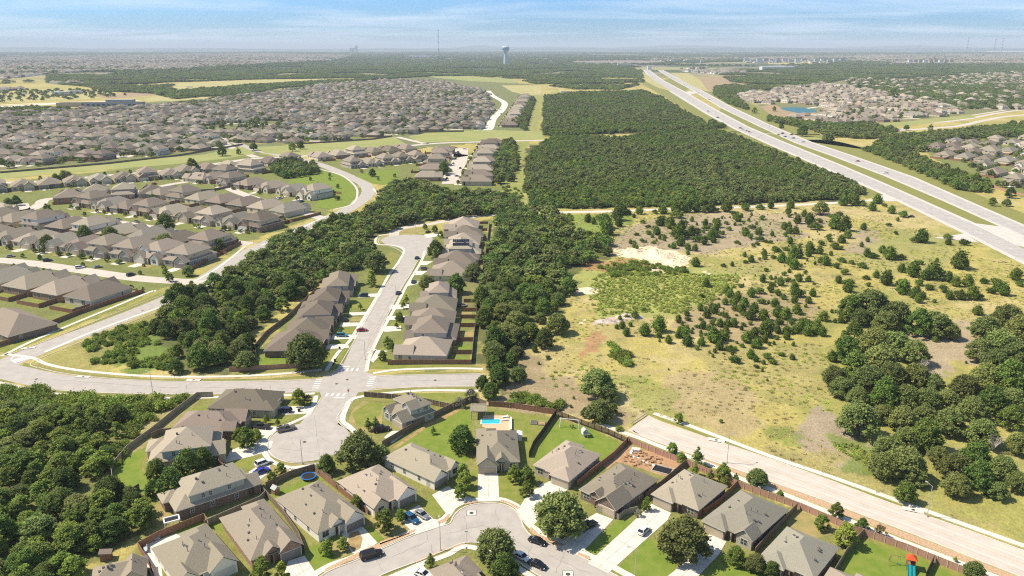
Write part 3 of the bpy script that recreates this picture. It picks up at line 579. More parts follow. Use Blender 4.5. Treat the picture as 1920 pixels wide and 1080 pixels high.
sheet(b, pl((1180, 815), (1240, 842), (1330, 876), (1400, 906), (1470, 931), (1552, 964), (1665, 1009), (1790, 1056), (1900, 1098), (1850, 1110), (1700, 1050), (1620, 1005), (1575, 985), (1440, 933), (1280, 872), (1177, 830)), .02, 'lawn')
sheet(b, pl((1233, 785), (1300, 810), (1440, 862), (1560, 906), (1700, 958), (1915, 1034), (1915, 1028), (1700, 950), (1560, 899), (1440, 857), (1300, 805), (1230, 781)), .02, 'verge')
structure('strip_lawn', b.mesh('strip_lawn'))
# crosswalk and stop line paint, drains, manholes
b = MB()
def bar(u, v, du, dv, wd): p = G(u, v); q = G(u+du, v+dv); ribbon(b, [p, q], -wd/2, wd/2, .062, 'paint')
for i in range(4): bar(640+9.5*i, 696, 3, -5.5, .7)
for i in range(4): bar(611+10.5*i, 743, 4, -5.5, .7)
for i in range(5): bar(585-.0+i*1.8+0, 728-i*4.1, 12, -.3, .6)
for i in range(5): bar(686+i*1.8, 724-i*4.1, 12, -.6, .6)
for u0, v0, u1, v1 in ((638, 687.5, 656, 687), (626, 746, 646, 746), (20, 674, 26, 668)): ribbon(b, [G(u0, v0), G(u1, v1)], -.25, .25, .062, 'paint')
for i in range(5): bar(22+i*6, 675-i*1.6, 8, 5, .8)
structure('crosswalk_markings', b.mesh('crosswalk_markings'))
for i, (u, v) in enumerate([(884, 962), (651, 712), (631, 720), (816, 713), (571, 829), (68, 711), (267, 583), (1065, 1077)]):
    c = G(u, v); b = MB(); n = 16
    b.poly([(math.cos(2*math.pi*k/n)*.55, math.sin(2*math.pi*k/n)*.55, .075) for k in range(n)]+[(math.cos(2*math.pi*k/n)*.55, math.sin(2*math.pi*k/n)*.55, .0) for k in range(n)], [tuple(range(n))]+[(k, k+n, (k+1) % n+n, (k+1) % n) for k in range(n)], 'covered')
    if i in (0, 7): b.box(-1.15, 1.15, -1.15, 1.15, .03, .058, 'concrete'); b.box(-1.3, 1.3, -1.3, 1.3, .03, .054, 'patch')
    o = link('manhole_cover', b.mesh('manhole_cover'), None, (c.x, c.y, 0))
    tag(o, ['manhole cover in a pale square patch at the crescent street head', 'round manhole cover in the middle of the crossroads, right hand one of two', 'round manhole cover in the crossroads, left hand one of two', 'round manhole cover on the short road stub right of the crossroads', 'round manhole cover in the upper cul-de-sac beside the lamp post', 'round manhole cover on the curving road near the left crosswalk', 'round manhole cover on the diagonal road left of the wood', 'manhole cover in a pale square patch at the bottom edge of the street'][i], 'manhole cover', 'manhole covers in the streets')
for i, (u, v, rz) in enumerate([(156, 707, -.08), (363, 713, 0), (53, 653, .35), (1343, 826, -.45), (1712, 957, -.42), (697, 659, 1.2), (1063, 1067, -.3)][:6]):
    c = G(u, v); b = MB(); b.box(-2.6, 2.6, -.9, .9, 0, .2, 'concrete'); b.box(-2.0, 2.0, -.96, -.9, .05, .15, 'black'); b.box(-.4, .4, -.4, .4, .2, .22, 'covered')
    o = link('storm_drain', b.mesh('storm_drain'), None, (c.x, c.y, 0), rz)
    tag(o, ['concrete storm drain on the verge under the dry grass triangle, left of the tall lamp', 'concrete storm drain on the verge right of the tall lamp', 'concrete storm drain beside the left crosswalk', 'concrete storm drain on the verge near the closed end of the road at right', 'concrete storm drain beside the lamp post on the road at right', 'concrete storm drain on the kerb right of the residential street'][i], 'storm drain', 'storm drains along the kerbs')

M['tar'] = mat('tar_seal', (.24, .22, .195), .8)
q_ = random.Random(21); b = MB()
def crack(u, v, u2, v2, wd=.06, n=12, amp=.28, z=.066, m='tar'):
    A_, B_ = G(u, v), G(u2, v2); d_ = B_-A_; nr = Vector((-d_.y, d_.x, 0)).normalized(); ribbon(b, [A_+d_*(i/n)+nr*q_.uniform(-amp, amp)*(0 < i < n) for i in range(n+1)], -wd/2, wd/2, z, m)
for t in [(735, 1045, 800, 1015), (842, 1000, 905, 985), (905, 985, 965, 1000), (960, 1010, 1010, 1045), (1030, 1042, 1110, 1078), (870, 968, 880, 1005), (930, 955, 940, 1015), (700, 1035, 715, 1070), (800, 1000, 812, 1040), (1000, 1015, 985, 1050), (1060, 1035, 1040, 1075), (520, 840, 600, 850), (560, 800, 620, 830), (590, 780, 600, 860), (610, 760, 640, 790), (540, 815, 570, 862), (660, 700, 730, 580), (690, 640, 752, 530), (740, 480, 790, 470), (300, 727, 590, 728), (100, 712, 330, 728), (700, 715, 900, 712), (350, 547, 470, 480), (120, 645, 330, 560)]: crack(*t)
FM = [((F_UP[i][0]+F_LO[i][0])/2, (F_UP[i][1]+F_LO[i][1])/2) for i in range(len(F_UP))]
M['seam_tan'] = mat('tan_seam', (.62, .46, .30), .9, col2=(.5, .4, .29), vscale=.6); M['tyre_worn'] = mat('worn_lane', (.50, .455, .40), .9, col2=(.56, .50, .43), vscale=.4)
fu, fl = spline(pl(*F_UP[:9]), 6), spline(pl(*F_LO[1:10]), 6)
for t, wd, m in ((.3, 1.3, 'tyre_worn'), (.72, 1.3, 'tyre_worn'), (.5, .16, 'seam_tan'), (.24, .12, 'seam_tan'), (.78, .1, 'seam_tan')):
    n_ = min(len(fu), len(fl)); A_ = [fu[i]+(fl[i]-fu[i])*t for i in range(n_)]; ribbon(b, A_, -wd/2, wd/2, .05 if m == 'tyre_worn' else .056, m)
structure('road_seams', b.mesh('road_seams'))
b = MB()
M['slab_joint'] = mat('slab_joint', (.30, .26, .21), .9)
def joints(A_, B_, C_, D_, nu, nv):
    """joint lines of a concrete slab A-B (street side) to D-C (garage side)"""
    a_, b_, c_, d_ = G(*A_), G(*B_), G(*C_), G(*D_)
    for i in range(1, nv): t = i/nv; ribbon(b, [a_+(d_-a_)*t, b_+(c_-b_)*t], -.04, .04, .058, 'slab_joint')
    for i in range(1, nu): t = i/nu; ribbon(b, [a_+(b_-a_)*t, d_+(c_-d_)*t], -.04, .04, .059, 'slab_joint')
for t in (((896, 941), (936, 940), (934, 888), (896, 888), 2, 4), ((850, 952), (884, 934), (840, 912), (812, 928), 2, 3), ((780, 1000), (828, 985), (785, 948), (755, 965), 2, 4), ((1102, 1056), (1140, 1075), (1252, 972), (1215, 958), 2, 7), ((1052, 1026), (1086, 1042), (1148, 975), (1118, 964), 2, 4), ((1245, 1085), (1300, 1088), (1360, 1017), (1332, 1004), 2, 4), ((980, 968), (1000, 983), (1062, 912), (1038, 904), 2, 5), ((660, 1037), (673, 1041), (706, 1016), (678, 987), 1, 3), ((560, 1094), (590, 1074), (571, 1044), (543, 1053), 2, 3)): joints(*t)
structure('slab_joints', b.mesh('slab_joints'))
# ================================================================== HOUSES
def hip(rf, x0, x1, y0, y1, z, pitch, m, fas='fascia', axis=None):
    w_, d_ = x1-x0, y1-y0; ax = axis or ('y' if d_ >= w_ else 'x'); s_ = min(w_, d_)/2 if axis is None else (w_/2 if ax == 'y' else d_/2); h = s_*pitch
    cxm, cym = (x0+x1)/2, (y0+y1)/2
    if ax == 'y': a = (cxm, min(y0+s_, cym), z+h); b_ = (cxm, max(y1-s_, cym), z+h)
    else: a = (min(x0+s_, cxm), cym, z+h); b_ = (max(x1-s_, cxm), cym, z+h)
    v = [(x0, y0, z), (x1, y0, z), (x1, y1, z), (x0, y1, z), a, b_]
    if ax == 'y': fs = [(0, 1, 4), (1, 2, 5, 4), (2, 3, 5), (3, 0, 4, 5)]
    else: fs = [(0, 1, 5, 4), (1, 2, 5), (2, 3, 4, 5), (3, 0, 4)]
    rf.poly(v, fs, m)
    v2 = [(x, y, zz) for zz in (z-.2, z) for x, y in ((x0, y0), (x1, y0), (x1, y1), (x0, y1))]
    rf.poly(v2, [(0, 3, 2, 1), (0, 1, 5, 4), (1, 2, 6, 5), (2, 3, 7, 6), (3, 0, 4, 7)], fas)
    # ridge caps: a slightly lighter shingle line
    return z+h
def gable(rf, wl, x0, x1, y0, y1, z, pitch, m, wm_, fas='fascia', ov=.4):
    """gable facing -y, ridge along y; the roof overhangs the wall by ov"""
    cxm = (x0+x1)/2; h = (x1-x0)/2*pitch; t = .17
    rf.poly([(x0, y0, z), (cxm, y0, z+h), (cxm, y1, z+h), (x0, y1, z), (x1, y0, z), (x1, y1, z)], [(0, 1, 2, 3)[::-1], (1, 4, 5, 2)[::-1]], m)
    rf.poly([(x0, y0, z-t), (cxm, y0, z+h-t), (x1, y0, z-t), (x0, y0, z), (cxm, y0, z+h), (x1, y0, z)], [(0, 1, 4, 3), (1, 2, 5, 4)], fas)
    rf.poly([(x0, y0, z-t), (x0, y1, z-t), (x0, y1, z), (x0, y0, z)], [(0, 1, 2, 3)], fas); rf.poly([(x1, y0, z-t), (x1, y1, z-t), (x1, y1, z), (x1, y0, z)], [(3, 2, 1, 0)], fas)
    rf.poly([(x0, y0, z-t), (cxm, y0, z+h-t), (cxm, y1, z+h-t), (x0, y1, z-t), (x1, y0, z-t), (x1, y1, z-t)], [(0, 1, 2, 3), (1, 4, 5, 2)], fas)
    yw = y0+ov; hh = ((x1-x0)/2-ov)*pitch
    wl.poly([(x0+ov, yw, z-t-.02), (x1-ov, yw, z-t-.02), (cxm, yw, z-t+hh), (x0+ov, y1, z-t-.02), (x1-ov, y1, z-t-.02), (cxm, y1, z-t+hh)], [(0, 1, 2), (3, 5, 4), (0, 3, 4, 1)], wm_)
def gdoor(x0, x1, y, m, mb=None):
    b = mb or MB(); b.box(x0-.12, x1+.12, y-.05, y+.02, 0.0, 2.42, 'frame'); b.box(x0, x1, y-.08, y+.02, .02, 2.3, m)
    for k in range(1, 4): b.box(x0+.05, x1-.05, y-.088, y-.08, .02+k*.57, .05+k*.57, 'fascia_dark')
    return b
def window(side, a, z, w_, h_, pos, detail, mb=None):
    """side: 'f','b','l','r'; a = centre along the wall, pos = wall plane"""
    f = mb or MB(); g = f if detail < 2 else MB()
    def bx(t, a0, a1, z0, z1, q0, q1, m):
        if side == 'f': t.box(a0, a1, pos-q1, pos-q0, z0, z1, m)
        if side == 'b': t.box(a0, a1, pos+q0, pos+q1, z0, z1, m)
        if side == 'l': t.box(pos-q1, pos-q0, a0, a1, z0, z1, m)
        if side == 'r': t.box(pos+q0, pos+q1, a0, a1, z0, z1, m)
    bx(f, a-w_/2-.09, a+w_/2+.09, z-.09, z+h_+.09, -.02, .05, 'frame'); bx(g, a-w_/2, a+w_/2, z, z+h_, .0, .065, 'glass')
    if detail: bx(f, a-.03, a+.03, z, z+h_, 0.0, .08, 'frame'); bx(f, a-w_/2, a+w_/2, z+h_*.5-.025, z+h_*.5+.025, 0.0, .08, 'frame')
    return f, (g if g is not f else None)
def house_parts(W, D, style=1, gs=1, wall='stone', wall2=None, gar='garage', roof='roof', detail=2, seed=0, fas='fascia', gw='gable'):
    """gs=+1 garage on the right seen from the street, -1 left. returns [(name, MB, [(childname, MB)])]"""
    rr = random.Random(seed*17+3); parts = []; wall2 = wall2 or wall
    one = MB() if detail == 0 else None
    rf = one or MB(); wl = one or MB(); up = one or MB(); x0, x1, y0, y1 = -W/2, W/2, -D/2, D/2; E = 2.95; P = .54; o = .45
    gwid = min(6.9, W*.5); yf = y0+1.6
    def gx(a, b): return (a, b) if gs > 0 else (-b, -a)
    # main body
    wl.box(x0+o, x1-o, yf+o, y1-o, 0, E-.12, wall)
    jog = rr.choice([0, 0, 1]) if D > 15 else 0
    hip(rf, x0, x1, yf, y1, E, P, roof, fas)
    if jog:
        a, b_ = (x0, x0+W*.5) if rr.random() < .5 else (x1-W*.5, x1)
        wl.box(a+o+.01, b_-o-.01, y1-2, y1+1.1, 0, E-.13, wall); hip(rf, a+.02, b_-.02, y1-W*.5, y1+1.6, E+.012, P, roof, fas)
    # garage front
    ga, gb = gx(x1-gwid, x1)
    if gw == 'gable':
        wl.box(ga+o, gb-o, y0+o, yf+2, 0, E-.14, wall); gable(rf, wl, ga-.03*(gs < 0), gb+.03*(gs > 0), y0, yf+gwid*.82+.6, E+.02, .82, roof, wall, fas)
        gy = y0+o
    else:
        wl.box(ga+o, gb-o, y0+o, yf+2, 0, E-.14, wall); hip(rf, ga-.02, gb+.02, y0, yf+gwid*.8, E+.02, P, roof, fas, 'y'); gy = y0+o
    gc = (ga+gb)/2; g_ = gdoor(gc-2.45, gc+2.45, gy, gar, one)
    # second gable (entry / front room)
    fa, fb = gx(x0+.02, x0+W*.36)
    if style in (1, 3):
        wl.box(fa+o, fb-o, y0+.9+o, yf+2, 0, E-.15, wall2); gable(rf, wl, fa, fb, y0+.9, yf+W*.18+1.5, E+.035, .9, roof, wall2, fas); fy = y0+.9+o
    else:
        fy = yf+o
    # porch between
    pa, pb = gx(x0+W*.36, x1-gwid)
    if pb-pa > 1.2:
        rf.box(pa-.2, pb+.2, y0+1.0, yf+.3, E-.16, E-.01, roof); wl.box((pa+pb)/2-.15, (pa+pb)/2+.15, y0+1.1, y0+1.4, 0, E-.2, wall2)
    if style == 4:                                                    # small dormer-like gable above the entry
        c0 = (pa+pb)/2; gable(rf, wl, c0-2.2, c0+2.2, y0+1.0, yf+2.6, E+.3, .8, roof, wall2, fas)
    top = E
    if style in (2, 3):                                               # upper storey
        E2 = 5.75; ua, ub = x0+.55, x1-.55; u0, u1 = (yf+2.2, y1-3.6) if style == 2 else (yf+3.4, y1-1.0)
        up.box(ua+o, ub-o, u0+o, u1-o, E-.3, E2-.12, wall2); hip(rf, ua, ub, u0, u1, E2, P, roof, fas)
        if style == 3:
            qa, qb = gx(x1-gwid*.9-.6, x1-.6); up.box(qa+o, qb-o, u0-1.1+o, u0+2, E, E2-.14, wall2); gable(rf, up, qa, qb, u0-1.1, u0+gwid*.45, E2+.02, .7, roof, wall2, fas)
    if one is None: parts += [('wall', wl, []), ('roof', rf, [])]+([('upper_wall', up, [])] if style in (2, 3) else []); parts.append(('garage_door', g_, []))
    dd = one or MB(); dc = (pa+pb)/2; dd.box(dc-.5, dc+.5, yf+o-.07, yf+o+.02, .1, 2.25, 'door')
    if one is None: parts.append(('front_door', dd, []))
    wins = [('f', (fa+fb)/2, .8, 1.7, 1.5, fy), ('b', x0+W*.3, .8, 1.6, 1.5, y1-o), ('b', x0+W*.72, .8, 1.6, 1.5, y1-o)]
    for s_, xx in (('l', x0+o), ('r', x1-o)):
        for t in (.25, .55, .8)[:3 if detail > 1 else 1 if detail else 2]: wins.append((s_, yf+(y1-yf)*t, .9, .9, 1.3, xx))
    if jog: wins = [q for q in wins if q[0] != 'b']
    if style in (2, 3):
        wins += [('f', ua+(ub-ua)*(.3 if gs > 0 else .7), E+.9, 1.6, 1.3, u0+o), ('b', 0, E+.9, 1.6, 1.3, u1-o), ('b', ub*.55, E+.9, 1.0, 1.3, u1-o)]
        for s_, xx in (('l', ua+o), ('r', ub-o)):
            for t in (.3, .62, .75)[:3 if detail > 1 else 1 if detail else 2]: wins.append((s_, u0+(u1-u0)*t, E+.95, .85, 1.25, xx))
        if style == 3: wins.append(('f', (qa+qb)/2, E+.8, 1.7, 1.4, u0-1.1+o))
    for q in wins:
        f, g = window(*q[:5], q[5], detail, one)
        if one is None: parts.append(('window', f, [('pane', g)] if g else []))
    if detail > 1:
        for k in range(rr.randint(7, 11)):                             # pipes and caps standing on the roof slopes
            sd = rr.choice([-1, 1]); t = rr.uniform(.15, .75); yy = rr.uniform(yf+W*.5*(1-.0)*.6, y1-W*.4) if style == 1 or style == 4 or style == 0 else rr.uniform(u0+3, u1-3)
            base = E if style not in (2, 3) else E2; hw_ = W/2 if style not in (2, 3) else ub
            zz = base+(1-t)*hw_*P; v = MB(); tall = rr.random() < .4
            if tall: v.tube((0, 0, -.3), (0, 0, .9), .07, .07, 'vent', 6)
            else: v.box(-.22, .22, -.22, .22, -.3, .25, rr.choice(['vent', 'vent_pale'])); v.box(-.27, .27, -.27, .27, .25, .3, 'vent')
            v.v = [(a+sd*t*hw_, b_+yy, c+zz) for a, b_, c in v.v]; parts.append(('roof_vent', v, []))
    if one is not None: return one
    return parts
def build_house(name, parts, loc, rz, lx=1.0, ly=1.0):
    r = empty(name, loc, rz)
    for nm, b, ch in parts:
        o = b.build(nm, r)
        for cn, cb in ch: cb.build(cn, o)
    return r
def fit(front, back, h):
    """front=(left,right) seen from the street, back=(left,right): pixel eave corners -> centre, W, D, rotation"""
    a, b_ = G(*front[0], h), G(*front[1], h); c, d = G(*back[0], h), G(*back[1], h)
    xd = ((b_-a)+(d-c)); xd.z = 0; xd.normalize(); yd = Vector((-xd.y, xd.x, 0))
    W = ((b_-a).dot(xd)+(d-c).dot(xd))/2; D = (((c+d)-(a+b_))/2).dot(yd); ctr = (a+b_+c+d)/4; ctr.z = 0
    return ctr, W, D, math.atan2(xd.y, xd.x)
HOUSES = []     # (root, W, D, rz, ctr) for yards and driveways
def near(front, back, label, h=2.95, **k):
    ctr, W, D, rz = fit(front, back, h); print('H %.1f %.1f %s' % (W, D, label[:40])); k.setdefault('detail', 2)
    r = build_house('brick_house' if 'brick' in k.get('wall', '') else 'suburban_house', house_parts(W, D, seed=len(HOUSES), **k), (ctr.x, ctr.y, 0), rz)
    tag(r, label, 'house', 'suburban houses'); HOUSES.append((r, W, D, rz, ctr, k.get('gs', 1))); return r
near(((165, 1105), (290, 1078)), ((178, 1064), (262, 1043)), 'taupe roofed house at the bottom left edge, partly out of the picture', wall='stone_grey', style=0, roof='roof_brown')
near(((330, 1103), (443, 1054)), ((288, 1026), (397, 984)), 'house with white garage gable and a pale patio with sofas behind it, bottom left', wall='siding_white', style=1, gar='garage_white')
near(((474, 1058), (571, 1020)), ((411, 971), (498, 940)), 'house with brown brick garage gable, between the white gabled house and the open garage house', wall='brick', style=4, gar='garage_grey')
near(((592, 1010), (681, 969)), ((525, 931), (605, 897)), 'pale walled house with the shaded open garage in front of the big dark suv', wall='siding_white', style=4, gar='garage_grey')
near(((697, 957), (783, 925)), ((638, 902), (712, 866)), 'cream house with twin white gables and a grey garage, two cars on its drive', wall='siding_white', wall2='stone', style=1, gar='garage_grey')
near(((799, 916), (857, 875)), ((732, 847), (783, 826)), 'white stone sided house with grey garage door on the left of the cul-de-sac head', wall='siding_white', wall2='siding_white', style=1, gs=-1, gar='garage_grey')
near(((890, 874), (977, 871)), ((896, 808), (968, 807)), 'house with green trimmed gable facing the camera at the head of the cul-de-sac', wall='siding_tan', wall2='siding_green', style=4, gs=-1, fas='siding_green')
near(((993, 877), (1069, 903)), ((1056, 828), (1126, 852)), 'pale stone house with tan garage in front of the wide lawn with the swing frame', wall='stone_grey', style=0, gw='hip', gs=1, roof='roof')
near(((1087, 919), (1153, 964)), ((1153, 870), (1237, 893)), 'dark brick house with small roof dormer beside the torn up yard', wall='brick_dark', style=4, gs=1, roof='roof')
near(((1222, 928), (1307, 963)), ((1281, 878), (1362, 911)), 'dark brick house with tan garage above the big tree on the right hand drive', wall='brick_dark', style=0, gs=-1, gw='hip')
near(((1323, 975), (1411, 1026)), ((1381, 919), (1476, 950)), 'grey roofed brick house with double window bay at front, right of the biggest tree', wall='brick_dark', wall2='stone_grey', style=1, gw='hip', gs=-1, roof='roof_grey')
near(((1425, 1043), (1515, 1098)), ((1470, 991), (1581, 1022)), 'grey roofed house with dirt back garden against the long pink fence', wall='brick_dark', style=0, gw='hip', gs=-1, roof='roof_grey')
near(((1500, 1120), (1590, 1170)), ((1568, 1072), (1665, 1100)), 'house at the bottom edge left of the play tower lawn, only its roof corner showing', wall='brick_dark', style=0, gw='hip', gs=-1)
near(((935, 1108), (872, 1032)), ((860, 1130), (806, 1078)), 'house at the bottom centre with round metal roof vents beside the twin oaks', wall='stone', style=0, gw='hip', gs=1)
near(((490, 908), (464, 872)), ((330, 958), (304, 924)), 'two storey house, pale green siding above brown brick, left of the trampoline', wall='brick_dark', wall2='siding_green', style=2, gs=-1, gar='garage', gw='gable')
near(((430, 862), (420, 818)), ((272, 858), (300, 812)), 'two storey house with pale blue siding behind the dark oaks at left', wall='siding_tan', wall2='siding_blue', style=2, gs=-1, gw='gable')
near(((447, 807), (474, 772)), ((317, 808), (352, 771)), 'dark roofed single storey house, second below the curving road', wall='brick_dark', style=1, gs=1, roof='roof_brown')
near(((517, 767), (543, 733)), ((384, 768), (424, 731)), 'dark roofed house nearest the curving road, left of the crosswalks', wall='stone_grey', style=0, gs=-1, gw='hip', roof='roof_brown')
near(((713, 762), (753, 786)), ((772, 738), (817, 761)), 'two storey house with porch and grey stone side wall below the crosswalks', h=4.5, wall='stone_grey', wall2='siding_grey', style=3, gs=1)
near(((-62, 606), (12, 637)), ((30, 577), (104, 604)), 'brown brick house at the left edge inside the bend of the long fence', wall='brick_dark', style=0, gs=-1, gw='hip', roof='roof_brown', detail=1)
# houses of the residential street, right side (front faces the street on their left)
def rowh(f0, f1, b0, b1, label, **k): near((f0, f1), (b0, b1), label, **k)
RS = [((731, 666), (757, 636), (843, 666), (845, 637), 0, 'single storey house with tan walls at the lower right corner of the residential street', 'stone', None),
      ((753, 637), (770, 607), (858, 637), (860, 607), 2, 'two storey house with pale upper wall, second up the right side of the residential street', 'brick', 'siding_grey'),
      ((757, 609), (768, 583), (852, 609), (856, 584), 0, 'low taupe house, third up the right side of the residential street', 'stone', None),
      ((765, 583), (776, 559), (855, 583), (858, 560), 0, 'low taupe house, fourth up the right side of the residential street', 'stone', None),
      ((788, 560), (790, 540), (856, 560), (858, 541), 2, 'two storey house, fifth up the right side of the residential street', 'stone', 'siding_grey'),
      ((800, 517), (807, 497), (884, 517), (886, 498), 0, 'wide low house halfway up the residential street, lower of two', 'stone', None),
      ((812, 496), (818, 478), (892, 496), (894, 478), 0, 'wide low house halfway up the residential street, upper of two', 'stone', None),
      ((828, 476), (832, 458), (897, 476), (898, 459), 2, 'two storey house with black solar panels on its roof, upper right of the residential street', 'stone', 'siding_grey'),
      ((832, 459), (836, 444), (900, 459), (902, 445), 0, 'low taupe house, third from the top of the residential street', 'stone', None),
      ((832, 444), (837, 430), (902, 444), (903, 431), 0, 'low taupe house, second from the top of the residential street', 'stone', None),
      ((829, 430), (840, 414), (898, 430), (898, 415), 0, 'topmost house on the right side of the residential street', 'brick', None)]
for fl, fr, bl, br, st, lb, wl_, w2 in RS:
    near(((fr[0], fr[1]), (fl[0], fl[1])), ((br[0], br[1]), (bl[0], bl[1])), lb, wall=wl_, wall2=w2, style=st, gs=1, gw='gable', detail=1, roof='roof')
LS = [((613, 660), (610, 627), (485, 655), (530, 622), 0, 'lowest house on the left side of the residential street, behind the big oak', 'brick_dark', None),
      ((627, 630), (622, 602), (528, 630), (548, 600), 0, 'house above the big oak, second up the left side of the residential street', 'brick_dark', None),
      ((640, 605), (640, 580), (548, 600), (565, 575), 2, 'two storey house, third up the left side of the residential street', 'brick_dark', 'siding_grey'),
      ((655, 578), (652, 553), (565, 575), (585, 552), 2, 'two storey house, fourth up the left side of the residential street', 'stone_grey', 'siding_grey'),
      ((673, 547), (668, 522), (595, 547), (610, 520), 2, 'topmost house on the left side of the residential street, against the wood', 'stone_grey', 'siding_grey')]
for fl, fr, bl, br, st, lb, wl_, w2 in LS:
    near(((fl[0], fl[1]), (fr[0], fr[1])), ((bl[0], bl[1]), (br[0], br[1])), lb, wall=wl_, wall2=w2, style=st, gs=1, gw='gable', detail=1, roof='roof_brown')
def solar(r, W, D, sd, cols, rows_, base, yc, P=.54):
    b = MB(); hw_ = W/2; tilt = math.atan(P)*sd
    for i in range(cols):
        for j in range(rows_):
            xm = hw_*(.30+.5*(j+.5)/rows_); X_ = Matrix.Translation((sd*xm, yc+(i-cols/2+.5)*1.05, base+(hw_-xm)*P+.12)) @ Matrix.Rotation(tilt, 4, 'Y'); b.box(-hw_*.24/rows_*.96, hw_*.24/rows_*.96, -.5, .5, 0, .04, 'solar', X_)
    b.build('solar_panels', r)
for r_, W_, D_, rz_, ct_, g_ in HOUSES:
    if 'solar' in r_['label']: solar(r_, W_-1.1, D_, 1, 9, 2, 5.75, .5)
# ---------------------------------------------------------------- middle distance rows (copies of a few kinds)
KINDS = []
for i, (st, wa, w2, ro, gwk, gs_) in enumerate([(0, 'stone', None, 'roof', 'gable', 1), (1, 'brick', 'stone', 'roof', 'gable', -1), (2, 'stone_grey', 'siding_tan', 'roof', 'gable', 1), (4, 'siding_tan', 'siding_tan', 'roof_brown', 'gable', 1),
                                              (3, 'stone', 'siding_white', 'roof', 'gable', -1), (0, 'brick_dark', None, 'roof_brown', 'hip', -1), (1, 'stone', 'stone', 'roof_grey', 'gable', 1), (2, 'brick', 'siding_tan', 'roof_brown', 'gable', -1)]):
    KINDS.append(dict(style=st, wall=wa, wall2=w2, roof=ro, gw=gwk, gs=gs_, gar=['garage', 'garage_white', 'garage_grey'][i % 3], seed=50+i))
LOOK = ['taupe roof, pale stone walls', 'taupe roof, brown brick gables', 'two storeys with tan siding', 'brown roof, tan walls', 'cream gabled two storeys', 'dark roof, umber brick', 'greyish roof, stone gables', 'tan two storeys']
HW, HD = 13.0, 25.5
PROTO = {}; COMBO = {}
def kind_mesh(k):
    if k not in COMBO: COMBO[k] = house_parts(HW, HD, detail=0, **KINDS[k]).mesh('suburban_house')
    return COMBO[k]
def place_kind(k, p, rz, parts=True, sx=1.0, sy=1.0):
    sz = 1+(sx-1)*.7
    if parts:
        if k not in PROTO:
            PROTO[k] = build_house('suburban_house', house_parts(HW, HD, detail=1, **KINDS[k]), (p.x, p.y, 0), rz); PROTO[k].scale = (sx, 1, sz)
            KIDS[PROTO[k].name] = list(PROTO[k].children)
            for c in PROTO[k].children: KIDS[c.name] = []
            return PROTO[k]
        src = PROTO[k]; o = src.copy(); C.objects.link(o); o.location = (p.x, p.y, 0); o.rotation_euler = (0, 0, rz); o.scale = (sx, 1, sz)
        for c in KIDS[src.name]: d = c.copy(); C.objects.link(d); d.parent = o
        return o
    return link('suburban_house', kind_mesh(k), None, (p.x, p.y, 0), rz, (sx, sy, sz))
ROWS = []      # (pixel of row start, end, count, facing +1 = front to the right of the direction, description, parts)
def row(a, b, n, facing, desc, parts=True, d=0, jitter=.5, kinds=None, drive=True):
    P = [G(*a), G(*b)] if not isinstance(a, list) else None
    line = [P[0]+(P[1]-P[0])*(i/(n-1) if n > 1 else .5) for i in range(n)] if P else a
    dv = (P[1]-P[0]).normalized(); rt = Vector((dv.y, -dv.x, 0))*facing; rz = math.atan2(-rt.y, -rt.x)-math.pi/2
    sp_ = (P[1]-P[0]).length/max(n-1, 1)
    out = []
    for i, p in enumerate(line):
        k = random.choice(kinds or range(8)); q = p+rt*random.uniform(-jitter, jitter)
        r = place_kind(k, q, rz, parts, min(1.42, (sp_-1.7)/HW) if n > 1 else 1.0)
        out.append((q, rz, k, r)); ROWS.append((q, rz, k, r, desc, i))
    lp = sorted(range(n), key=lambda i: px(line[i])[0])
    for rank, i in enumerate(lp):
        tag(out[i][3], '%s house from left in %s, %s' % (ordw(rank), desc, LOOK[out[i][2]]), 'house', 'suburban houses')
    return out
YARD = MB()   # driveways etc. per row
DRV = MB(); LWN = MB(); LWD = MB()
def fences_for(out, name_desc, mcol='fence_old', depth_=9.0):
    for i, (q, rz, k, r) in enumerate(out):
        u, v = px(q)
        yb = HD/2; X_ = Matrix.Translation((q.x, q.y, 0)) @ Matrix.Rotation(rz, 4, 'Z'); gs_ = KINDS[k]['gs']; gc = gs_*(HW/2-3.3)
        for (mbx, x0, x1, y0, y1, z, m) in ((DRV, gc-2.7, gc+2.7, -HD/2-6.5, -HD/2+.4, .045, 'concrete'), (LWN, -HW/2-1, HW/2+1, -HD/2-5.0, -HD/2, .024, random.choice(['lawn', 'verge', 'lawn_dry'])), (LWN, -HW/2-1, HW/2+1, yb, yb+depth_, .024, random.choice(['lawn', 'lawn_bright', 'lawn_dry', 'verge']))):
            vs = [X_ @ Vector(t) for t in ((x0, y0, z), (x1, y0, z), (x1, y1, z), (x0, y1, z))]; mbx.poly(vs, [(0, 1, 2, 3)], m)
YF = {}
def yard_fence(q, rz, W=15.2, dep=8.5, m='fence'):
    if m not in YF:
        b = MB(); b.box(-W/2, -W/2+.09, HD/2-4, HD/2+dep, 0, 2.05, m); b.box(-W/2+.09, W/2, HD/2+dep-.09, HD/2+dep, 0, 2.05, m); b.box(-W/2-.02, -W/2+.11, HD/2-4, HD/2+dep+.02, 2.05, 2.1, m)
        YF[m] = b.mesh('garden_fence')
    return link('garden_fence', YF[m], None, (q.x, q.y, 0), rz)
def yards(out, desc, m='fence'):
    fences_for(out, desc)
    ls = sorted(range(len(out)), key=lambda i: px(out[i][0])[0])
    for rank, i in enumerate(ls):
        o = yard_fence(out[i][0], out[i][1], m=m); tag(o, 'garden fence behind %s house from left in %s' % (ordw(rank), desc), 'fence', 'garden fences between back yards')
def R_(a, b, n, f, desc, parts=True, fence=True, **k):
    o = row(a, b, n, f, desc, parts, **k)
    if fence: yards(o, desc)
    else: fences_for(o, desc)
    return o
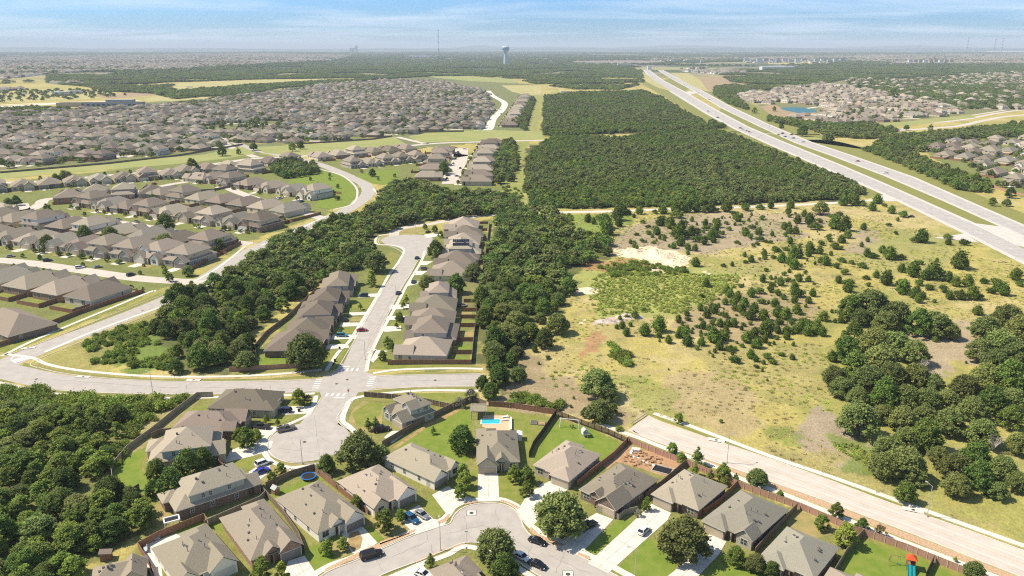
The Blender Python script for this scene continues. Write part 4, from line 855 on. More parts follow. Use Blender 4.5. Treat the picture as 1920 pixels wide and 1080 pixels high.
# left neighbourhood, nearest rows first (facing: +1 = towards the camera side when the row runs left to right)
R_((-34, 522), (188, 560), 5, -1, 'the row with blue garden pool')
R_((-10, 447), (355, 492), 9, 1, 'the row facing middle left street')
R_((0, 412), (395, 465), 9, -1, 'the row before the dark oaks')
R_((178, 385), (490, 428), 9, 1, 'the row facing second left street')
R_((315, 368), (545, 400), 7, -1, 'the row ending at fenced house')
R_((402, 340), (592, 370), 6, 1, 'the row beside curved park lawn')
R_((130, 374), (285, 366), 4, -1, 'the short island row at left')
R_((-60, 362), (320, 332), 9, 1, 'the row below left green strip')
R_((350, 325), (545, 305), 6, 1, 'the row below right green strip', fence=False)
R_((375, 340), (470, 322), 3, -1, 'the short row of three')
R_((600, 298), (760, 283), 6, -1, 'the row above the curved road')
R_((662, 313), (780, 301), 5, 1, 'the row above the little park', fence=False)
R_((-20, 400), (30, 392), 1, 1, 'the left picture edge')
def colrow(a, b, n, f, desc, **k): return R_(a, b, n, f, desc, **k)
R_((805, 337), (832, 287), 5, 1, 'the column left of steep street')
R_((893, 345), (922, 272), 10, -1, 'the column right of steep street')
R_((955, 238), (985, 182), 15, -1, 'the far column by curved street', parts=False)
# beyond the green strip: street blocks filled in rows of back-to-back lots
STR = []
def blocks(uv, ang, seed, lot=19.5, hole=(), first=0.0, kinds=None, street=33.0, cut=0.0):
    """lots in double rows in a world polygon; returns (x, y, rz)"""
    P = [(p.x, p.y) for p in pl(*uv)]; ca, sa = math.cos(ang), math.sin(ang); U = [(x*ca+y*sa, -x*sa+y*ca) for x, y in P]
    u0, u1 = min(t[0] for t in U), max(t[0] for t in U); v0, v1 = min(t[1] for t in U), max(t[1] for t in U); out = []; rr = random.Random(seed); v = v0+first; rowi = 0
    while v < v1:
        for dv_, face in ((10, 0), (57, 1)):
            u = u0+rr.uniform(0, lot)
            while u < u1:
                if rr.random() > cut:
                    x, y = u*ca-(v+dv_)*sa, u*sa+(v+dv_)*ca; out.append((x, y, ang+(math.pi if face == 0 else 0)))
                u += lot*rr.uniform(.97, 1.06)*(1.9 if rr.random() < .05 else 1)
                if rr.random() < .03: u += 12
        STR.append([(u0*ca-(v+33.5)*sa, u0*sa+(v+33.5)*ca), (u1*ca-(v+33.5)*sa, u1*sa+(v+33.5)*ca), P, ang])
        v += 92; rowi += 1
    out = [o for o in out]
    x = np.array([o[0] for o in out]); y = np.array([o[1] for o in out]); k = inpoly(x, y, P)
    for h in hole: k &= ~inpoly(x, y, [(p.x, p.y) for p in pl(*h)])
    return [o for o, kk in zip(out, k) if kk]
REGN = [('the dense estate', blocks([(-700, 325), (0, 317), (200, 302), (455, 273), (560, 270), (600, 266), (690, 260), (735, 254), (905, 241), (925, 210), (910, 172), (820, 152), (720, 152), (600, 162), (480, 178), (330, 198), (180, 206), (20, 215), (-700, 240)], R(-14), 3, hole=[[(360, 238), (520, 226), (540, 238), (400, 252)], [(400, 262), (440, 262), (490, 295), (450, 295)]])),
        ('the pond estate', blocks([(1440, 184), (1455, 168), (1540, 158), (1600, 164), (1650, 175), (1740, 190), (1800, 206), (1800, 213), (1690, 226), (1560, 232), (1470, 220), (1485, 216), (1550, 216), (1545, 200), (1440, 190)], R(18), 5, cut=.08)),
        ('the upper right estate', blocks([(1585, 150), (1700, 150), (1920, 135), (2300, 130), (2300, 180), (1925, 205), (1800, 205), (1720, 185), (1600, 165)], R(8), 7, lot=34, cut=.35)),
        ('the highway estate', blocks([(1740, 285), (1790, 268), (1925, 262), (2300, 275), (2300, 420), (1925, 358), (1860, 335), (1800, 305)], R(-52), 9, first=4)),
        ('the little field cluster', blocks([(1380, 182), (1420, 172), (1450, 182), (1440, 196), (1385, 192)], R(30), 6))]
ALLB = []
for desc, L_ in REGN:
    for x, y, rz in L_: ALLB.append((y, x, rz, desc))
ALLB.sort()
nI = 300-len(ROWS)-len(HOUSES); INB = [a for a in ALLB if -30 < px((a[1], a[0], 0))[0] < 1950]; OUTB = [a for a in ALLB if not -30 < px((a[1], a[0], 0))[0] < 1950]
ind = INB[:nI]; rest = INB[nI:]+OUTB
byd = {}
for y, x, rz, desc in ind: byd.setdefault(desc, []).append((x, y, rz))
for desc, L_ in byd.items():
    L_.sort(key=lambda t: -px((t[0], t[1], 0))[1]); bandn = 0; i = 0; nb = 12
    while i < len(L_):
        band = sorted(L_[i:i+nb], key=lambda t: px((t[0], t[1], 0))[0])
        for j, (x, y, rz) in enumerate(band):
            k = random.randrange(8); near_ = y < 760; p = Vector((x, y, 0)); o = place_kind(k, p, rz, near_, 1.24, .92)
            tag(o, '%s house from left, %s line of %s, %s' % (ordw(j), ordw(bandn), desc, LOOK[k]), 'house', 'suburban houses')
            fences_for([(p, rz, k, o)], '')
            if y < 900: tag(yard_fence(p, rz), 'garden fence of %s house from left, %s line of %s' % (ordw(j), ordw(bandn), desc), 'fence', 'garden fences between back yards')
        i += nb; bandn += 1
sb = MB()
for (xa, ya), (xb, yb), P_, ang in STR:
    n_ = int(math.hypot(xb-xa, yb-ya)//12); A_ = np.linspace(0, 1, n_+1); xs = xa+(xb-xa)*A_; ys = ya+(yb-ya)*A_; ins = inpoly(xs, ys, P_)
    for i in range(n_):
        if ins[i] and ins[i+1]: ribbon(sb, [Vector((xs[i], ys[i], 0)), Vector((xs[i+1], ys[i+1], 0))], -5.0, 5.0, .12, 'road_far')
structure('estate_streets', sb.mesh('estate_streets'))
for nm, b in (('driveways', DRV), ('garden_lawns', LWN)): structure(nm, b.mesh(nm))
for k in range(8): kind_mesh(k)
R2 = np.random.default_rng(5)
rx = [a[1] for a in rest]; ry = [a[0] for a in rest]; rr_ = [a[2] for a in rest]
scatter('distant_estate_houses', [(x, y, 0) for x, y in zip(rx, ry)], R2.uniform(.98, 1.2, len(rx)), rr_, R2.integers(0, 8, len(rx)), [COMBO[k] for k in range(8)], 'taupe roofed houses of the far estates packed roof to roof', 'houses', sz=R2.uniform(.9, 1.3, len(rx)))
# ================================================================== TREES
def ico(r, c, n=1):
    bm = bmesh.new(); bmesh.ops.create_icosphere(bm, subdivisions=n, radius=r); v = [(p.co.x+c[0], p.co.y+c[1], p.co.z+c[2]) for p in bm.verts]; f = [tuple(q.index for q in p.verts) for p in bm.faces]; bm.free(); return v, f
def crown(seed, lobes, leaf, nleaf, mats, core=.64, flat=.8, name='crown', upb=.75):
    """lobes: (x, y, z, r). leaf-sized faces through the outer shell of each lobe over a small dark-free core"""
    r = np.random.default_rng(seed); V = []; FN = []; MI = []; base = 0
    tot = sum(l[3]**2 for l in lobes)
    for x, y, z, rad in lobes:
        n = max(12, int(nleaf*rad*rad/tot)); d = r.normal(size=(n, 3)); d /= np.linalg.norm(d, axis=1)[:, None]; d[:, 2] = np.where(d[:, 2] < -.45, -d[:, 2], d[:, 2])
        rr = rad*np.where(r.random(n) < .14, r.uniform(1.1, 1.55, n), r.uniform(.62, 1.15, n)); p = d*rr[:, None]*np.array([1, 1, flat])+np.array([x, y, z])
        nn = d*.55+r.normal(size=(n, 3))*.55+np.array([0, 0, upb]); nn /= np.linalg.norm(nn, axis=1)[:, None]
        a = np.cross(nn, r.normal(size=(n, 3))); a /= np.linalg.norm(a, axis=1)[:, None]; b = np.cross(nn, a); s = leaf*r.uniform(.6, 1.25, n)
        bend = nn*(s*.25)[:, None]
        q = np.stack([p-a*s[:, None]*.5, p-b*s[:, None]*.42+bend, p+a*s[:, None]*.5, p+b*s[:, None]*.42-bend], 1); V.append(q.reshape(-1, 3)); FN.append(np.arange(4*n).reshape(-1, 4)+base); base += 4*n
        MI.append((r.random(n) < .16).astype(int))
    V = np.concatenate(V); FN = np.concatenate(FN); MI = np.concatenate(MI); vs = V.tolist(); fs = FN.tolist(); mi = MI.tolist()
    for x, y, z, rad in lobes:
        v, f = ico(rad*core, (x, y, z), 1); rj = random.Random(seed); v = [(a+rj.uniform(-.1, .1)*rad, b_+rj.uniform(-.1, .1)*rad, z+(c-z)*flat) for a, b_, c in v]; k = len(vs); vs += v; fs += [[i+k for i in t] for t in f]; mi += [0]*len(f)
    me = bpy.data.meshes.new(name); me.from_pydata(vs, [], fs)
    for m in mats: me.materials.append(M[m])
    me.polygons.foreach_set('material_index', np.array(mi, np.int32)); me.update(); return me
def oak_lobes(seed, n=22, R0=5.0, h0=3.2, h1=7.2, fill=1.0):
    r = random.Random(seed); out = [(r.uniform(-.6, .6), r.uniform(-.6, .6), (h0+h1)/2, R0*.42)]
    for i in range(n):
        t = math.sqrt((i+.6)/n); a = i*2.4+r.uniform(-.4, .4); rad = R0*(.27-.08*t)*r.uniform(.75, 1.3)*(24/max(n, 24))**.3; d = (R0-rad)*t*r.uniform(.85, 1.08); z = h1-(h1-h0)*t**1.7*fill-rad*.5+r.uniform(-.6, .5)
        out.append((d*math.cos(a), d*math.sin(a)*.96, max(z, rad*.8), rad))
        if i % 2 and t > .5: out.append((d*.9*math.cos(a+.2), d*.9*math.sin(a+.2), max(h0*.62, rad*.7), rad*.95))
    return out
def trunk_mb(h, r, seed, spread=2.2, n=5, m='bark'):
    b = MB(); q = random.Random(seed); b.tube((0, 0, -.1), (0, 0, h*.3), r*1.25, r*.9, m, 8)
    for i in range(n):
        a = i*6.28/n+q.uniform(-.4, .4); p1 = Vector((math.cos(a)*spread*.45, math.sin(a)*spread*.45, h*.62)); p2 = Vector((math.cos(a)*spread, math.sin(a)*spread, h)); b.tube((0, 0, h*.27), p1, r*.6, r*.42, m, 6); b.tube(p1, p2, r*.42, r*.15, m, 5)
    return b.mesh('trunk')
TK = {}   # kind -> list of (crown mesh, trunk mesh, nominal width, centre height)
TK['oak'] = [(crown(s, oak_lobes(s, 46), .42, 8800, ['leaf_oak', 'leaf_mid']), trunk_mb(5.5, .38, s), 10.6, 4.6) for s in range(5)]
TK['dark'] = [(crown(20+s, oak_lobes(30+s, 36, 4.6, 2.8, 8.2), .40, 6800, ['leaf_dark', 'leaf_mid']), trunk_mb(5.5, .32, s), 9.8, 4.6) for s in range(4)]
TK['broad'] = [(crown(40+s, oak_lobes(50+s, 16, 3.2, 2.2, 6.2), .40, 3200, ['leaf_mid', 'leaf_bright']), trunk_mb(4.2, .18, s, 1.4), 6.6, 3.8) for s in range(3)]
TK['bright'] = [(crown(60+s, oak_lobes(70+s, 12, 2.4, 1.6, 5.4), .38, 2000, ['leaf_bright', 'leaf_mid']), trunk_mb(3.6, .14, s, 1.0), 5.0, 3.2) for s in range(2)]
def cone_lobes(seed, R0, H, n=14):
    r = random.Random(seed); out = []
    for i in range(n):
        t = i/(n-1); z = .25*H+.68*H*t; rad = R0*(1-t*.75)*.55; a = i*2.4; d = R0*(1-t)*.62; out.append((d*math.cos(a), d*math.sin(a), z*r.uniform(.95, 1.05), rad*r.uniform(.85, 1.15)))
    out.append((0, 0, H*.38, R0*.72)); return out
TK['young'] = [(crown(80+s, cone_lobes(80+s, 1.5, 5.0), .30, 900, ['leaf_mid', 'leaf_oak'], core=.5), trunk_mb(3.4, .10, s, .6, 4), 3.2, 3.0) for s in range(2)]
TK['silver'] = [(crown(90, oak_lobes(90, 12, 3.2, 2, 6), .34, 1500, ['leaf_grey', 'leaf_oak'], core=.3), trunk_mb(5.6, .16, 3, 2.6, 9, 'deadwood'), 6.6, 3.6)]
TK['russet'] = [(crown(95, oak_lobes(95, 10, 2.2, 1.6, 4.2), .32, 1100, ['leaf_red', 'leaf_mid'], core=.5), trunk_mb(3.2, .12, 3, 1.2), 4.6, 2.6)]
JUN = [crown(100+s, [(0, 0, .95, 1.0), (0, 0, 1.6, .78), (.08, .05, 2.1, .45), (.35, .2, .75, .75), (-.35, -.25, .7, .75), (.1, -.4, .75, .7), (-.15, .4, .8, .7)], .25, 760, ['leaf_cedar', 'leaf_dark'], core=.86, flat=1.1, name='juniper') for s in range(3)]
JUN += [crown(110+s, [(0, 0, .95, 1.0), (.85, .2, .8, .8), (-.8, .1, .85, .85), (.2, -.5, 1.3, .75)], .26, 620, ['leaf_cedar', 'leaf_dark'], core=.86, name='juniper') for s in range(2)]
BUSH = [crown(120+s, [(0, 0, .7, .95), (.9, .2, .5, .7), (-.8, -.3, .55, .75), (.1, .8, .5, .7), (.3, -.8, .5, .6)], .30, 420, ['leaf_mid', 'leaf_bright'], core=.7, name='shrub') for s in range(2)]
LOWOAK = [crown(130+s, oak_lobes(130+s, 12, 5.0, 3.0, 7.4), 0.9, 900, ['leaf_oak', 'leaf_dark'], core=.8, name='wood_crown') for s in range(3)]
LOWCED = [crown(140+s, [(0, 0, 3.2, 3.0), (2.2, .5, 2.8, 2.4), (-2.1, .6, 3.0, 2.5), (.3, -2.2, 2.8, 2.4), (.2, 2.1, 2.9, 2.4), (0, 0, 4.9, 1.8)], 0.72, 820, ['leaf_dark', 'leaf_cedar'], core=.86, name='wood_crown') for s in range(3)]
LOWCED.append(crown(149, oak_lobes(149, 10, 4.0, 2.6, 6.4), 1.0, 480, ['leaf_mid', 'leaf_oak'], core=.8, name='wood_crown'))
LOWOAK.append(crown(150, oak_lobes(150, 12, 4.2, 2.6, 6.8), 1.05, 560, ['leaf_mid', 'leaf_bright'], core=.8, name='wood_crown'))
TREES = {}
def tree_at(kind, p, wd, rz=None, squash=1.0):
    L_ = TK[kind]; i = random.randrange(len(L_)); cm, tm, w0, _ = L_[i]; s = wd/w0; rz = random.uniform(0, 6.28) if rz is None else rz
    nm = {'oak': 'live_oak_tree', 'dark': 'oak_tree', 'broad': 'broadleaf_tree', 'bright': 'broadleaf_tree', 'young': 'young_tree', 'silver': 'bare_tree', 'russet': 'ornamental_tree'}[kind]
    r = empty(nm, (p.x, p.y, 0), rz, s); r.scale = (s, s, s*squash); link('crown', cm, r); link('trunk', tm, r); return r
def tree(u, v, wpx, kind, label, group='trees in gardens and along streets', squash=1.0):
    w0, hc = TK[kind][0][2], TK[kind][0][3]; p = G(u, v, 4.5)
    for _ in range(3): wd = wpx*depth(p)/FPX; p = G(u, v, hc*wd/w0*squash)
    r = tree_at(kind, p, wd, squash=squash); tag(r, label, 'tree', group); return r
T_ = [(1050, 957, 124, 'oak', 'big spreading live oak covering the front of the stone house, right of the cul-de-sac'), (1283, 1002, 116, 'oak', 'big live oak beside the long driveway with the white car'), (928, 1018, 96, 'oak', 'live oak on the inner side of the street bend, bottom centre'),
      (945, 1066, 74, 'dark', 'lower one of the twin oaks at the bottom centre edge'), (866, 820, 62, 'dark', 'round dense dark tree left of the house with the pool'), (672, 838, 96, 'oak', 'wide oak behind the upper cul-de-sac and above two roofs'), (712, 848, 50, 'oak', 'oak touching the left corner of the white sided house'), (612, 868, 44, 'dark', 'small oak between the cul-de-sac and the cream house'),
      (640, 905, 26, 'dark', 'low dark tree beside the trampoline garden fence'),
      (668, 938, 30, 'bright', 'light green tree between the open garage house and the cream house'), (720, 972, 46, 'broad', 'green front yard tree left of the two parked cars'), (750, 964, 26, 'broad', 'narrow front yard tree next to the blue car'), (612, 1022, 34, 'broad', 'left one of two green trees before the open garage house'), (642, 1017, 28, 'broad', 'right one of two green trees before the open garage house'),
      (807, 1047, 22, 'young', 'young tree on the grass inside the street bend, bottom'), (870, 896, 36, 'broad', 'upper green tree left of the central driveway'), (864, 918, 32, 'broad', 'lower round tree left of the central driveway'), (868, 880, 30, 'bright', 'white flowering crape myrtle left of the central house front'),
      (510, 893, 24, 'broad', 'low tree beside the royal blue car'), (526, 876, 24, 'broad', 'round shrub tree right of the white suv on the drive'), (488, 1066, 46, 'bright', 'light green shrubby tree at the bottom edge, left'), (527, 1068, 34, 'bright', 'bright green tree at the bottom edge before the brick gable'),
      (965, 886, 34, 'broad', 'tree beside the right front corner of the central house'), (988, 888, 36, 'broad', 'dark green tree left of the stone house porch'), (988, 915, 32, 'broad', 'round green tree on the lawn right of the central driveway'),
      (1212, 944, 24, 'bright', 'bright green shrub between the two dark brick houses'), (1197, 960, 18, 'silver', 'grey green bush at the top of the long driveway'), (1261, 838, 26, 'broad', 'small tree on the rock strip, leftmost along the wall'), (1309, 850, 27, 'young', 'tall narrow tree on the rock strip right of the first'),
      (1320, 873, 16, 'bright', 'thin bright tree behind the long fence, second'), (1278, 857, 24, 'broad', 'low broad tree on the rock strip'), (1304, 876, 18, 'young', 'slim tree behind the hip roofed brick house, left'), (1333, 888, 17, 'young', 'slim tree behind the hip roofed brick house, middle'), (1357, 883, 36, 'broad', 'broad tree between long fence and rock strip, left of lamp'), (1362, 897, 18, 'young', 'slim tree behind the hip roofed brick house, right'), (1380, 893, 15, 'young', 'small pale tree by the long fence under the lamp'), (1421, 892, 50, 'oak', 'rounded tree right of the lamp post beside the wide road'),
      (1380, 1040, 46, 'dark', 'dark tree in front of the bay window house at the bottom'), (1418, 1052, 50, 'oak', 'right hand dark tree at the bottom before the bay window house'), (1448, 1066, 40, 'dark', 'dark tree at the bottom edge right of the bay window house'),
      (1569, 955, 32, 'broad', 'upright tree standing on the rock strip beside the road, right'), (1542, 977, 34, 'broad', 'low green tree inside the dirt garden'), (1588, 997, 50, 'bright', 'big light green tree at the corner of the dirt garden'), (1617, 983, 32, 'dark', 'dark tree right of the big light green tree'), (1652, 993, 30, 'russet', 'brownish tree beside the footpath'), (1463, 926, 18, 'broad', 'small tree behind the long fence above the grey roof'), (1792, 1047, 9, 'young', 'tiny tree beside the rock strip, lower right'), (1828, 1066, 48, 'oak', 'low spreading tree at the lower right edge along the wall'),
      (462, 818, 44, 'broad', 'round green tree in front of the upper cul-de-sac houses'), (446, 812, 26, 'broad', 'left tree of the clump beside the dark pickup'), (480, 812, 26, 'broad', 'right tree of the clump beside the dark pickup'), (499, 783, 14, 'young', 'small young tree on the lawn below the first house, left'), (520, 789, 12, 'young', 'small young tree on the lawn below the first house, right'), (560, 742, 34, 'broad', 'green tree in the rock ringed bed left of the crosswalk'), (577, 746, 22, 'russet', 'reddish bush beside the tree left of the crosswalk'),
      (350, 868, 70, 'dark', 'dark oak in front of the blue siding house'), (292, 878, 48, 'dark', 'left oak behind the two storey blue siding house'), (320, 905, 70, 'dark', 'lower dark oak left of the pale green siding house'), (380, 858, 50, 'dark', 'right oak below the two storey blue siding house'), (285, 915, 40, 'dark', 'lowest left oak in the long green garden'),
      (690, 792, 18, 'young', 'spiky small tree left of the parked dark suv, left one'), (704, 790, 18, 'young', 'spiky small tree left of the parked dark suv, right one'), (674, 812, 24, 'bright', 'bright bush at the right rim of the upper cul-de-sac'), (812, 804, 12, 'young', 'sapling in the garden left of the round dense tree'),
      (572, 652, 96, 'oak', 'big oak before the lowest left house of the residential street'), (460, 672, 52, 'oak', 'oak at the left end of the brown fence above the curving road'), (705, 486, 56, 'oak', 'lone oak on the grass verge beside the upper street'), (697, 521, 26, 'bright', 'round bright bush on the verge below the lone oak'),
      (727, 640, 22, 'broad', 'tree before the second house, right side of the residential street'), (717, 664, 22, 'broad', 'tree before the lowest house, right side of the residential street'), (735, 645, 16, 'young', 'slim tree beside the second house, right side'), (756, 568, 12, 'young', 'upper slim tree on the verge, right side of the street'), (762, 558, 12, 'young', 'second slim tree on the verge, right side of the street'), (748, 592, 20, 'broad', 'leafy tree above the dark car on the right side drive'), (743, 607, 10, 'young', 'small bush on a lawn, right side of the street'), (675, 572, 10, 'young', 'sapling on the third lawn, left side of the street'), (638, 618, 10, 'young', 'sapling on the lawn above the teal car'),
      (817, 466, 40, 'dark', 'dark tree left of the solar panel house'), (888, 506, 46, 'oak', 'large tree behind the wide low roofed house'), (800, 527, 40, 'oak', 'tree in front of the wide low roofed house, left'), (855, 530, 44, 'dark', 'dark tree below the wide low roofed house'), (815, 428, 16, 'broad', 'small tree at the top of the cul-de-sac'), (797, 424, 12, 'dark', 'small dark tree beside the curved trail'), (826, 438, 14, 'broad', 'tree in front of the topmost house'),
      (883, 738, 30, 'silver', 'grey half bare tree left of the pergola'), (862, 752, 24, 'silver', 'smaller grey tree beside the dark fence'), (920, 730, 40, 'dark', 'dark tree at the closed end of the short road stub'), (905, 716, 34, 'dark', 'tree beside the closed end of the short road'),
      (625, 412, 34, 'dark', 'lone dark tree where the curved road meets the wood'), (50, 1052, 60, 'dark', 'dark oak at the bottom left corner'),
      (1122, 712, 78, 'oak', 'biggest dark oak in the meadow above the closed road end'), (1124, 765, 62, 'oak', 'oak just above the closed end of the road'), (1098, 772, 24, 'dark', 'small dark tree at the left of the meadow oaks'), (1142, 738, 40, 'oak', 'oak between the two meadow oaks'), (1046, 602, 56, 'oak', 'upper rounded oak at the edge of the wood, centre'), (1022, 632, 46, 'dark', 'lower rounded oak at the edge of the wood, centre'),
      (1540, 387, 36, 'oak', 'round oak beside the pale gravel road'), (1150, 765, 24, 'broad', 'low green bush right of the meadow oaks'), (1273, 782, 22, 'broad', 'green bush beside the closed end of the wide road')]
for u, v, wp, k, lb in T_: tree(u, v, wp, k, lb)
# oaks of the right hand woods, placed one by one
RO = [(1595, 575, 52), (1637, 566, 74), (1682, 585, 60), (1662, 600, 50), (1725, 602, 52), (1757, 603, 58), (1785, 618, 36), (1612, 590, 40), (1602, 628, 48), (1640, 634, 60), (1590, 652, 50), (1680, 640, 60), (1715, 655, 56), (1650, 668, 64), (1605, 684, 58), (1565, 700, 46), (1580, 722, 46), (1632, 706, 66), (1676, 700, 60), (1720, 700, 58), (1750, 715, 44), (1660, 735, 58), (1610, 740, 44), (1700, 740, 58), (1738, 745, 56),
      (1612, 780, 78), (1655, 772, 42), (1695, 780, 56), (1735, 775, 50), (1778, 748, 50), (1812, 722, 60), (1852, 700, 60), (1895, 705, 66), (1850, 610, 56), (1890, 590, 60), (1918, 610, 60), (1880, 640, 66), (1842, 652, 54), (1915, 660, 64), (1868, 672, 54), (1900, 745, 54), (1862, 748, 56), (1825, 762, 56), (1782, 785, 62), (1740, 812, 62), (1700, 818, 52), (1898, 780, 46), (1842, 805, 60), (1668, 838, 62), (1700, 862, 74), (1660, 868, 60), (1722, 890, 42), (1700, 920, 42), (1790, 870, 62), (1830, 852, 58), (1795, 905, 54), (1838, 890, 60), (1880, 872, 56), (1760, 850, 40), (1915, 828, 50), (1910, 900, 46), (1870, 915, 40)]
RO.sort(key=lambda t: -t[1])
for i, (u, v, wp) in enumerate(RO):
    band = i//8; bl = sorted(RO[band*8:band*8+8]); tree(u, v, wp*1.2, 'oak' if i % 5 else 'dark', 'live oak in the right hand grove, %s from left, %s line from front' % (ordw(bl.index((u, v, wp))), ordw(band)), 'live oaks of the right hand grove')
for u, v, s, lb in ((1862, 838, 5.0, 'bare grey dead tree lying among the lower right oaks'), (1688, 888, 3.4, 'bare dead branches at the foot of the right hand oaks'), (1732, 686, 3.4, 'bare dead branches beside the right oak clearing')):
    p = G(u, v, 2); b = MB(); q = random.Random(u)
    for i in range(16):
        a = q.uniform(0, 6.28); p1 = Vector((math.cos(a)*s*.35, math.sin(a)*s*.35, s*q.uniform(.3, .8))); b.tube((0, 0, 0), p1, .14, .09, 'deadwood', 5)
        for j in range(3): p2 = p1+Vector((q.uniform(-1, 1), q.uniform(-1, 1), q.uniform(0, 1)))*s*.32; b.tube(p1, p2, .08, .02, 'deadwood', 4)
    tag(link('dead_tree', b.mesh('dead_tree'), None, (p.x, p.y, 1.2)), lb, 'tree', 'dead trees')
# woods: individual trees near, one mass behind
WOODS = [('the central wood', [(935, 402), (1045, 397), (1062, 425), (1070, 440), (1140, 458), (1138, 478), (1105, 492), (1085, 520), (1062, 560), (1050, 590), (1000, 620), (985, 690), (975, 715), (945, 735), (925, 745), (915, 700), (905, 640), (890, 580), (905, 550), (915, 500), (930, 440)], 8.2, 'oak'),
         ('the diagonal wood', [(285, 655), (300, 600), (345, 560), (400, 540), (470, 485), (520, 455), (600, 430), (640, 415), (700, 395), (720, 362), (745, 345), (790, 350), (850, 365), (930, 365), (985, 392), (960, 402), (860, 408), (760, 420), (712, 440), (690, 455), (700, 480), (660, 515), (600, 535), (560, 560), (500, 605), (470, 640), (480, 680), (430, 700), (330, 700), (290, 690)], 8.4, 'mix'),
         ('the lower left wood', [(-40, 768), (60, 772), (150, 776), (215, 782), (236, 800), (225, 830), (205, 860), (200, 900), (200, 930), (250, 935), (278, 955), (268, 995), (255, 1025), (200, 1040), (165, 1060), (150, 1100), (-120, 1180)], 5.8, 'mix')]
cand = []
HOLES = [[(140, 955), (155, 905), (195, 890), (205, 925), (170, 955)], [(-20, 915), (22, 925), (20, 945), (-20, 945)], [(210, 690), (300, 640), (330, 650), (330, 700), (250, 700)], [(1080, 500), (1120, 498), (1110, 520), (1075, 530)]]
for wi, (desc, uv, dd, kind) in enumerate(WOODS):
    P = [(p.x, p.y) for p in pl(*uv)]; xs, ys = poisson(P, dd, 60+wi, [[(p.x, p.y) for p in pl(*h)] for h in HOLES])
    for x, y in zip(xs, ys): cand.append((y, x, wi))
cand.sort(); vis = [c for c in cand if -60 < px((c[1], c[0], 5))[0] < 1980 and px((c[1], c[0], 8))[1] < 1110]
NIND = 300-len(RO)-len(T_)+110; sel = vis[:NIND]; back = vis[NIND:]
bands = {}
for y, x, wi in sel: bands.setdefault(wi, []).append((x, y))
for wi, L_ in bands.items():
    L_.sort(key=lambda t: t[1])
    for b0 in range(0, len(L_), 12):
        band = sorted(L_[b0:b0+12], key=lambda t: px((t[0], t[1], 0))[0])
        for j, (x, y) in enumerate(band):
            q = random.random(); kd = ('dark' if q < .3 else 'oak' if q < .5 else 'broad' if q < .86 else 'bright') if wi == 2 else ('dark' if q < .45 else 'oak' if q < .8 else 'broad' if q < .96 else 'bright') if wi == 1 else ('dark' if q < .5 else 'oak' if q < .92 else 'broad')
            wd = (7.2 if wi == 2 else WOODS[wi][2])*random.uniform(.8, 1.5)*(.85 if kd in ('broad', 'bright') else 1)
            r = tree_at(kd, Vector((x, y, 0)), wd, squash=random.uniform(.8, 1.05)*(.8 if wi == 2 else 1)); tag(r, '%s in %s, %s from left, %s line from front' % ({'dark': 'dark green tree', 'oak': 'olive live oak', 'broad': 'lighter green tree', 'bright': 'bright green tree'}[kd], WOODS[wi][0], ordw(j), ordw(b0//12)), 'tree', 'trees of '+WOODS[wi][0])
R3 = np.random.default_rng(11)
def mass(name, label, specs, protos, smin=.7, smax=1.25):
    PX = []; 
    for uv, dd, seed, *own in specs:
        xs, ys = poisson([(p.x, p.y) for p in pl(*uv)], dd, seed); PX += list(zip(xs, ys, [own[0] if own else dd]*len(xs)))
    PX = [p for p, k_ in zip(PX, vnoise(np.array([p[0] for p in PX]), np.array([p[1] for p in PX]), 140, 9)) if p[2] != 13 or k_ > .36]
    n = len(PX); sc = R3.uniform(smin, smax, n)*np.array([p[2] for p in PX])/7.0; big = vnoise(np.array([p[0] for p in PX]), np.array([p[1] for p in PX]), 60, 3)
    idx = np.where(R3.random(n) < ss(.35, .7, big)*.8, R3.integers(0, 3, n), R3.integers(3, len(protos), n))
    sz = np.minimum(sc, 1.0)*R3.uniform(.75, 1.15, n)
    print(name, n); return scatter(name, [(p[0], p[1], 0) for p in PX], sc, R3.uniform(0, 6.28, n), idx, protos, label, 'wood', sz=sz)
WP = LOWOAK+LOWCED
W1 = [(990, 300), (1000, 285), (1040, 258), (1180, 262), (1200, 252), (1290, 248), (1345, 248), (1390, 262), (1470, 298), (1590, 345), (1622, 362), (1600, 372), (1500, 378), (1400, 383), (1230, 388), (1060, 392), (1000, 390), (985, 350)]
W2 = [(1022, 182), (1080, 176), (1205, 172), (1240, 185), (1300, 222), (1340, 244), (1300, 250), (1190, 248), (1100, 254), (1018, 256)]
if back:
    n = len(back); scatter('wood_behind', [(c[1], c[0], 0) for c in back], R3.uniform(.85, 1.45, n), R3.uniform(0, 6, n), R3.integers(0, len(WP), n), WP, 'far part of the woods, crowns merging into one mass', 'wood', sz=R3.uniform(.75, 1.1, n))
mass('cedar_wood', 'big dark wood left of the highway, crowns merging into one mass', [(W1, 5.0, 1, 5.6), (W2, 7.5, 2)], WP)
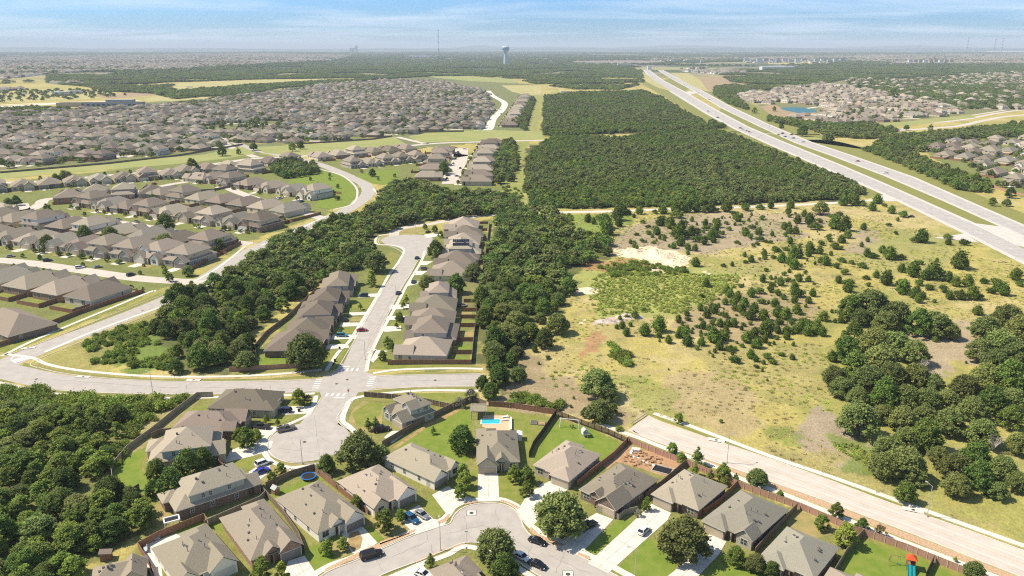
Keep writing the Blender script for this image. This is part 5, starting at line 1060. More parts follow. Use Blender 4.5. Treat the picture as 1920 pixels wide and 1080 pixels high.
mass('far_woods', 'far off woods in front of the horizon', [
    ([(90, 141), (300, 140), (480, 128), (640, 118), (760, 110), (900, 116), (1010, 116), (1090, 119), (1200, 125), (1205, 158), (1160, 168), (1080, 168), (1015, 160), (960, 148), (880, 142), (780, 145), (700, 150), (640, 147), (480, 149), (345, 154), (316, 163), (330, 172), (400, 174), (400, 180), (330, 186), (290, 176), (200, 172), (165, 163), (90, 156)], 13, 3),
    ([(330, 172), (480, 160), (620, 152), (700, 150), (640, 158), (520, 166), (480, 176), (400, 182), (330, 178)], 11, 4), ([(-60, 212), (60, 203), (130, 206), (100, 218), (0, 225), (-60, 226)], 9, 5),
    ([(310, 198), (400, 188), (480, 176), (480, 190), (380, 202)], 9, 6), ([(1340, 135), (1500, 125), (1700, 126), (1925, 120), (2200, 118), (2200, 132), (1925, 134), (1700, 146), (1580, 150), (1520, 162), (1440, 170), (1380, 158)], 13, 7),
    ([(1340, 165), (1380, 160), (1420, 168), (1376, 180), (1400, 200), (1402, 207), (1365, 195), (1340, 178)], 8, 8), ([(1590, 118), (1700, 116), (1700, 122), (1590, 122)], 13, 9), ([(1280, 105), (1380, 105), (1390, 116), (1290, 118)], 16, 10),
    ([(1330, 228), (1360, 240), (1330, 244)], 8, 12)], WP, .8, 1.5)
mass('hedge_trees', 'trees and thickets along the highway and between the right hand estates', [
    ([(1440, 222), (1560, 236), (1620, 235), (1680, 246), (1640, 262), (1560, 258), (1500, 240), (1440, 228)], 9, 21), ([(1655, 258), (1800, 248), (1925, 232), (2200, 225), (2200, 250), (1925, 256), (1780, 264), (1740, 285), (1690, 285), (1640, 275)], 8, 22),
    ([(1622, 283), (1640, 275), (1700, 290), (1760, 315), (1850, 350), (1860, 365), (1800, 358), (1700, 315)], 7, 23), ([(1780, 160), (1880, 158), (1925, 165), (1925, 178), (1800, 190), (1740, 182), (1700, 170)], 9, 24), ([(1680, 180), (1740, 175), (1760, 190), (1700, 192)], 8, 25),
    ([(510, 318), (530, 306), (560, 308), (600, 318), (590, 328), (545, 336), (520, 332)], 6.5, 26), ([(940, 270), (960, 265), (972, 300), (960, 345), (930, 335), (925, 300)], 6.5, 27), ([(960, 232), (1000, 185), (1003, 190), (985, 245)], 6, 28),
    ([(1585, 150), (1700, 150), (1920, 135), (2300, 130), (2300, 180), (1925, 205), (1800, 205), (1720, 185), (1600, 165)], 14.5, 31, 10.5), ([(-200, 200), (-200, 178), (0, 170), (165, 168), (255, 178), (160, 186), (0, 193)], 34, 37, 9), ([(1540, 165), (1600, 164), (1650, 175), (1760, 190), (1800, 205), (1660, 228), (1560, 232), (1560, 200), (1540, 170)], 24, 32, 7),
    ([(-200, 325), (0, 317), (200, 302), (455, 273), (600, 266), (735, 254), (905, 241), (925, 210), (910, 172), (820, 152), (600, 162), (330, 198), (20, 215), (-200, 228)], 24, 33, 6.8), ([(1740, 285), (1790, 268), (1925, 262), (2300, 275), (2300, 420), (1925, 358), (1860, 335), (1800, 305)], 24, 34, 6),
    ([(620, 165), (700, 160), (760, 168), (700, 178), (640, 175)], 12, 35, 9), ([(820, 176), (870, 172), (900, 178), (850, 182)], 10, 36, 8)], WP)
# scattered street and garden trees of the middle distance
mt = [(88, 455, 34), (158, 440, 40), (205, 438, 42), (228, 450, 30), (308, 452, 44), (308, 418, 40), (88, 392, 20), (352, 508, 28), (412, 458, 24), (350, 330, 20), (397, 335, 16), (122, 330, 32), (104, 335, 20), (75, 335, 9), (196, 327, 9), (221, 325, 9), (244, 323, 9), (360, 308, 28), (416, 284, 22), (447, 285, 12), (475, 275, 20), (548, 275, 18), (563, 273, 18), (30, 377, 22), (15, 382, 24), (318, 520, 18), (310, 510, 14), (698, 325, 18), (678, 322, 8), (709, 336, 7), (740, 330, 8), (832, 315, 28), (876, 338, 20), (872, 355, 14), (618, 328, 8), (633, 350, 9), (625, 363, 12), (582, 336, 8), (618, 336, 7), (596, 345, 6), (633, 372, 12), (830, 312, 14), (870, 325, 14), (937, 335, 26), (940, 322, 24), (1595, 234, 18), (1505, 245, 26), (1553, 258, 26), (1640, 247, 14), (1700, 240, 14), (1745, 240, 12), (1850, 355, 14), (1862, 378, 18), (1888, 380, 20), (1895, 362, 24), (1795, 320, 14), (1830, 335, 30), (1850, 340, 16), (1735, 302, 14), (1745, 305, 12), (1415, 208, 12), (1452, 205, 10), (1465, 238, 12), (1602, 195, 10), (1610, 163, 12), (1675, 175, 24)]
mt += [(8, 505, 12), (32, 502, 10), (120, 518, 12), (68, 510, 8), (82, 508, 9), (162, 522, 14), (200, 535, 7), (42, 480, 9), (74, 483, 11), (155, 497, 10), (158, 402, 9), (195, 398, 8), (235, 402, 9), (272, 406, 9), (372, 425, 10), (462, 435, 9), (474, 433, 8), (430, 430, 8), (262, 512, 9), (20, 545, 8), (256, 545, 7), (268, 542, 6)]
mt.sort(key=lambda t: -t[1])
for i, (u, v, wp) in enumerate(mt):
    bi = i//10; bl = sorted(mt[bi*10:bi*10+10]); kd = ['dark', 'oak', 'broad'][i % 3] if wp > 10 else 'broad'
    tree(u, v-2, wp, kd, '%s among distant houses, %s from left, %s line from front' % ('dark rounded tree' if wp > 18 else 'small tree', ordw(bl.index((u, v, wp))), ordw(bi)), 'trees among the distant houses')
R4 = np.random.default_rng(3); GT = []
for q, rz, k, r, desc, i in ROWS:
    for _ in range(random.choice([1, 2, 3])):
        a = random.choice([-12, -7, -4, 7, 12]); f = Vector((math.sin(rz), -math.cos(rz), 0)); s_ = Vector((math.cos(rz), math.sin(rz), 0)); p = q+f*(HD/2+3.5)+s_*a*.4; GT.append((p.x, p.y, random.uniform(.25, .5)))
    if random.random() < .3:
        f = Vector((math.sin(rz), -math.cos(rz), 0)); p = q-f*(HD/2+random.uniform(3, 6))+Vector((math.cos(rz), math.sin(rz), 0))*random.uniform(-5, 5); GT.append((p.x, p.y, random.uniform(.45, .8)))
for y, x, rz, desc in ALLB:
    for _ in (0, 1, 2):
        if random.random() < .55: GT.append((x+math.sin(rz)*random.uniform(14, 19)+math.cos(rz)*random.uniform(-9, 9), y-math.cos(rz)*random.uniform(14, 19)+math.sin(rz)*random.uniform(-9, 9), random.uniform(.4, .85)))
    if 0: GT.append((x+math.sin(rz)*13, y-math.cos(rz)*13, random.uniform(.3, .6)))
    if random.random() < .34: GT.append((x-math.sin(rz)*random.uniform(15, 19)+math.cos(rz)*random.uniform(-8, 8), y+math.cos(rz)*random.uniform(15, 19), random.uniform(.5, 1.05)))
n = len(GT); scatter('garden_greenery', [(g[0], g[1], 0) for g in GT], [g[2] for g in GT], R4.uniform(0, 6, n), R4.integers(0, len(WP), n), WP, 'small trees and bushes in the gardens of the estates', 'bushes')
# ---------------------------------------------------------------- junipers in the meadow
JP = []
def jt(ox, oy, k, *pts): 
    for x, y, w_ in pts: JP.append((ox+x/k, oy+y/k, w_/k))
jt(960, 540, 4, (1423, 65, 44), (1610, 40, 50), (1635, 65, 50), (1597, 118, 44), (1715, 5, 40), (1795, 55, 50), (1772, 75, 36), (1870, 110, 60), (1860, 40, 60), (1690, 90, 60), (1665, 130, 46), (1740, 130, 60), (1413, 165, 40), (1452, 155, 36), (1495, 150, 40), (1547, 142, 34), (1518, 180, 60), (1560, 198, 40), (1813, 170, 60), (1680, 165, 60), (1720, 175, 60), (1310, 203, 40), (1318, 240, 46), (1247, 252, 46), (1276, 278, 30), (1416, 243, 30), (1463, 218, 54), (1600, 215, 60), (1665, 250, 50), (1795, 222, 66), (1885, 215, 60), (1900, 245, 60), (1785, 270, 40), (1732, 200, 40), (1388, 295, 40), (1430, 298, 46), (1500, 268, 54), (1558, 283, 50), (1615, 280, 46), (1665, 285, 46), (1735, 280, 46), (1720, 312, 34), (1270, 315, 60), (1310, 322, 40), (1342, 335, 32), (1245, 366, 44), (1295, 366, 60), (1475, 310, 36), (1508, 325, 36), (1604, 330, 44), (1570, 355, 40), (1530, 350, 36), (1415, 340, 30), (1450, 355, 30), (1836, 318, 46), (1595, 385, 60), (1510, 395, 90), (1480, 365, 40), (1415, 365, 30), (1757, 398, 70), (1810, 368, 60), (1890, 355, 60), (1315, 425, 66), (1385, 455, 46), (1420, 425, 50), (1725, 440, 40), (1835, 440, 66), (1890, 403, 46), (1557, 455, 56), (1630, 468, 70), (1652, 500, 30), (1480, 488, 22), (1520, 482, 34), (1505, 517, 26), (1670, 550, 80), (1790, 518, 56), (1825, 545, 40), (1895, 525, 60), (1885, 568, 34), (1832, 593, 44), (1876, 625, 26), (1910, 328, 50), (1685, 415, 24), (1100, 315, 90), (1101, 366, 40), (1172, 408, 46), (1106, 402, 24), (995, 345, 76), (858, 352, 50), (826, 297, 46), (785, 303, 34), (887, 285, 34), (991, 170, 40), (862, 220, 36), (920, 218, 50), (810, 235, 34), (172, 475, 40), (270, 528, 40), (135, 392, 44), (1587, 160, 16), (1517, 238, 20), (1355, 310, 20), (1672, 462, 34), (1587, 495, 18), (1640, 110, 30), (1175, 615, 16), (200, 572, 24), (440, 893, 26), (462, 830, 22), (1565, 1005, 30))
jt(1400, 540, 3.692, (100, 105, 50), (195, 123, 50), (150, 105, 24), (330, 100, 40), (427, 100, 40), (455, 52, 42), (408, 133, 26), (350, 50, 90), (330, 12, 50), (215, 45, 60), (165, 20, 56), (85, 30, 66), (30, 55, 50), (255, 75, 34), (50, 158, 50), (25, 208, 66), (115, 215, 66), (68, 295, 44), (50, 335, 60), (10, 370, 44), (128, 325, 80), (120, 372, 44), (155, 272, 80), (210, 190, 60), (280, 170, 50), (265, 205, 70), (345, 168, 56), (375, 183, 40), (225, 245, 60), (310, 245, 66), (390, 235, 60), (212, 308, 44), (275, 310, 50), (203, 350, 38), (275, 348, 44), (430, 260, 80), (480, 285, 60), (370, 290, 60), (330, 305, 50), (420, 322, 54), (470, 315, 40), (520, 325, 50), (530, 220, 60), (610, 238, 30), (650, 235, 40), (588, 170, 26), (498, 140, 16), (155, 395, 26), (188, 390, 26), (322, 398, 30), (75, 405, 44), (40, 412, 30), (262, 380, 14), (30, 478, 50), (58, 503, 34), (140, 482, 66), (240, 465, 46), (315, 490, 34), (180, 520, 50), (115, 522, 30), (65, 547, 38), (105, 577, 22), (142, 642, 18), (1152, 60, 56), (1175, 30, 46), (1215, 70, 44), (1187, 95, 50), (1362, 18, 70), (1262, 5, 60), (1405, 72, 50), (1452, 45, 46), (1480, 72, 60), (1560, 68, 80), (1610, 70, 60), (1690, 30, 60), (1775, 42, 66), (1595, 178, 60), (1302, 367, 34), (965, 262, 80), (640, 400, 50), (590, 500, 60), (1080, 30, 80), (1535, 5, 60), (700, 20, 60), (1296, 98, 30), (1740, 15, 60), (1460, 3, 50), (1518, 520, 18))
jt(1440, 270, 4, (20, 478, 44), (167, 474, 50), (565, 455, 60), (640, 450, 70), (700, 455, 70), (780, 495, 50), (875, 470, 30), (820, 440, 60), (925, 515, 50), (1010, 540, 70), (972, 577, 30), (905, 612, 40), (715, 640, 40), (957, 675, 30), (535, 530, 50), (500, 560, 80), (300, 570, 60), (270, 540, 40), (310, 595, 70), (385, 585, 50), (355, 632, 90), (220, 590, 50), (150, 522, 40), (160, 545, 40), (205, 525, 20), (120, 635, 44), (155, 630, 40), (205, 668, 46), (155, 668, 40), (30, 685, 34), (15, 740, 40), (130, 690, 34), (500, 625, 80), (570, 640, 90), (540, 665, 60), (595, 700, 50), (460, 725, 50), (455, 700, 50), (550, 735, 50), (398, 752, 54), (495, 778, 70), (540, 785, 50), (163, 742, 44), (235, 768, 40), (183, 775, 30), (195, 805, 40), (55, 802, 60), (85, 808, 30), (135, 795, 50), (185, 840, 60), (225, 848, 60), (310, 782, 50), (312, 810, 60), (385, 818, 50), (470, 833, 34), (300, 838, 40), (40, 858, 36), (75, 865, 50), (100, 880, 60), (130, 870, 34), (293, 875, 20), (352, 903, 26), (395, 887, 40), (432, 902, 60), (168, 898, 60), (195, 930, 60), (243, 917, 40), (158, 963, 32), (120, 981, 36), (276, 972, 26), (512, 925, 56), (625, 895, 46), (705, 922, 66), (552, 880, 60), (742, 840, 50), (790, 850, 66), (855, 812, 50), (910, 855, 80), (998, 858, 60), (745, 730, 36), (700, 768, 36), (1133, 895, 56), (1265, 883, 32), (1100, 730, 60), (1150, 728, 80), (1345, 705, 60), (1350, 752, 40), (1470, 750, 70), (1430, 920, 110), (1085, 980, 90), (1000, 955, 50), (1135, 942, 20), (810, 997, 44), (1230, 1000, 110), (1290, 980, 80), (1350, 1025, 60), (1175, 1010, 60), (885, 1045, 80), (1005, 1052, 76), (1130, 1050, 70), (1210, 1060, 60), (1405, 1060, 60), (1495, 1062, 70), (20, 1012, 32), (55, 1010, 24), (85, 1020, 26), (148, 1027, 50), (212, 1002, 40), (230, 1025, 46), (300, 1027, 40), (190, 1045, 36), (345, 1055, 22), (92, 1055, 50), (30, 1062, 50), (527, 1037, 46), (575, 970, 60), (600, 1055, 80), (750, 1062, 36), (1850, 1010, 70), (1880, 980, 60), (1885, 1060, 60), (1700, 1050, 80), (1620, 1040, 60), (1480, 915, 40), (735, 1010, 50), (1640, 1060, 60))
jt(960, 270, 4, (980, 590, 40), (955, 520, 50), (1070, 518, 36), (1130, 515, 60), (1230, 505, 70), (1310, 505, 66), (1380, 500, 60), (1440, 505, 70), (1490, 505, 60), (1537, 500, 46), (1608, 498, 76), (1750, 488, 80), (1862, 485, 60), (1235, 545, 90), (1130, 562, 50), (1175, 590, 60), (915, 550, 30), (1022, 625, 40), (1060, 630, 20), (935, 682, 38), (1025, 672, 50), (1085, 675, 50), (1053, 700, 30), (1108, 712, 32), (1110, 605, 60), (1185, 625, 66), (1300, 598, 36), (1348, 578, 36), (1385, 608, 22), (1270, 645, 60), (1300, 640, 60), (1205, 680, 44), (1240, 700, 80), (1300, 690, 80), (1345, 680, 60), (1225, 725, 60), (1390, 650, 50), (1395, 675, 50), (1455, 640, 60), (1450, 610, 40), (1378, 725, 70), (1440, 748, 50), (1420, 710, 30), (1263, 755, 60), (1210, 778, 40), (1178, 772, 24), (975, 732, 34), (1005, 738, 20), (1062, 745, 30), (1083, 728, 20), (888, 745, 34), (918, 745, 30), (915, 775, 36), (937, 785, 30), (1140, 700, 44), (1140, 725, 26), (1318, 792, 40), (1318, 827, 34), (1372, 797, 38), (1375, 910, 58), (1300, 963, 56), (1585, 917, 40), (1650, 913, 34), (1743, 843, 36), (1752, 890, 40), (1793, 882, 40), (1855, 868, 26), (1890, 830, 40), (1895, 860, 44), (1905, 950, 40), (1710, 1068, 44), (1455, 1065, 50), (1880, 1030, 44), (1808, 768, 34), (1838, 757, 32), (1685, 742, 40), (1708, 755, 20), (1517, 590, 36), (1545, 570, 24), (1573, 560, 20), (1608, 598, 40), (1540, 620, 50), (1515, 645, 40), (1480, 710, 46), (1520, 690, 70), (1555, 700, 50), (1510, 735, 40), (1578, 675, 40), (1627, 645, 36), (1672, 610, 26), (1710, 612, 22), (1735, 600, 20), (1690, 575, 50), (1660, 530, 36), (1665, 560, 30), (1720, 548, 30), (1775, 578, 26), (1800, 630, 56), (1833, 605, 26), (1873, 563, 50), (1750, 682, 54), (1785, 702, 50), (1850, 675, 50), (1855, 720, 66), (1900, 735, 40), (1635, 555, 14), (1690, 520, 20), (1795, 535, 24), (1730, 640, 20), (1485, 605, 20), (1433, 665, 30), (570, 580, 50), (610, 595, 40), (660, 560, 70), (700, 620, 90), (740, 640, 70), (715, 670, 90), (680, 655, 70), (790, 560, 100), (820, 520, 80), (800, 612, 50), (760, 580, 60), (870, 520, 60))
JP = sorted(JP, key=lambda t: -t[2])
# thin out duplicates where the tiles overlap
keep = []
for u, v, w_ in JP:
    if v < 372 or v > 800: 
        pass
    if all((u-a)**2+((v-b)*1.3)**2 > (0.32*(w_+c))**2 for a, b, c in keep): keep.append((u, v, w_))
print('junipers', len(keep))
LM = [((1175, 600), 'the limestone rubble'), ((1230, 485), 'the sand pile'), ((1120, 720), 'the big meadow oaks'), ((1640, 570), 'the right hand grove'), ((1540, 390), 'the round oak'), ((1300, 395), 'the gravel road'), ((1640, 380), 'the highway turning'), ((1790, 450), 'the highway lay-by'), ((1880, 520), 'the right meadow edge'), ((1400, 600), 'the middle meadow'), ((1300, 430), 'the mauve bare patch'), ((1450, 500), 'the upper meadow'), ((1160, 420), 'the green clearing'), ((1330, 650), 'the lower meadow'), ((1760, 600), 'the grove clearing')]
def near_lm(u, v): return min(LM, key=lambda t: (t[0][0]-u)**2+((t[0][1]-v)*1.6)**2)[1]
bylm = {}
for u, v, w_ in keep[:299]: bylm.setdefault(near_lm(u, v), []).append((u, v, w_))
for lm, L_ in bylm.items():
    L_.sort(key=lambda t: -t[1])
    for b0 in range(0, len(L_), 10):
        band = sorted(L_[b0:b0+10])
        for j, (u, v, w_) in enumerate(band):
            k = random.randrange(5); p = G(u, v+w_*.12, 0.0); wd = w_*depth(p)/FPX; s = 1.16*wd/(2.15 if k < 3 else 3.2); s = min(s, 4.0)
            o = link('juniper_bush', JUN[k], None, (p.x, p.y, 0), random.uniform(0, 6.28), (s*1.04, s*1.04, s*random.uniform(.85, 1.05)))
            tag(o, '%s juniper near %s, %s from left, %s line from front' % ('large dark' if w_ > 16 else 'small dark' if w_ < 8 else 'dark green', lm, ordw(j), ordw(b0//10)), 'juniper', 'junipers in the meadow')
rs = [(G(u, v+w_*.1), w_) for u, v, w_ in keep[299:]]; R5 = np.random.default_rng(9)
ex = poisson([(p.x, p.y) for p in pl((1300, 410), (1560, 392), (1590, 440), (1480, 560), (1420, 640), (1290, 620), (1330, 560), (1420, 470))], 11, 33)
pts = [(p.x, p.y, 0) for p, w_ in rs]+[(x, y, 0) for x, y in zip(*ex)]; scs = [min(3, w_*depth(p)/FPX/2.3) for p, w_ in rs]+list(R5.uniform(.2, .6, len(ex[0])))
scatter('juniper_seedlings', pts, scs, R5.uniform(0, 6, len(pts)), R5.integers(0, 5, len(pts)), JUN, 'the smallest juniper seedlings dotted through the meadow', 'junipers')
# ---------------------------------------------------------------- ground cover
TUFT = []
for s in range(3):
    r = np.random.default_rng(200+s); n = 46; p = r.normal(size=(n, 3))*np.array([.5, .5, .0]); hgt = r.uniform(.15, .45, n); a = r.uniform(0, 6.28, n); w_ = r.uniform(.12, .25, n)
    vs = []; fs = []
    for i in range(n):
        dx, dy = math.cos(a[i])*w_[i], math.sin(a[i])*w_[i]; lx, ly = r.normal()*.3, r.normal()*.3; b = len(vs)
        vs += [(p[i, 0]-dx, p[i, 1]-dy, 0), (p[i, 0]+dx, p[i, 1]+dy, 0), (p[i, 0]+dx*.6+lx, p[i, 1]+dy*.6+ly, hgt[i]), (p[i, 0]-dx*.6+lx, p[i, 1]-dy*.6+ly, hgt[i])]; fs.append((b, b+1, b+2, b+3))
    for m in ('grass_tuft', 'weed'):
        me = bpy.data.meshes.new('tuft'); me.from_pydata(vs, [], fs); me.materials.append(M[m]); me.update(); TUFT.append(me)
def cover(name, label, polys, protos, smin, smax, seed, clump=0, thr=.5):
    P = []; rr = np.random.default_rng(seed)
    for uv, dd in polys:
        xs, ys = poisson([(p.x, p.y) for p in pl(*uv)], dd, seed)
        if clump: k = vnoise(xs, ys, clump, seed) > thr; xs, ys = xs[k], ys[k]
        P += list(zip(xs, ys))
    n = len(P); print(name, n); return scatter(name, [(x, y, 0) for x, y in P], rr.uniform(smin, smax, n), rr.uniform(0, 6.28, n), rr.integers(0, len(protos), n), protos, label, 'ground cover')
MEADOW = [(1050, 402), (1500, 392), (1660, 385), (1800, 445), (1920, 500), (1920, 620), (1560, 640), (1560, 760), (1640, 840), (1720, 920), (1915, 990), (1915, 1020), (1560, 898), (1300, 798), (1210, 775), (1160, 790), (1000, 760), (990, 700), (1050, 620), (1080, 520), (1140, 470), (1060, 420)]
cover('meadow_grass', 'tussocks of dry grass over the meadow', [(MEADOW, 3.3)], TUFT[0::2], .3, .8, 5, clump=14, thr=.5)
cover('meadow_weeds', 'low green weeds in the meadow', [(MEADOW, 4.2)], TUFT[1::2], .4, 1.0, 6, clump=22, thr=.62)
cover('weed_patch', 'dense bright green weeds on the old heaps', [([(1112, 520), (1150, 508), (1250, 512), (1390, 517), (1378, 542), (1325, 572), (1280, 588), (1215, 586), (1130, 592), (1105, 565)], 2.1), ([(1560, 837), (1588, 830), (1638, 855), (1645, 876), (1605, 868)], 1.6)], [crown(300, [(0, 0, .3, .8), (.7, .2, .25, .6), (-.6, .4, .3, .6)], .45, 110, ['weed', 'leaf_bright'], core=.8, flat=.7)], .5, 1.0, 7, clump=5, thr=.16)
cover('scrub', 'dense green scrub filling the dry grass triangle and the wood edge', [([(150, 650), (170, 630), (270, 605), (290, 640), (330, 660), (330, 694), (250, 690), (165, 680)], 3.2), ([(1120, 500), (1200, 492), (1290, 505), (1270, 515), (1150, 520)], 3.5), ([(1130, 640), (1160, 645), (1190, 675), (1190, 690), (1160, 680), (1130, 660)], 3.4), ([(960, 745), (1000, 742), (1060, 762), (1050, 772), (1000, 758), (960, 760)], 2.4), ([(1010, 440), (1060, 400), (1075, 405), (1070, 440)], 5),
    ([(240, 770), (330, 745), (350, 748), (300, 790), (240, 850), (215, 905), (200, 880)], 4.2), ([(1110, 790), (1150, 800), (1170, 812), (1120, 790), (1080, 775)], 2.4), ([(940, 350), (990, 350), (985, 398), (950, 398)], 6)], BUSH, .7, 1.7, 8, clump=6, thr=.3)
cover('left_scrub', 'bright shrubs at the edge of the lower left wood', [([(-20, 728), (60, 733), (140, 745), (230, 752), (340, 752), (320, 765), (220, 785), (60, 785), (-20, 780)], 3.0)], BUSH, 1.0, 2.3, 12)
for nm, uv, hh, m, lb in (('sand_pile', (1235, 478), (9, 14, 2.6), 'sand', 'long pale sand pile beyond the green weeds'), ('sand_pile', (1190, 474), (8, 9, 1.8), 'sand', 'lower left shoulder of the sand piles'), ('sand_pile', (1265, 492), (8, 7, 1.2), 'sand', 'low right tongue of the sand piles'), ('rubble_heap', (1140, 603), (6, 3, 1.3), 'rubble', 'heap of pinkish limestone rubble in the meadow, left'), ('rubble_heap', (1180, 594), (6.5, 3, 1.5), 'rubble', 'heap of pale limestone rubble in the meadow, right'), ('sand_pile', (1105, 545), (6, 6, 1.0), 'sand', 'small cream sand heap left of the green weeds')):
    c = G(*uv); n = 26; vs = []; fs = []
    for j in range(n+1):
        for i in range(n+1):
            x = (i/n-.5)*2; y = (j/n-.5)*2; rr0 = math.hypot(x, y); z = max(0, 1-rr0**1.6)*hh[2]*(.55+.9*mnoise.noise(Vector((x*2.3+uv[0], y*2.3, 0)))+.25) if rr0 < 1 else -.05
            z += (.18*mnoise.noise(Vector((x*9, y*9+uv[1], 3))) if rr0 < .93 else 0)*hh[2]*(1-rr0 if rr0 < 1 else 0)*2; vs.append((x*hh[0], y*hh[1], max(z, -.05)))
    for j in range(n):
        for i in range(n): a = j*(n+1)+i; fs.append((a, a+1, a+n+2, a+n+1))
    me = bpy.data.meshes.new(nm); me.from_pydata(vs, [], fs); me.materials.append(M[m]); me.update(); tag(link(nm, me, None, (c.x, c.y, 0)), lb, 'heap', 'heaps in the meadow')
# ================================================================== NEAR GARDENS AND DRIVES
def flat(name, uv, m, z): b = MB(); sheet(b, pl(*uv), z, m); return structure(name, b.mesh(name))
flat('driveway', [(896, 888), (934, 888), (936, 940), (896, 941)], 'concrete', .05)
flat('driveway', [(810, 928), (840, 912), (884, 934), (850, 952), (838, 965)], 'concrete', .05)
flat('driveway', [(752, 965), (785, 947), (812, 973), (838, 978), (830, 988), (780, 1002), (760, 985)], 'concrete', .05)
flat('driveway', [(640, 1000), (678, 985), (708, 1018), (673, 1042), (660, 1037)], 'concrete', .05); flat('mulch_bed', [(655, 1000), (672, 995), (680, 1010), (676, 1028), (664, 1036), (652, 1020)], 'mulch', .055)
flat('driveway', [(540, 1052), (571, 1042), (592, 1074), (560, 1095), (530, 1090)], 'concrete', .05)
flat('driveway', [(1034, 900), (1072, 910), (1050, 932), (1000, 985), (972, 955), (990, 925)], 'concrete', .05)
flat('driveway', [(1118, 962), (1150, 974), (1086, 1042), (1048, 1025), (1080, 985)], 'concrete', .05)
flat('driveway', [(1222, 945), (1258, 962), (1252, 975), (1140, 1075), (1102, 1056), (1180, 985)], 'concrete', .05)
flat('driveway', [(1330, 1002), (1362, 1015), (1348, 1040), (1300, 1090), (1240, 1090), (1290, 1050)], 'concrete', .05)
flat('driveway', [(738, 1075), (790, 1057), (800, 1068), (830, 1085), (780, 1100), (730, 1095)], 'concrete', .05)
flat('driveway', [(432, 845), (490, 822), (512, 828), (506, 845), (475, 855), (420, 868)], 'concrete', .05)
flat('driveway', [(520, 762), (590, 762), (586, 775), (530, 778)], 'concrete', .05); flat('driveway', [(478, 798), (520, 800), (505, 818), (470, 812)], 'concrete', .05)
flat('driveway', [(466, 885), (490, 870), (508, 872), (500, 890), (480, 905), (470, 900)], 'concrete', .05); flat('driveway', [(720, 820), (735, 808), (765, 808), (735, 832)], 'concrete', .05)
for i, uv in enumerate([[(612, 655), (655, 652), (652, 645), (612, 646)], [(620, 637), (668, 635), (672, 628), (625, 627)], [(636, 613), (682, 611), (686, 605), (640, 605)], [(655, 592), (693, 590), (696, 585), (655, 586)], [(672, 558), (712, 556), (714, 550), (672, 552)], [(714, 664), (700, 680), (694, 676), (706, 656), (728, 658)], [(728, 622), (712, 622), (718, 612), (752, 611), (752, 620)],
                            [(735, 600), (722, 600), (726, 593), (765, 592), (762, 600)], [(745, 580), (730, 580), (733, 572), (770, 570), (768, 578)], [(776, 534), (762, 537), (768, 527), (795, 528)], [(790, 516), (778, 516), (782, 508), (802, 508)], [(800, 497), (785, 497), (788, 490), (812, 490)], [(828, 442), (800, 446), (795, 440), (822, 436)]]): flat('driveway', uv, 'concrete', .05)
lw = MB()
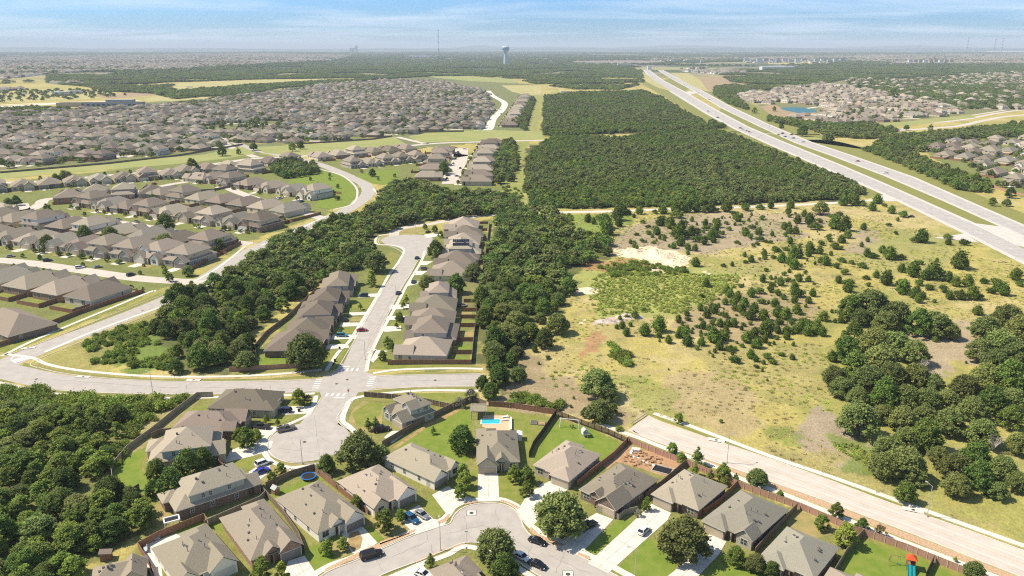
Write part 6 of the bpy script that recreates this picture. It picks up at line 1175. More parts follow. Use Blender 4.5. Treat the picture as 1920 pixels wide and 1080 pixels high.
for uv, m, z in [([(735, 838), (800, 800), (860, 768), (885, 772), (880, 860), (860, 880), (790, 835), (760, 842)], 'lawn_bright', .024), ([(915, 770), (960, 770), (1040, 790), (1000, 865), (975, 868), (965, 808), (955, 780)], 'lawn', .024), ([(1040, 788), (1100, 800), (1168, 833), (1125, 870), (1055, 826), (1000, 868)], 'lawn_bright', .026),
                 ([(1000, 862), (1060, 822), (1130, 860), (1110, 885), (1000, 880)], 'lawn_bright', .022),
                 ([(845, 925), (870, 888), (895, 880), (896, 938), (872, 934), (850, 930)], 'lawn', .024), ([(934, 888), (975, 885), (1000, 905), (975, 940), (965, 945), (936, 938)], 'lawn', .024), ([(785, 945), (812, 930), (836, 958), (825, 972), (800, 960)], 'lawn', .024), ([(675, 1010), (700, 960), (745, 945), (775, 990), (704, 1015)], 'lawn_dry', .022), ([(678, 985), (700, 988), (720, 1010), (705, 1018)], 'lawn_bright', .028),
                 ([(570, 1030), (640, 1005), (668, 1038), (592, 1072)], 'lawn_bright', .022), ([(620, 1020), (652, 1000), (666, 1036), (630, 1050)], 'lawn_dry', .026), ([(1156, 977), (1195, 972), (1192, 988), (1120, 1046), (1093, 1037)], 'lawn_bright', .024), ([(1210, 1012), (1255, 1010), (1268, 1060), (1250, 1090), (1155, 1072)], 'lawn_bright', .024), ([(1348, 1040), (1400, 1040), (1440, 1060), (1440, 1090), (1310, 1090)], 'lawn_bright', .024),
                 ([(985, 960), (1030, 930), (1082, 980), (1056, 1018), (1005, 992)], 'lawn', .022), ([(500, 930), (590, 890), (610, 900), (525, 932)], 'lawn_bright', .024), ([(380, 985), (500, 930), (525, 935), (410, 975), (430, 1000)], 'lawn_bright', .022), ([(320, 992), (370, 975), (395, 983), (330, 1004)], 'lawn_bright', .028), ([(210, 900), (225, 860), (275, 838), (262, 880), (300, 920), (225, 930)], 'lawn_bright', .024), ([(262, 970), (300, 940), (330, 975), (300, 990)], 'lawn_dry', .024),
                 ([(414, 868), (475, 850), (485, 868), (465, 882)], 'lawn', .024), ([(500, 862), (590, 874), (500, 905), (480, 895)], 'lawn_dry', .024), ([(355, 770), (380, 758), (388, 765), (360, 778)], 'lawn', .024), ([(300, 815), (330, 795), (345, 790), (320, 812)], 'lawn', .024), ([(475, 790), (560, 778), (550, 785), (510, 800), (480, 800)], 'lawn', .024), ([(545, 745), (580, 745), (585, 758), (550, 762)], 'lawn', .024), ([(650, 800), (660, 770), (680, 752), (720, 760), (715, 800), (700, 815)], 'lawn_dry', .024), ([(660, 775), (690, 755), (722, 757), (700, 800), (670, 800)], 'lawn', .028),
                 ([(685, 742), (760, 738), (890, 735), (890, 755), (840, 762), (760, 745)], 'lawn', .023), ([(1480, 955), (1520, 965), (1565, 985), (1570, 1000), (1530, 1010), (1475, 985)], 'lawn_dry', .024), ([(1465, 955), (1485, 960), (1475, 975), (1460, 965)], 'lawn_bright', .028), ([(1585, 1040), (1618, 1012), (1740, 1055), (1760, 1090), (1570, 1090)], 'lawn_bright', .024), ([(1750, 1060), (1800, 1085), (1760, 1095)], 'lawn_bright', .024),
                 ([(1360, 925), (1378, 912), (1368, 920), (1362, 928)], 'lawn_bright', .024), ([(852, 670), (882, 668), (882, 682), (848, 682)], 'lawn_bright', .026), ([(852, 648), (885, 646), (882, 660), (850, 660)], 'lawn_bright', .026), ([(853, 622), (890, 622), (886, 638), (852, 638)], 'lawn_dry', .026), ([(855, 600), (890, 600), (890, 612), (855, 612)], 'lawn', .026), ([(486, 690), (500, 665), (545, 672), (560, 690)], 'lawn', .025),
                 ([(486, 668), (540, 668), (540, 682), (480, 685)], 'lawn_bright', .027), ([(488, 640), (512, 620), (515, 628), (495, 645)], 'lawn_dry', .024), ([(600, 672), (640, 655), (625, 685), (600, 692), (560, 690)], 'lawn', .026), ([(604, 645), (650, 643), (648, 638), (604, 640)], 'lawn', .026), ([(625, 625), (662, 625), (664, 615), (628, 615)], 'lawn', .026), ([(656, 602), (678, 602), (680, 594), (660, 594)], 'lawn_dry', .026), ([(655, 580), (692, 580), (700, 562), (658, 563)], 'lawn', .026),
                 ([(700, 690), (712, 664), (728, 668), (728, 684), (880, 686), (890, 692), (705, 692)], 'lawn', .025), ([(708, 655), (722, 650), (735, 640), (725, 660)], 'lawn', .026), ([(730, 612), (735, 603), (757, 603), (757, 611)], 'lawn', .026), ([(745, 570), (755, 545), (770, 545), (765, 565)], 'lawn', .026), ([(850, 585), (885, 585), (885, 592), (850, 592)], 'lawn_dry', .026),
                 ([(735, 438), (745, 433), (780, 428), (800, 432), (780, 437), (745, 440)], 'lawn_dry', .024), ([(700, 500), (735, 470), (752, 480), (728, 515), (705, 550), (690, 545), (700, 515)], 'verge', .024), ([(950, 408), (985, 404), (975, 425), (945, 430)], 'lawn_dry', .024)]:
    sheet(lw, pl(*uv), z, m)
structure('garden_lawns', lw.mesh('garden_lawns'))
flat('bare_yard', [(1150, 868), (1178, 835), (1230, 850), (1290, 872), (1262, 895), (1240, 892), (1200, 878), (1155, 866)], 'dirt', .025)
flat('bare_yard', [(1128, 872), (1176, 838), (1186, 840), (1140, 880)], 'dirt', .03)
flat('pool_terrace', [(906, 779), (955, 779), (958, 807), (920, 807), (904, 800)], 'deck', .05); flat('patio', [(270, 1022), (330, 1000), (340, 1008), (300, 1050), (305, 1080), (290, 1090), (275, 1060)], 'concrete', .05)
flat('garden_path', [(1018, 906), (1048, 912), (1040, 922), (1010, 912)], 'concrete', .06)
flat('pebble_bed', [(660, 930), (725, 965), (715, 975), (650, 935)], 'mulch', .03); flat('pebble_bed', [(735, 840), (800, 795), (860, 766), (864, 770), (800, 802), (742, 842)], 'mulch', .03)
# swimming pool
c0 = G(920, 791); W_, D_ = 4.8, 2.6
r = empty('swimming_pool', (c0.x, c0.y, 0)); b = MB()
for a in ((-W_-.0, W_, -D_-.45, -D_), (-W_, W_, D_, D_+.45), (-W_-.45, -W_, -D_-.45, D_+.45), (W_, W_+.45, -D_-.45, D_+.45)): b.box(a[0]*.62, a[1]*.62, a[2]*.62, a[3]*.62, .04, .17, 'white')
b.build('rim', r); b = MB(); b.box(-W_*.62, W_*.62, -D_*.62, D_*.62, .02, .12, 'pool'); b.build('water', r); tag(r, 'turquoise rectangular swimming pool on the tan terrace behind the central house', 'swimming pool')
# pergola
p0 = G(898, 779); r = empty('pergola', (p0.x, p0.y, 0), .02)
for x in (-2.3, 2.3):
    for y in (-2.6, 2.6): MB().box(x-.09, x+.09, y-.09, y+.09, 0, 2.7, 'wood_grey').build('post', r)
b = MB(); b.box(-2.5, 2.5, -2.75, -2.6, 2.6, 2.8, 'wood_grey'); b.box(-2.5, 2.5, 2.6, 2.75, 2.6, 2.8, 'wood_grey')
for i in range(26): b.box(-2.7+i*.212, -2.58+i*.212, -3.0, 3.0, 2.81, 2.93, 'wood_grey')
b.build('slatted_roof', r); tag(r, 'slatted grey timber pergola beside the swimming pool', 'pergola')
for i, (u, v, rz) in enumerate([(946, 783, .3), (945, 789, .2)]):
    p = G(u, v); r = empty('sun_lounger', (p.x, p.y, .05), rz); MB().box(-.9, .5, -.32, .32, .25, .36, 'white').build('seat', r); b = MB(); X_ = Matrix.Translation((.5, 0, .3)) @ Matrix.Rotation(-.6, 4, 'Y'); b.box(0, .75, -.32, .32, 0, .09, 'white', X_).build('backrest', r)
    for x in (-.8, .4): MB().box(x-.04, x+.04, -.3, .3, 0, .25, 'white').build('leg', r)
    tag(r, ['white sun lounger beside the pool, the farther of two', 'white sun lounger beside the pool, the nearer of two'][i], 'sun lounger', 'sun loungers by the pool')
p = G(958, 797); tag(MB().box(-.25, .25, -4.2, 4.2, 0, .7, 'white').box(-.3, .3, -4.25, 4.25, .7, .78, 'white').build('garden_wall'), 'low white wall along the right side of the pool terrace', 'wall').location = (p.x, p.y, 0)
p = G(973, 823); r = empty('garden_shed', (p.x, p.y, 0)); MB().box(-.9, .9, -1.3, 1.3, 0, 1.9, 'white').build('wall', r); b = MB(); b.prism([(-1.05, 1.85), (1.05, 1.85), (1.05, 1.95), (0, 2.3), (-1.05, 1.95)], -1.4, 1.4, 'white'); b.build('roof', r); tag(r, 'small white garden shed at the right wall of the central house', 'shed')
# trampoline
def trampoline(u, v, rad, pad, label, net=True):
    p = G(u, v); r = empty('trampoline', (p.x, p.y, 0)); n = 24; b = MB(); b.poly([(rad*.86*math.cos(i*6.283/n), rad*.86*math.sin(i*6.283/n), .78) for i in range(n)], [tuple(range(n))], 'black'); b.build('jumping_mat', r); b = MB()
    vs = []
    for i in range(n):
        c, s = math.cos(i*6.283/n), math.sin(i*6.283/n); vs += [(rad*.86*c, rad*.86*s, .83), (rad*1.03*c, rad*1.03*s, .83), (rad*1.03*c, rad*1.03*s, .72)]
    b.poly(vs, [(3*i+k, 3*i+k+1, (3*i+3) % (3*n)+k+1, (3*i+3) % (3*n)+k) for i in range(n) for k in (0, 1)], pad); b.build('padded_rim', r)
    for i in range(4):
        a = i*math.pi/2+.4; b = MB(); b.tube((rad*.95*math.cos(a), rad*.95*math.sin(a), 0), (rad*.95*math.cos(a), rad*.95*math.sin(a), 2.3 if net else .75), .04, .04, 'galv', 6); b.build('post', r)
    tag(r, label, 'trampoline')
trampoline(579, 897, 2.1, 'plastic_blue', 'blue rimmed round trampoline in the corner of the fenced garden', False)
trampoline(866, 574, 2.3, 'wood_grey', 'round trampoline on a gravel circle, upper of the back yards', False)
# swing frame, playhouse, raised beds in the wide lawn
p = G(1068, 802); r = empty('swing_frame', (p.x, p.y, 0), -.25)
for x in (-2.9, 2.9):
    for y in (-.8, .8): b = MB(); b.tube((x+(.25 if x > 0 else -.25), y, 0), (x, 0, 3.0), .09, .09, 'white', 6); b.build('leg', r)
b = MB(); b.tube((-3.1, 0, 3.0), (3.1, 0, 3.0), .1, .1, 'white', 6); b.build('crossbeam', r); b = MB(); b.tube((.3, 0, 3.0), (.5, -.3, .8), .02, .02, 'black', 4); b.tube((.9, 0, 3.0), (.9, .1, .8), .02, .02, 'black', 4); b.build('rope', r)
b = MB(); n = 14; b.poly([(.7+.75*math.cos(i*6.283/n), -.1+.75*math.sin(i*6.283/n), .8) for i in range(n)]+[(.7+.4*math.cos(i*6.283/n), -.1+.4*math.sin(i*6.283/n), .8) for i in range(n)], [(i, (i+1) % n, n+(i+1) % n, n+i) for i in range(n)], 'black'); b.build('swing_seat', r); tag(r, 'white A-frame swing with a round black seat on the wide lawn', 'swing')
p = G(1096, 818); r = empty('playhouse', (p.x, p.y, 0), .3); b = MB(); b.box(-.8, .8, -.8, .8, .9, 1.0, 'white'); b.box(-.8, -.74, -.8, .8, 1.0, 2.1, 'white'); b.box(.74, .8, -.8, -.1, 1.0, 2.1, 'white'); b.box(-.74, .74, .74, .8, 1.0, 2.1, 'siding_blue'); b.build('cabin', r)
b = MB(); b.prism([(-1.0, 2.1), (1.0, 2.1), (0, 2.9)], -1, 1, 'siding_grey'); b.build('roof', r)
for x in (-.75, .75):
    for y in (-.75, .75): MB().box(x-.05, x+.05, y-.05, y+.05, 0, .9, 'white').build('leg', r)
b = MB(); X_ = Matrix.Translation((.8, .2, 1.0)) @ Matrix.Rotation(.5, 4, 'Y'); b.box(0, 2.0, -.3, .3, 0, .06, 'siding_blue', X_); b.box(0, 2.0, -.33, -.28, 0, .2, 'siding_blue', X_); b.box(0, 2.0, .28, .33, 0, .2, 'siding_blue', X_); b.build('slide', r); tag(r, 'white and grey playhouse with a slide on the wide lawn near the dark fence', 'playhouse')
for i, (u, v) in enumerate([(1001, 793), (1016, 794.5)]):
    p = G(u, v); r = empty('raised_bed', (p.x, p.y, 0), -.1); b = MB(); b.box(-1.1, 1.1, -1.3, -1.2, 0, .35, 'wood_grey'); b.box(-1.1, 1.1, 1.2, 1.3, 0, .35, 'wood_grey'); b.box(-1.1, -1.0, -1.2, 1.2, 0, .35, 'wood_grey'); b.box(1.0, 1.1, -1.2, 1.2, 0, .35, 'wood_grey'); b.build('frame', r); MB().box(-1.0, 1.0, -1.2, 1.2, 0, .28, 'mulch' if i else 'leaf_grey').build('soil', r); tag(r, ['square raised garden bed with grey planting on the lawn, left of two', 'square raised garden bed with bare brown soil on the lawn, right of two'][i], 'garden bed', 'raised beds')
# play tower with red canopy and teal slides
p = G(1706, 1066); r = empty('play_tower', (p.x, p.y, 0), -.35)
for x in (-.8, .8):
    for y in (-.8, .8): MB().box(x-.07, x+.07, y-.07, y+.07, 0, 3.0, 'wood').build('post', r)
MB().box(-.85, .85, -.85, .85, 1.4, 1.5, 'wood').build('deck', r); b = MB(); b.box(-.85, .85, .8, .86, 1.5, 2.2, 'wood'); b.box(.8, .86, -.8, .8, 1.5, 2.2, 'wood'); b.build('railing', r)
b = MB(); b.poly([(-1.15, -1.15, 2.9), (1.15, -1.15, 2.9), (1.15, 1.15, 2.9), (-1.15, 1.15, 2.9), (0, 0, 3.9)], [(0, 1, 4), (1, 2, 4), (2, 3, 4), (3, 0, 4), (3, 2, 1, 0)], 'canvas_red'); b.build('canopy', r)
for x in (-.42, .42):
    b = MB(); X_ = Matrix.Translation((x, -.85, 1.45)) @ Matrix.Rotation(-.62+math.pi, 4, 'X') @ Matrix.Rotation(math.pi, 4, 'Y')
    X_ = Matrix.Translation((x, -.85, 1.45)) @ Matrix.Rotation(math.radians(32), 4, 'X'); b.box(-.33, .33, -2.7, 0, 0, .07, 'plastic_teal', X_); b.box(-.37, -.3, -2.7, 0, .0, .25, 'plastic_teal', X_); b.box(.3, .37, -2.7, 0, .0, .25, 'plastic_teal', X_); b.build('slide', r)
b = MB(); b.tube((-.8, .2, 2.6), (-4.2, .4, 2.5), .08, .08, 'wood', 6); b.build('swing_beam', r)
for y in (-.8, 1.4): b = MB(); b.tube((-4.2, .4, 2.5), (-4.4, y, 0), .07, .07, 'wood', 6); b.build('leg', r)
b = MB(); b.tube((-2.2, .3, 2.5), (-2.2, .3, .6), .02, .02, 'black', 4); b.tube((-2.7, .3, 2.5), (-2.7, .3, .6), .02, .02, 'black', 4); b.box(-2.75, -2.15, .2, .42, .55, .6, 'plastic_teal'); b.build('swing_seat', r); tag(r, 'wooden play tower with red canopy and twin teal slides on the lower right lawn', 'playset')
# small play set at the fence left, garden pool, patio sofas, arbour frame
p = G(148, 580); r = empty('inflatable_pool', (p.x, p.y, 0)); n = 20; b = MB(); vs = []
for i in range(n): c, s = math.cos(i*6.283/n), math.sin(i*6.283/n); vs += [(1.9*c, 1.9*s, 0), (2.0*c, 2.0*s, .7), (1.75*c, 1.75*s, .7), (1.75*c, 1.75*s, .5)]
b.poly(vs, [(4*i+k, (4*i+4) % (4*n)+k, (4*i+4) % (4*n)+k+1, 4*i+k+1) for i in range(n) for k in range(3)], 'plastic_blue'); b.build('pool_wall', r); b = MB(); b.poly([(1.75*math.cos(i*6.283/n), 1.75*math.sin(i*6.283/n), .55) for i in range(n)], [tuple(range(n))], 'pool'); b.build('water', r); tag(r, 'round bright blue garden pool behind the last house of the left row', 'pool')
p = G(324, 990); r = empty('shade_frame', (p.x, p.y, 0), .5)
for x in (-1.7, 1.7):
    for y in (-1.1, 1.1): MB().box(x-.1, x+.1, y-.1, y+.1, 0, 2.5, 'white').build('post', r)
b = MB(); b.box(-1.9, 1.9, -1.3, -1.0, 2.5, 2.75, 'white'); b.box(-1.9, 1.9, 1.0, 1.3, 2.5, 2.75, 'white'); b.box(-1.9, -1.6, -1.0, 1.0, 2.5, 2.75, 'white'); b.box(1.6, 1.9, -1.0, 1.0, 2.5, 2.75, 'white'); b.build('beam', r); MB().box(-1.6, 1.6, -1, 1, 2.45, 2.5, 'black').build('canopy', r); tag(r, 'white framed square canopy in the fenced garden at bottom left', 'canopy')
for i, (u, v, rz) in enumerate([(290, 1012, .35), (273, 1032, -1.1)]):
    p = G(u, v); r = empty('garden_sofa', (p.x, p.y, .05), rz); MB().box(-1.3, 1.3, -.45, .45, 0, .35, 'wood_grey').build('base', r); MB().box(-1.25, 1.25, -.42, .3, .35, .5, 'siding_blue').build('seat', r); MB().box(-1.3, 1.3, .3, .5, .35, .85, 'wood_grey').build('backrest', r); tag(r, ['grey garden sofa on the pale patio, the upper one', 'grey garden sofa on the pale patio, the lower one by the corner'][i], 'sofa', 'patio sofas')
p = G(200, 1048); r = empty('garden_shed', (p.x, p.y, 0), .3); MB().box(-1.2, 1.2, -.9, .9, 0, 1.8, 'fence').build('wall', r); b = MB(); b.prism([(-1.4, 1.75), (1.4, 1.75), (1.4, 1.85), (-1.4, 2.3)], -1.1, 1.1, 'roof_brown'); b.build('roof', r); tag(r, 'small reddish shed beside the wood at bottom left', 'shed')
p = G(517, 925); r = empty('play_house', (p.x, p.y, 0), .9); MB().box(-.8, .8, -.8, .8, 0, 1.7, 'wood').build('wall', r); b = MB(); b.prism([(-1, 1.65), (1, 1.65), (0, 2.5)], -1, 1, 'siding_grey'); b.build('roof', r); tag(r, 'little wooden playhouse with grey roof in the green side garden', 'playhouse')
p = G(566, 883); 
for i, (u, v) in enumerate([(544, 884), (549, 884.5), (554, 883)]):
    p = G(u, v); b = MB(); b.box(-.28, .28, -.28, .28, .4, .46, 'white'); b.box(-.28, .28, .22, .28, .46, .95, 'white')
    for x in (-.25, .25):
        for y in (-.25, .25): b.tube((x, y, 0), (x, y, .4), .03, .03, 'white', 4)
    tag(link('garden_chair', b.mesh('garden_chair'), None, (p.x, p.y, 0), i*.8), ['left', 'middle', 'right'][i]+' one of three small white garden chairs beside the upper cul-de-sac', 'chair', 'white garden chairs')
# half built pool shell in the dirt yard
p = G(1242, 882); r = empty('building_pit', (p.x, p.y, 0), -.5); b = MB(); b.box(-2.6, 2.6, -1.8, 1.8, .0, .12, 'black'); b.build('liner', r); b = MB(); b.box(-2.75, 2.75, -1.95, -1.8, 0, .4, 'kerb'); b.box(-2.75, 2.75, 1.8, 1.95, 0, .4, 'kerb'); b.box(-2.75, -2.6, -1.8, 1.8, 0, .4, 'kerb'); b.box(2.6, 2.75, -1.8, 1.8, 0, .4, 'kerb'); b.build('formwork', r); tag(r, 'dark rectangular pool pit with pale formwork in the torn up yard', 'building pit')
b = MB(); ribbon(b, lines((1188, 843), (1183, 850), (1186, 856), (1200, 862), (1215, 870), (1227, 874)), -.35, .35, .35, 'white', .3); tag(link('retaining_wall', b.mesh('retaining_wall')), 'curved low white wall across the torn up yard', 'wall')
b = MB(); b.box(-1.1, 1.1, -.7, .7, 0, .8, 'white'); b.box(-1.2, 1.2, -.8, .8, .8, .88, 'concrete'); p = G(1192, 846); tag(link('outdoor_counter', b.mesh('outdoor_counter'), None, (p.x, p.y, 0), -.3), 'white block counter at the top of the torn up yard', 'counter')
q = random.Random(4); bb = MB()
p = G(1205, 862)
for i in range(150):
    a = q.uniform(0, 6.28); d = q.uniform(0, 6); s = q.uniform(.1, .4); bb.box(a and d*math.cos(a)-s, d*math.cos(a)+s, d*math.sin(a)*.7-s, d*math.sin(a)*.7+s, 0, s*1.2, 'dirt', Matrix.Rotation(q.uniform(0, .1), 4, 'Z'))
o = link('earth_clods', bb.mesh('earth_clods'), None, (p.x, p.y, 0)); tag(o, 'loose clods of reddish earth in the torn up yard', None, None, 'stuff')
# air conditioners, bins
for i, (u, v, lb) in enumerate([(1120, 872, 'air conditioner unit at the right wall of the stone house'), (638, 1003, 'bin'), (560, 1005, 'bin')][:1]):
    p = G(u, v); b = MB(); b.box(-.45, .45, -.45, .45, 0, .85, 'siding_grey'); b.box(-.4, .4, -.4, .4, .85, .88, 'black'); tag(link('air_conditioner', b.mesh('air_conditioner'), None, (p.x, p.y, 0)), lb, 'air conditioner')
def bin_(u, v, m, lb):
    p = G(u, v); r = empty('wheelie_bin', (p.x, p.y, 0), random.uniform(0, 3)); b = MB(); b.poly([(-.25, -.3, 0), (.25, -.3, 0), (.25, .3, 0), (-.25, .3, 0), (-.33, -.38, .95), (.33, -.38, .95), (.33, .38, .95), (-.33, .38, .95)], [(0, 3, 2, 1), (4, 5, 6, 7), (0, 1, 5, 4), (1, 2, 6, 5), (2, 3, 7, 6), (3, 0, 4, 7)], m); b.build('bin_body', r); MB().box(-.35, .35, -.4, .4, .96, 1.03, m).build('lid', r); tag(r, lb, 'bin', 'rubbish bins')
bin_(1171, 962, 'plastic_blue', 'blue lidded bin behind the little fence beside the dark brick garage'); bin_(637, 655, 'black', 'dark bin on the footpath before the lowest left house'); bin_(628, 678, 'black', 'dark bin on the corner verge above the crosswalk'); bin_(561, 772, 'black', 'dark bin on the drive of the first house below the crosswalks')
# ================================================================== FENCES
def fence(name, uv, m, h, label, posts=0.0, postm='post', cap=True, group='wooden fences', slat=False, z0=0.0):
    line = pl(*uv); r = empty(name, tuple(line[0])); o0 = line[0]; b = MB()
    for i in range(len(line)-1):
        a, c = line[i]-o0, line[i+1]-o0; d = (c-a); ln = d.length; X_ = Matrix.Translation((a.x, a.y, 0)) @ Matrix.Rotation(math.atan2(d.y, d.x), 4, 'Z')
        if slat:
            for k in range(7): b.box(0, ln, -.03, .03, .1+k*.26, .1+k*.26+.17, m, X_)
        else: b.box(-.02, ln+.02, -.035, .035, z0+.03, h, m, X_)
        if cap: b.box(-.03, ln+.03, -.07, .07, h, h+.05, m, X_)
    b.build('boards', r)
    if posts:
        tot = []; 
        for i in range(len(line)-1):
            a, c = line[i]-o0, line[i+1]-o0; n = max(1, round((c-a).length/posts))
            for k in range(n): tot.append((a+(c-a)*k/n, math.atan2((c-a).y, (c-a).x)))
        tot.append((line[-1]-o0, 0)); pm = MB().box(-.08, .08, -.11, .11, 0, h+.12, postm).mesh('post')
        for q_, a in tot[:100]: link('post', pm, r, (q_.x, q_.y, 0), a)
    tag(r, label, 'fence', group); return r
F = fence
F('wooden_fence', [(1177, 829), (1228, 850), (1285, 872)], 'fence_pink', 1.9, 'pinkish board fence with pale posts behind the torn up yard', 2.4)
F('wooden_fence', [(1380, 912), (1440, 934), (1500, 955), (1567, 984)], 'fence_pink', 1.9, 'pinkish board fence with pale posts behind the two grey roofed houses', 2.4)
F('wooden_fence', [(1285, 872), (1310, 882), (1380, 912)], 'fence_pink', 1.9, 'part of the pinkish board fence hidden by the row of trees', 2.4)
F('wooden_fence', [(1618, 1004), (1700, 1033), (1815, 1080), (1860, 1100)], 'fence_pink', 1.9, 'pinkish board fence with pale posts behind the play tower lawn', 2.4)
F('wooden_fence', [(1567, 984), (1595, 998), (1618, 1004)], 'fence_pink', 1.9, 'short pinkish fence piece behind the big light green tree', 2.4)
F('wooden_fence', [(1042, 779), (1090, 797), (1140, 815), (1177, 832)], 'fence_dark', 1.95, 'dark slatted fence behind the swing lawn', 2.4, 'fence_dark', slat=True)
F('wooden_fence', [(916, 762), (960, 765), (1005, 772), (1042, 778)], 'fence', 1.95, 'curved reddish brown fence behind the pool garden')
F('wooden_fence', [(1042, 779), (1022, 808), (1000, 838), (992, 858)], 'fence_dark', 1.95, 'dark fence dividing the pool garden from the swing lawn'); F('wooden_fence', [(1177, 830), (1150, 858), (1100, 897), (1082, 912)], 'fence', 1.9, 'brown fence between the stone house lawn and the torn up yard')
F('wooden_fence', [(1285, 873), (1240, 912), (1210, 935)], 'fence_old', 1.9, 'fence between the torn up yard and the hip roofed brick house'); F('wooden_fence', [(1382, 912), (1350, 945), (1318, 966)], 'fence', 1.9, 'fence between the hip roofed brick house and the bay window house'); F('wooden_fence', [(1494, 955), (1450, 1000), (1415, 1040)], 'fence_old', 1.9, 'fence between the two grey roofed houses at right')
F('wooden_fence', [(1618, 1004), (1590, 1035), (1560, 1085)], 'fence_old', 1.9, 'fence between the dirt garden and the play tower lawn'); F('wooden_fence', [(1750, 1055), (1735, 1085)], 'fence_dark', 1.9, 'short dark fence at the right end of the play tower lawn')
F('wooden_fence', [(717, 838), (780, 800), (850, 765), (885, 752), (912, 762)], 'fence_old', 1.95, 'long weathered fence from the two storey house to the pergola'); F('wooden_fence', [(683, 744), (735, 748), (800, 757), (850, 768)], 'fence_old', 1.9, 'brown fence behind the two storey house with porch', 2.4, 'post')
F('wooden_fence', [(499, 916), (545, 894), (590, 881), (600, 890), (622, 905)], 'fence_old', 1.9, 'weathered fence around the trampoline corner below the upper cul-de-sac'); F('wooden_fence', [(488, 918), (530, 965), (560, 1008), (572, 1040)], 'fence_old', 1.9, 'weathered fence between brick gable house and open garage house')
F('wooden_fence', [(592, 886), (640, 925), (690, 965)], 'fence', 1.9, 'reddish fence between open garage house and cream house') ; F('wooden_fence', [(384, 988), (420, 972), (488, 942), (500, 930)], 'fence_grey', 1.9, 'pale grey green fence below the pale green siding house')
F('wooden_fence', [(260, 1030), (300, 1008), (384, 975)], 'fence', 1.95, 'orange brown fence behind the canopy garden'); F('wooden_fence', [(260, 1030), (282, 1065), (290, 1085)], 'fence', 1.9, 'short brown fence between the patio and the corner house'); F('wooden_fence', [(384, 975), (392, 992)], 'fence', 1.9, 'short brown fence at the right end of the putting green garden')
F('wooden_fence', [(216, 932), (209, 882), (240, 845), (285, 812), (330, 775), (370, 745), (400, 744)], 'fence_grey', 1.9, 'long fence between the lower left wood and the upper cul-de-sac gardens'); F('wooden_fence', [(285, 822), (300, 815), (330, 812)], 'fence_old', 1.9, 'short fence between the dark roofed house and the blue siding house'); F('wooden_fence', [(216, 932), (250, 925), (262, 918)], 'fence_old', 1.9, 'short dark fence at the end of the green side garden'); F('wooden_fence', [(408, 862), (412, 875), (422, 882)], 'fence', 1.9, 'short reddish fence beside the garage of the blue siding house')
F('wooden_fence', [(727, 684), (800, 683), (884, 683)], 'fence', 1.9, 'reddish brown fence along the lowest house right of the residential street'); F('wooden_fence', [(884, 683), (888, 640), (893, 600), (893, 565), (905, 510), (912, 470), (918, 420)], 'fence_old', 1.9, 'long back fence running up beside the central wood')
for i, v in enumerate([664, 640, 613, 597, 584, 567, 492, 478, 462, 447, 433, 420]): F('wooden_fence', [(850+(664-v)*.2, v), (886+(664-v)*.12, v)], 'fence', 1.85, '%s cross fence from the bottom between the back yards right of the residential street' % ordw(i), cap=False)
F('wooden_fence', [(430, 697), (500, 693), (585, 688)], 'fence_pink', 1.9, 'long brown fence below the big oak by the curving road'); F('wooden_fence', [(480, 652), (500, 628), (540, 598), (560, 578), (590, 550)], 'fence_old', 1.9, 'fence along the wood behind the left side houses'); F('wooden_fence', [(480, 652), (478, 690)], 'fence_old', 1.9, 'short fence piece left of the big oak garden')
F('wooden_fence', [(-60, 668), (20, 644), (105, 606), (150, 588), (271, 548)], 'fence', 1.95, 'long brown fence along the diagonal road behind the blue pool garden'); F('wooden_fence', [(342, 515), (400, 485), (452, 457)], 'fence', 1.95, 'brown fence along the diagonal road, middle piece'); F('wooden_fence', [(482, 434), (540, 418), (602, 402)], 'fence', 1.95, 'brown fence along the diagonal road, upper piece'); F('wooden_fence', [(582, 377), (600, 372), (612, 366)], 'fence_old', 1.9, 'short fence at the curved park lawn')
F('wooden_fence', [(1716, 293), (1750, 305), (1790, 322)], 'fence_pink', 1.9, 'red fence behind the estate right of the highway, upper piece'); F('wooden_fence', [(1790, 322), (1810, 330)], 'fence_pink', 1.9, 'red fence right of the highway, short piece'); F('wooden_fence', [(1860, 350), (1885, 360), (1920, 368)], 'fence_pink', 1.9, 'red fence right of the highway at the picture edge')
F('wooden_fence', [(355, 351), (370, 360), (400, 358), (438, 350)], 'fence_old', 1.9, 'curved dark fence around a corner lot among the left rows'); F('wooden_fence', [(0, 325), (200, 308), (340, 292), (455, 272)], 'fence_old', 1.9, 'long grey fence above the green strip at left'); F('wooden_fence', [(560, 271), (700, 262), (735, 256)], 'fence_old', 1.9, 'long grey fence above the green strip at centre'); F('wooden_fence', [(790, 249), (870, 247)], 'fence_old', 1.9, 'grey fence at the top of the central green strip')
F('wooden_fence', [(1118, 958), (1160, 975), (1170, 966), (1195, 960)], 'fence_grey', 1.7, 'little fence enclosing the bin beside the dark brick garage') ; F('guard_rail', [(1183, 797), (1212, 778)], 'galv', .8, 'low barrier across the closed end of the wide road', group='barriers', z0=.45)
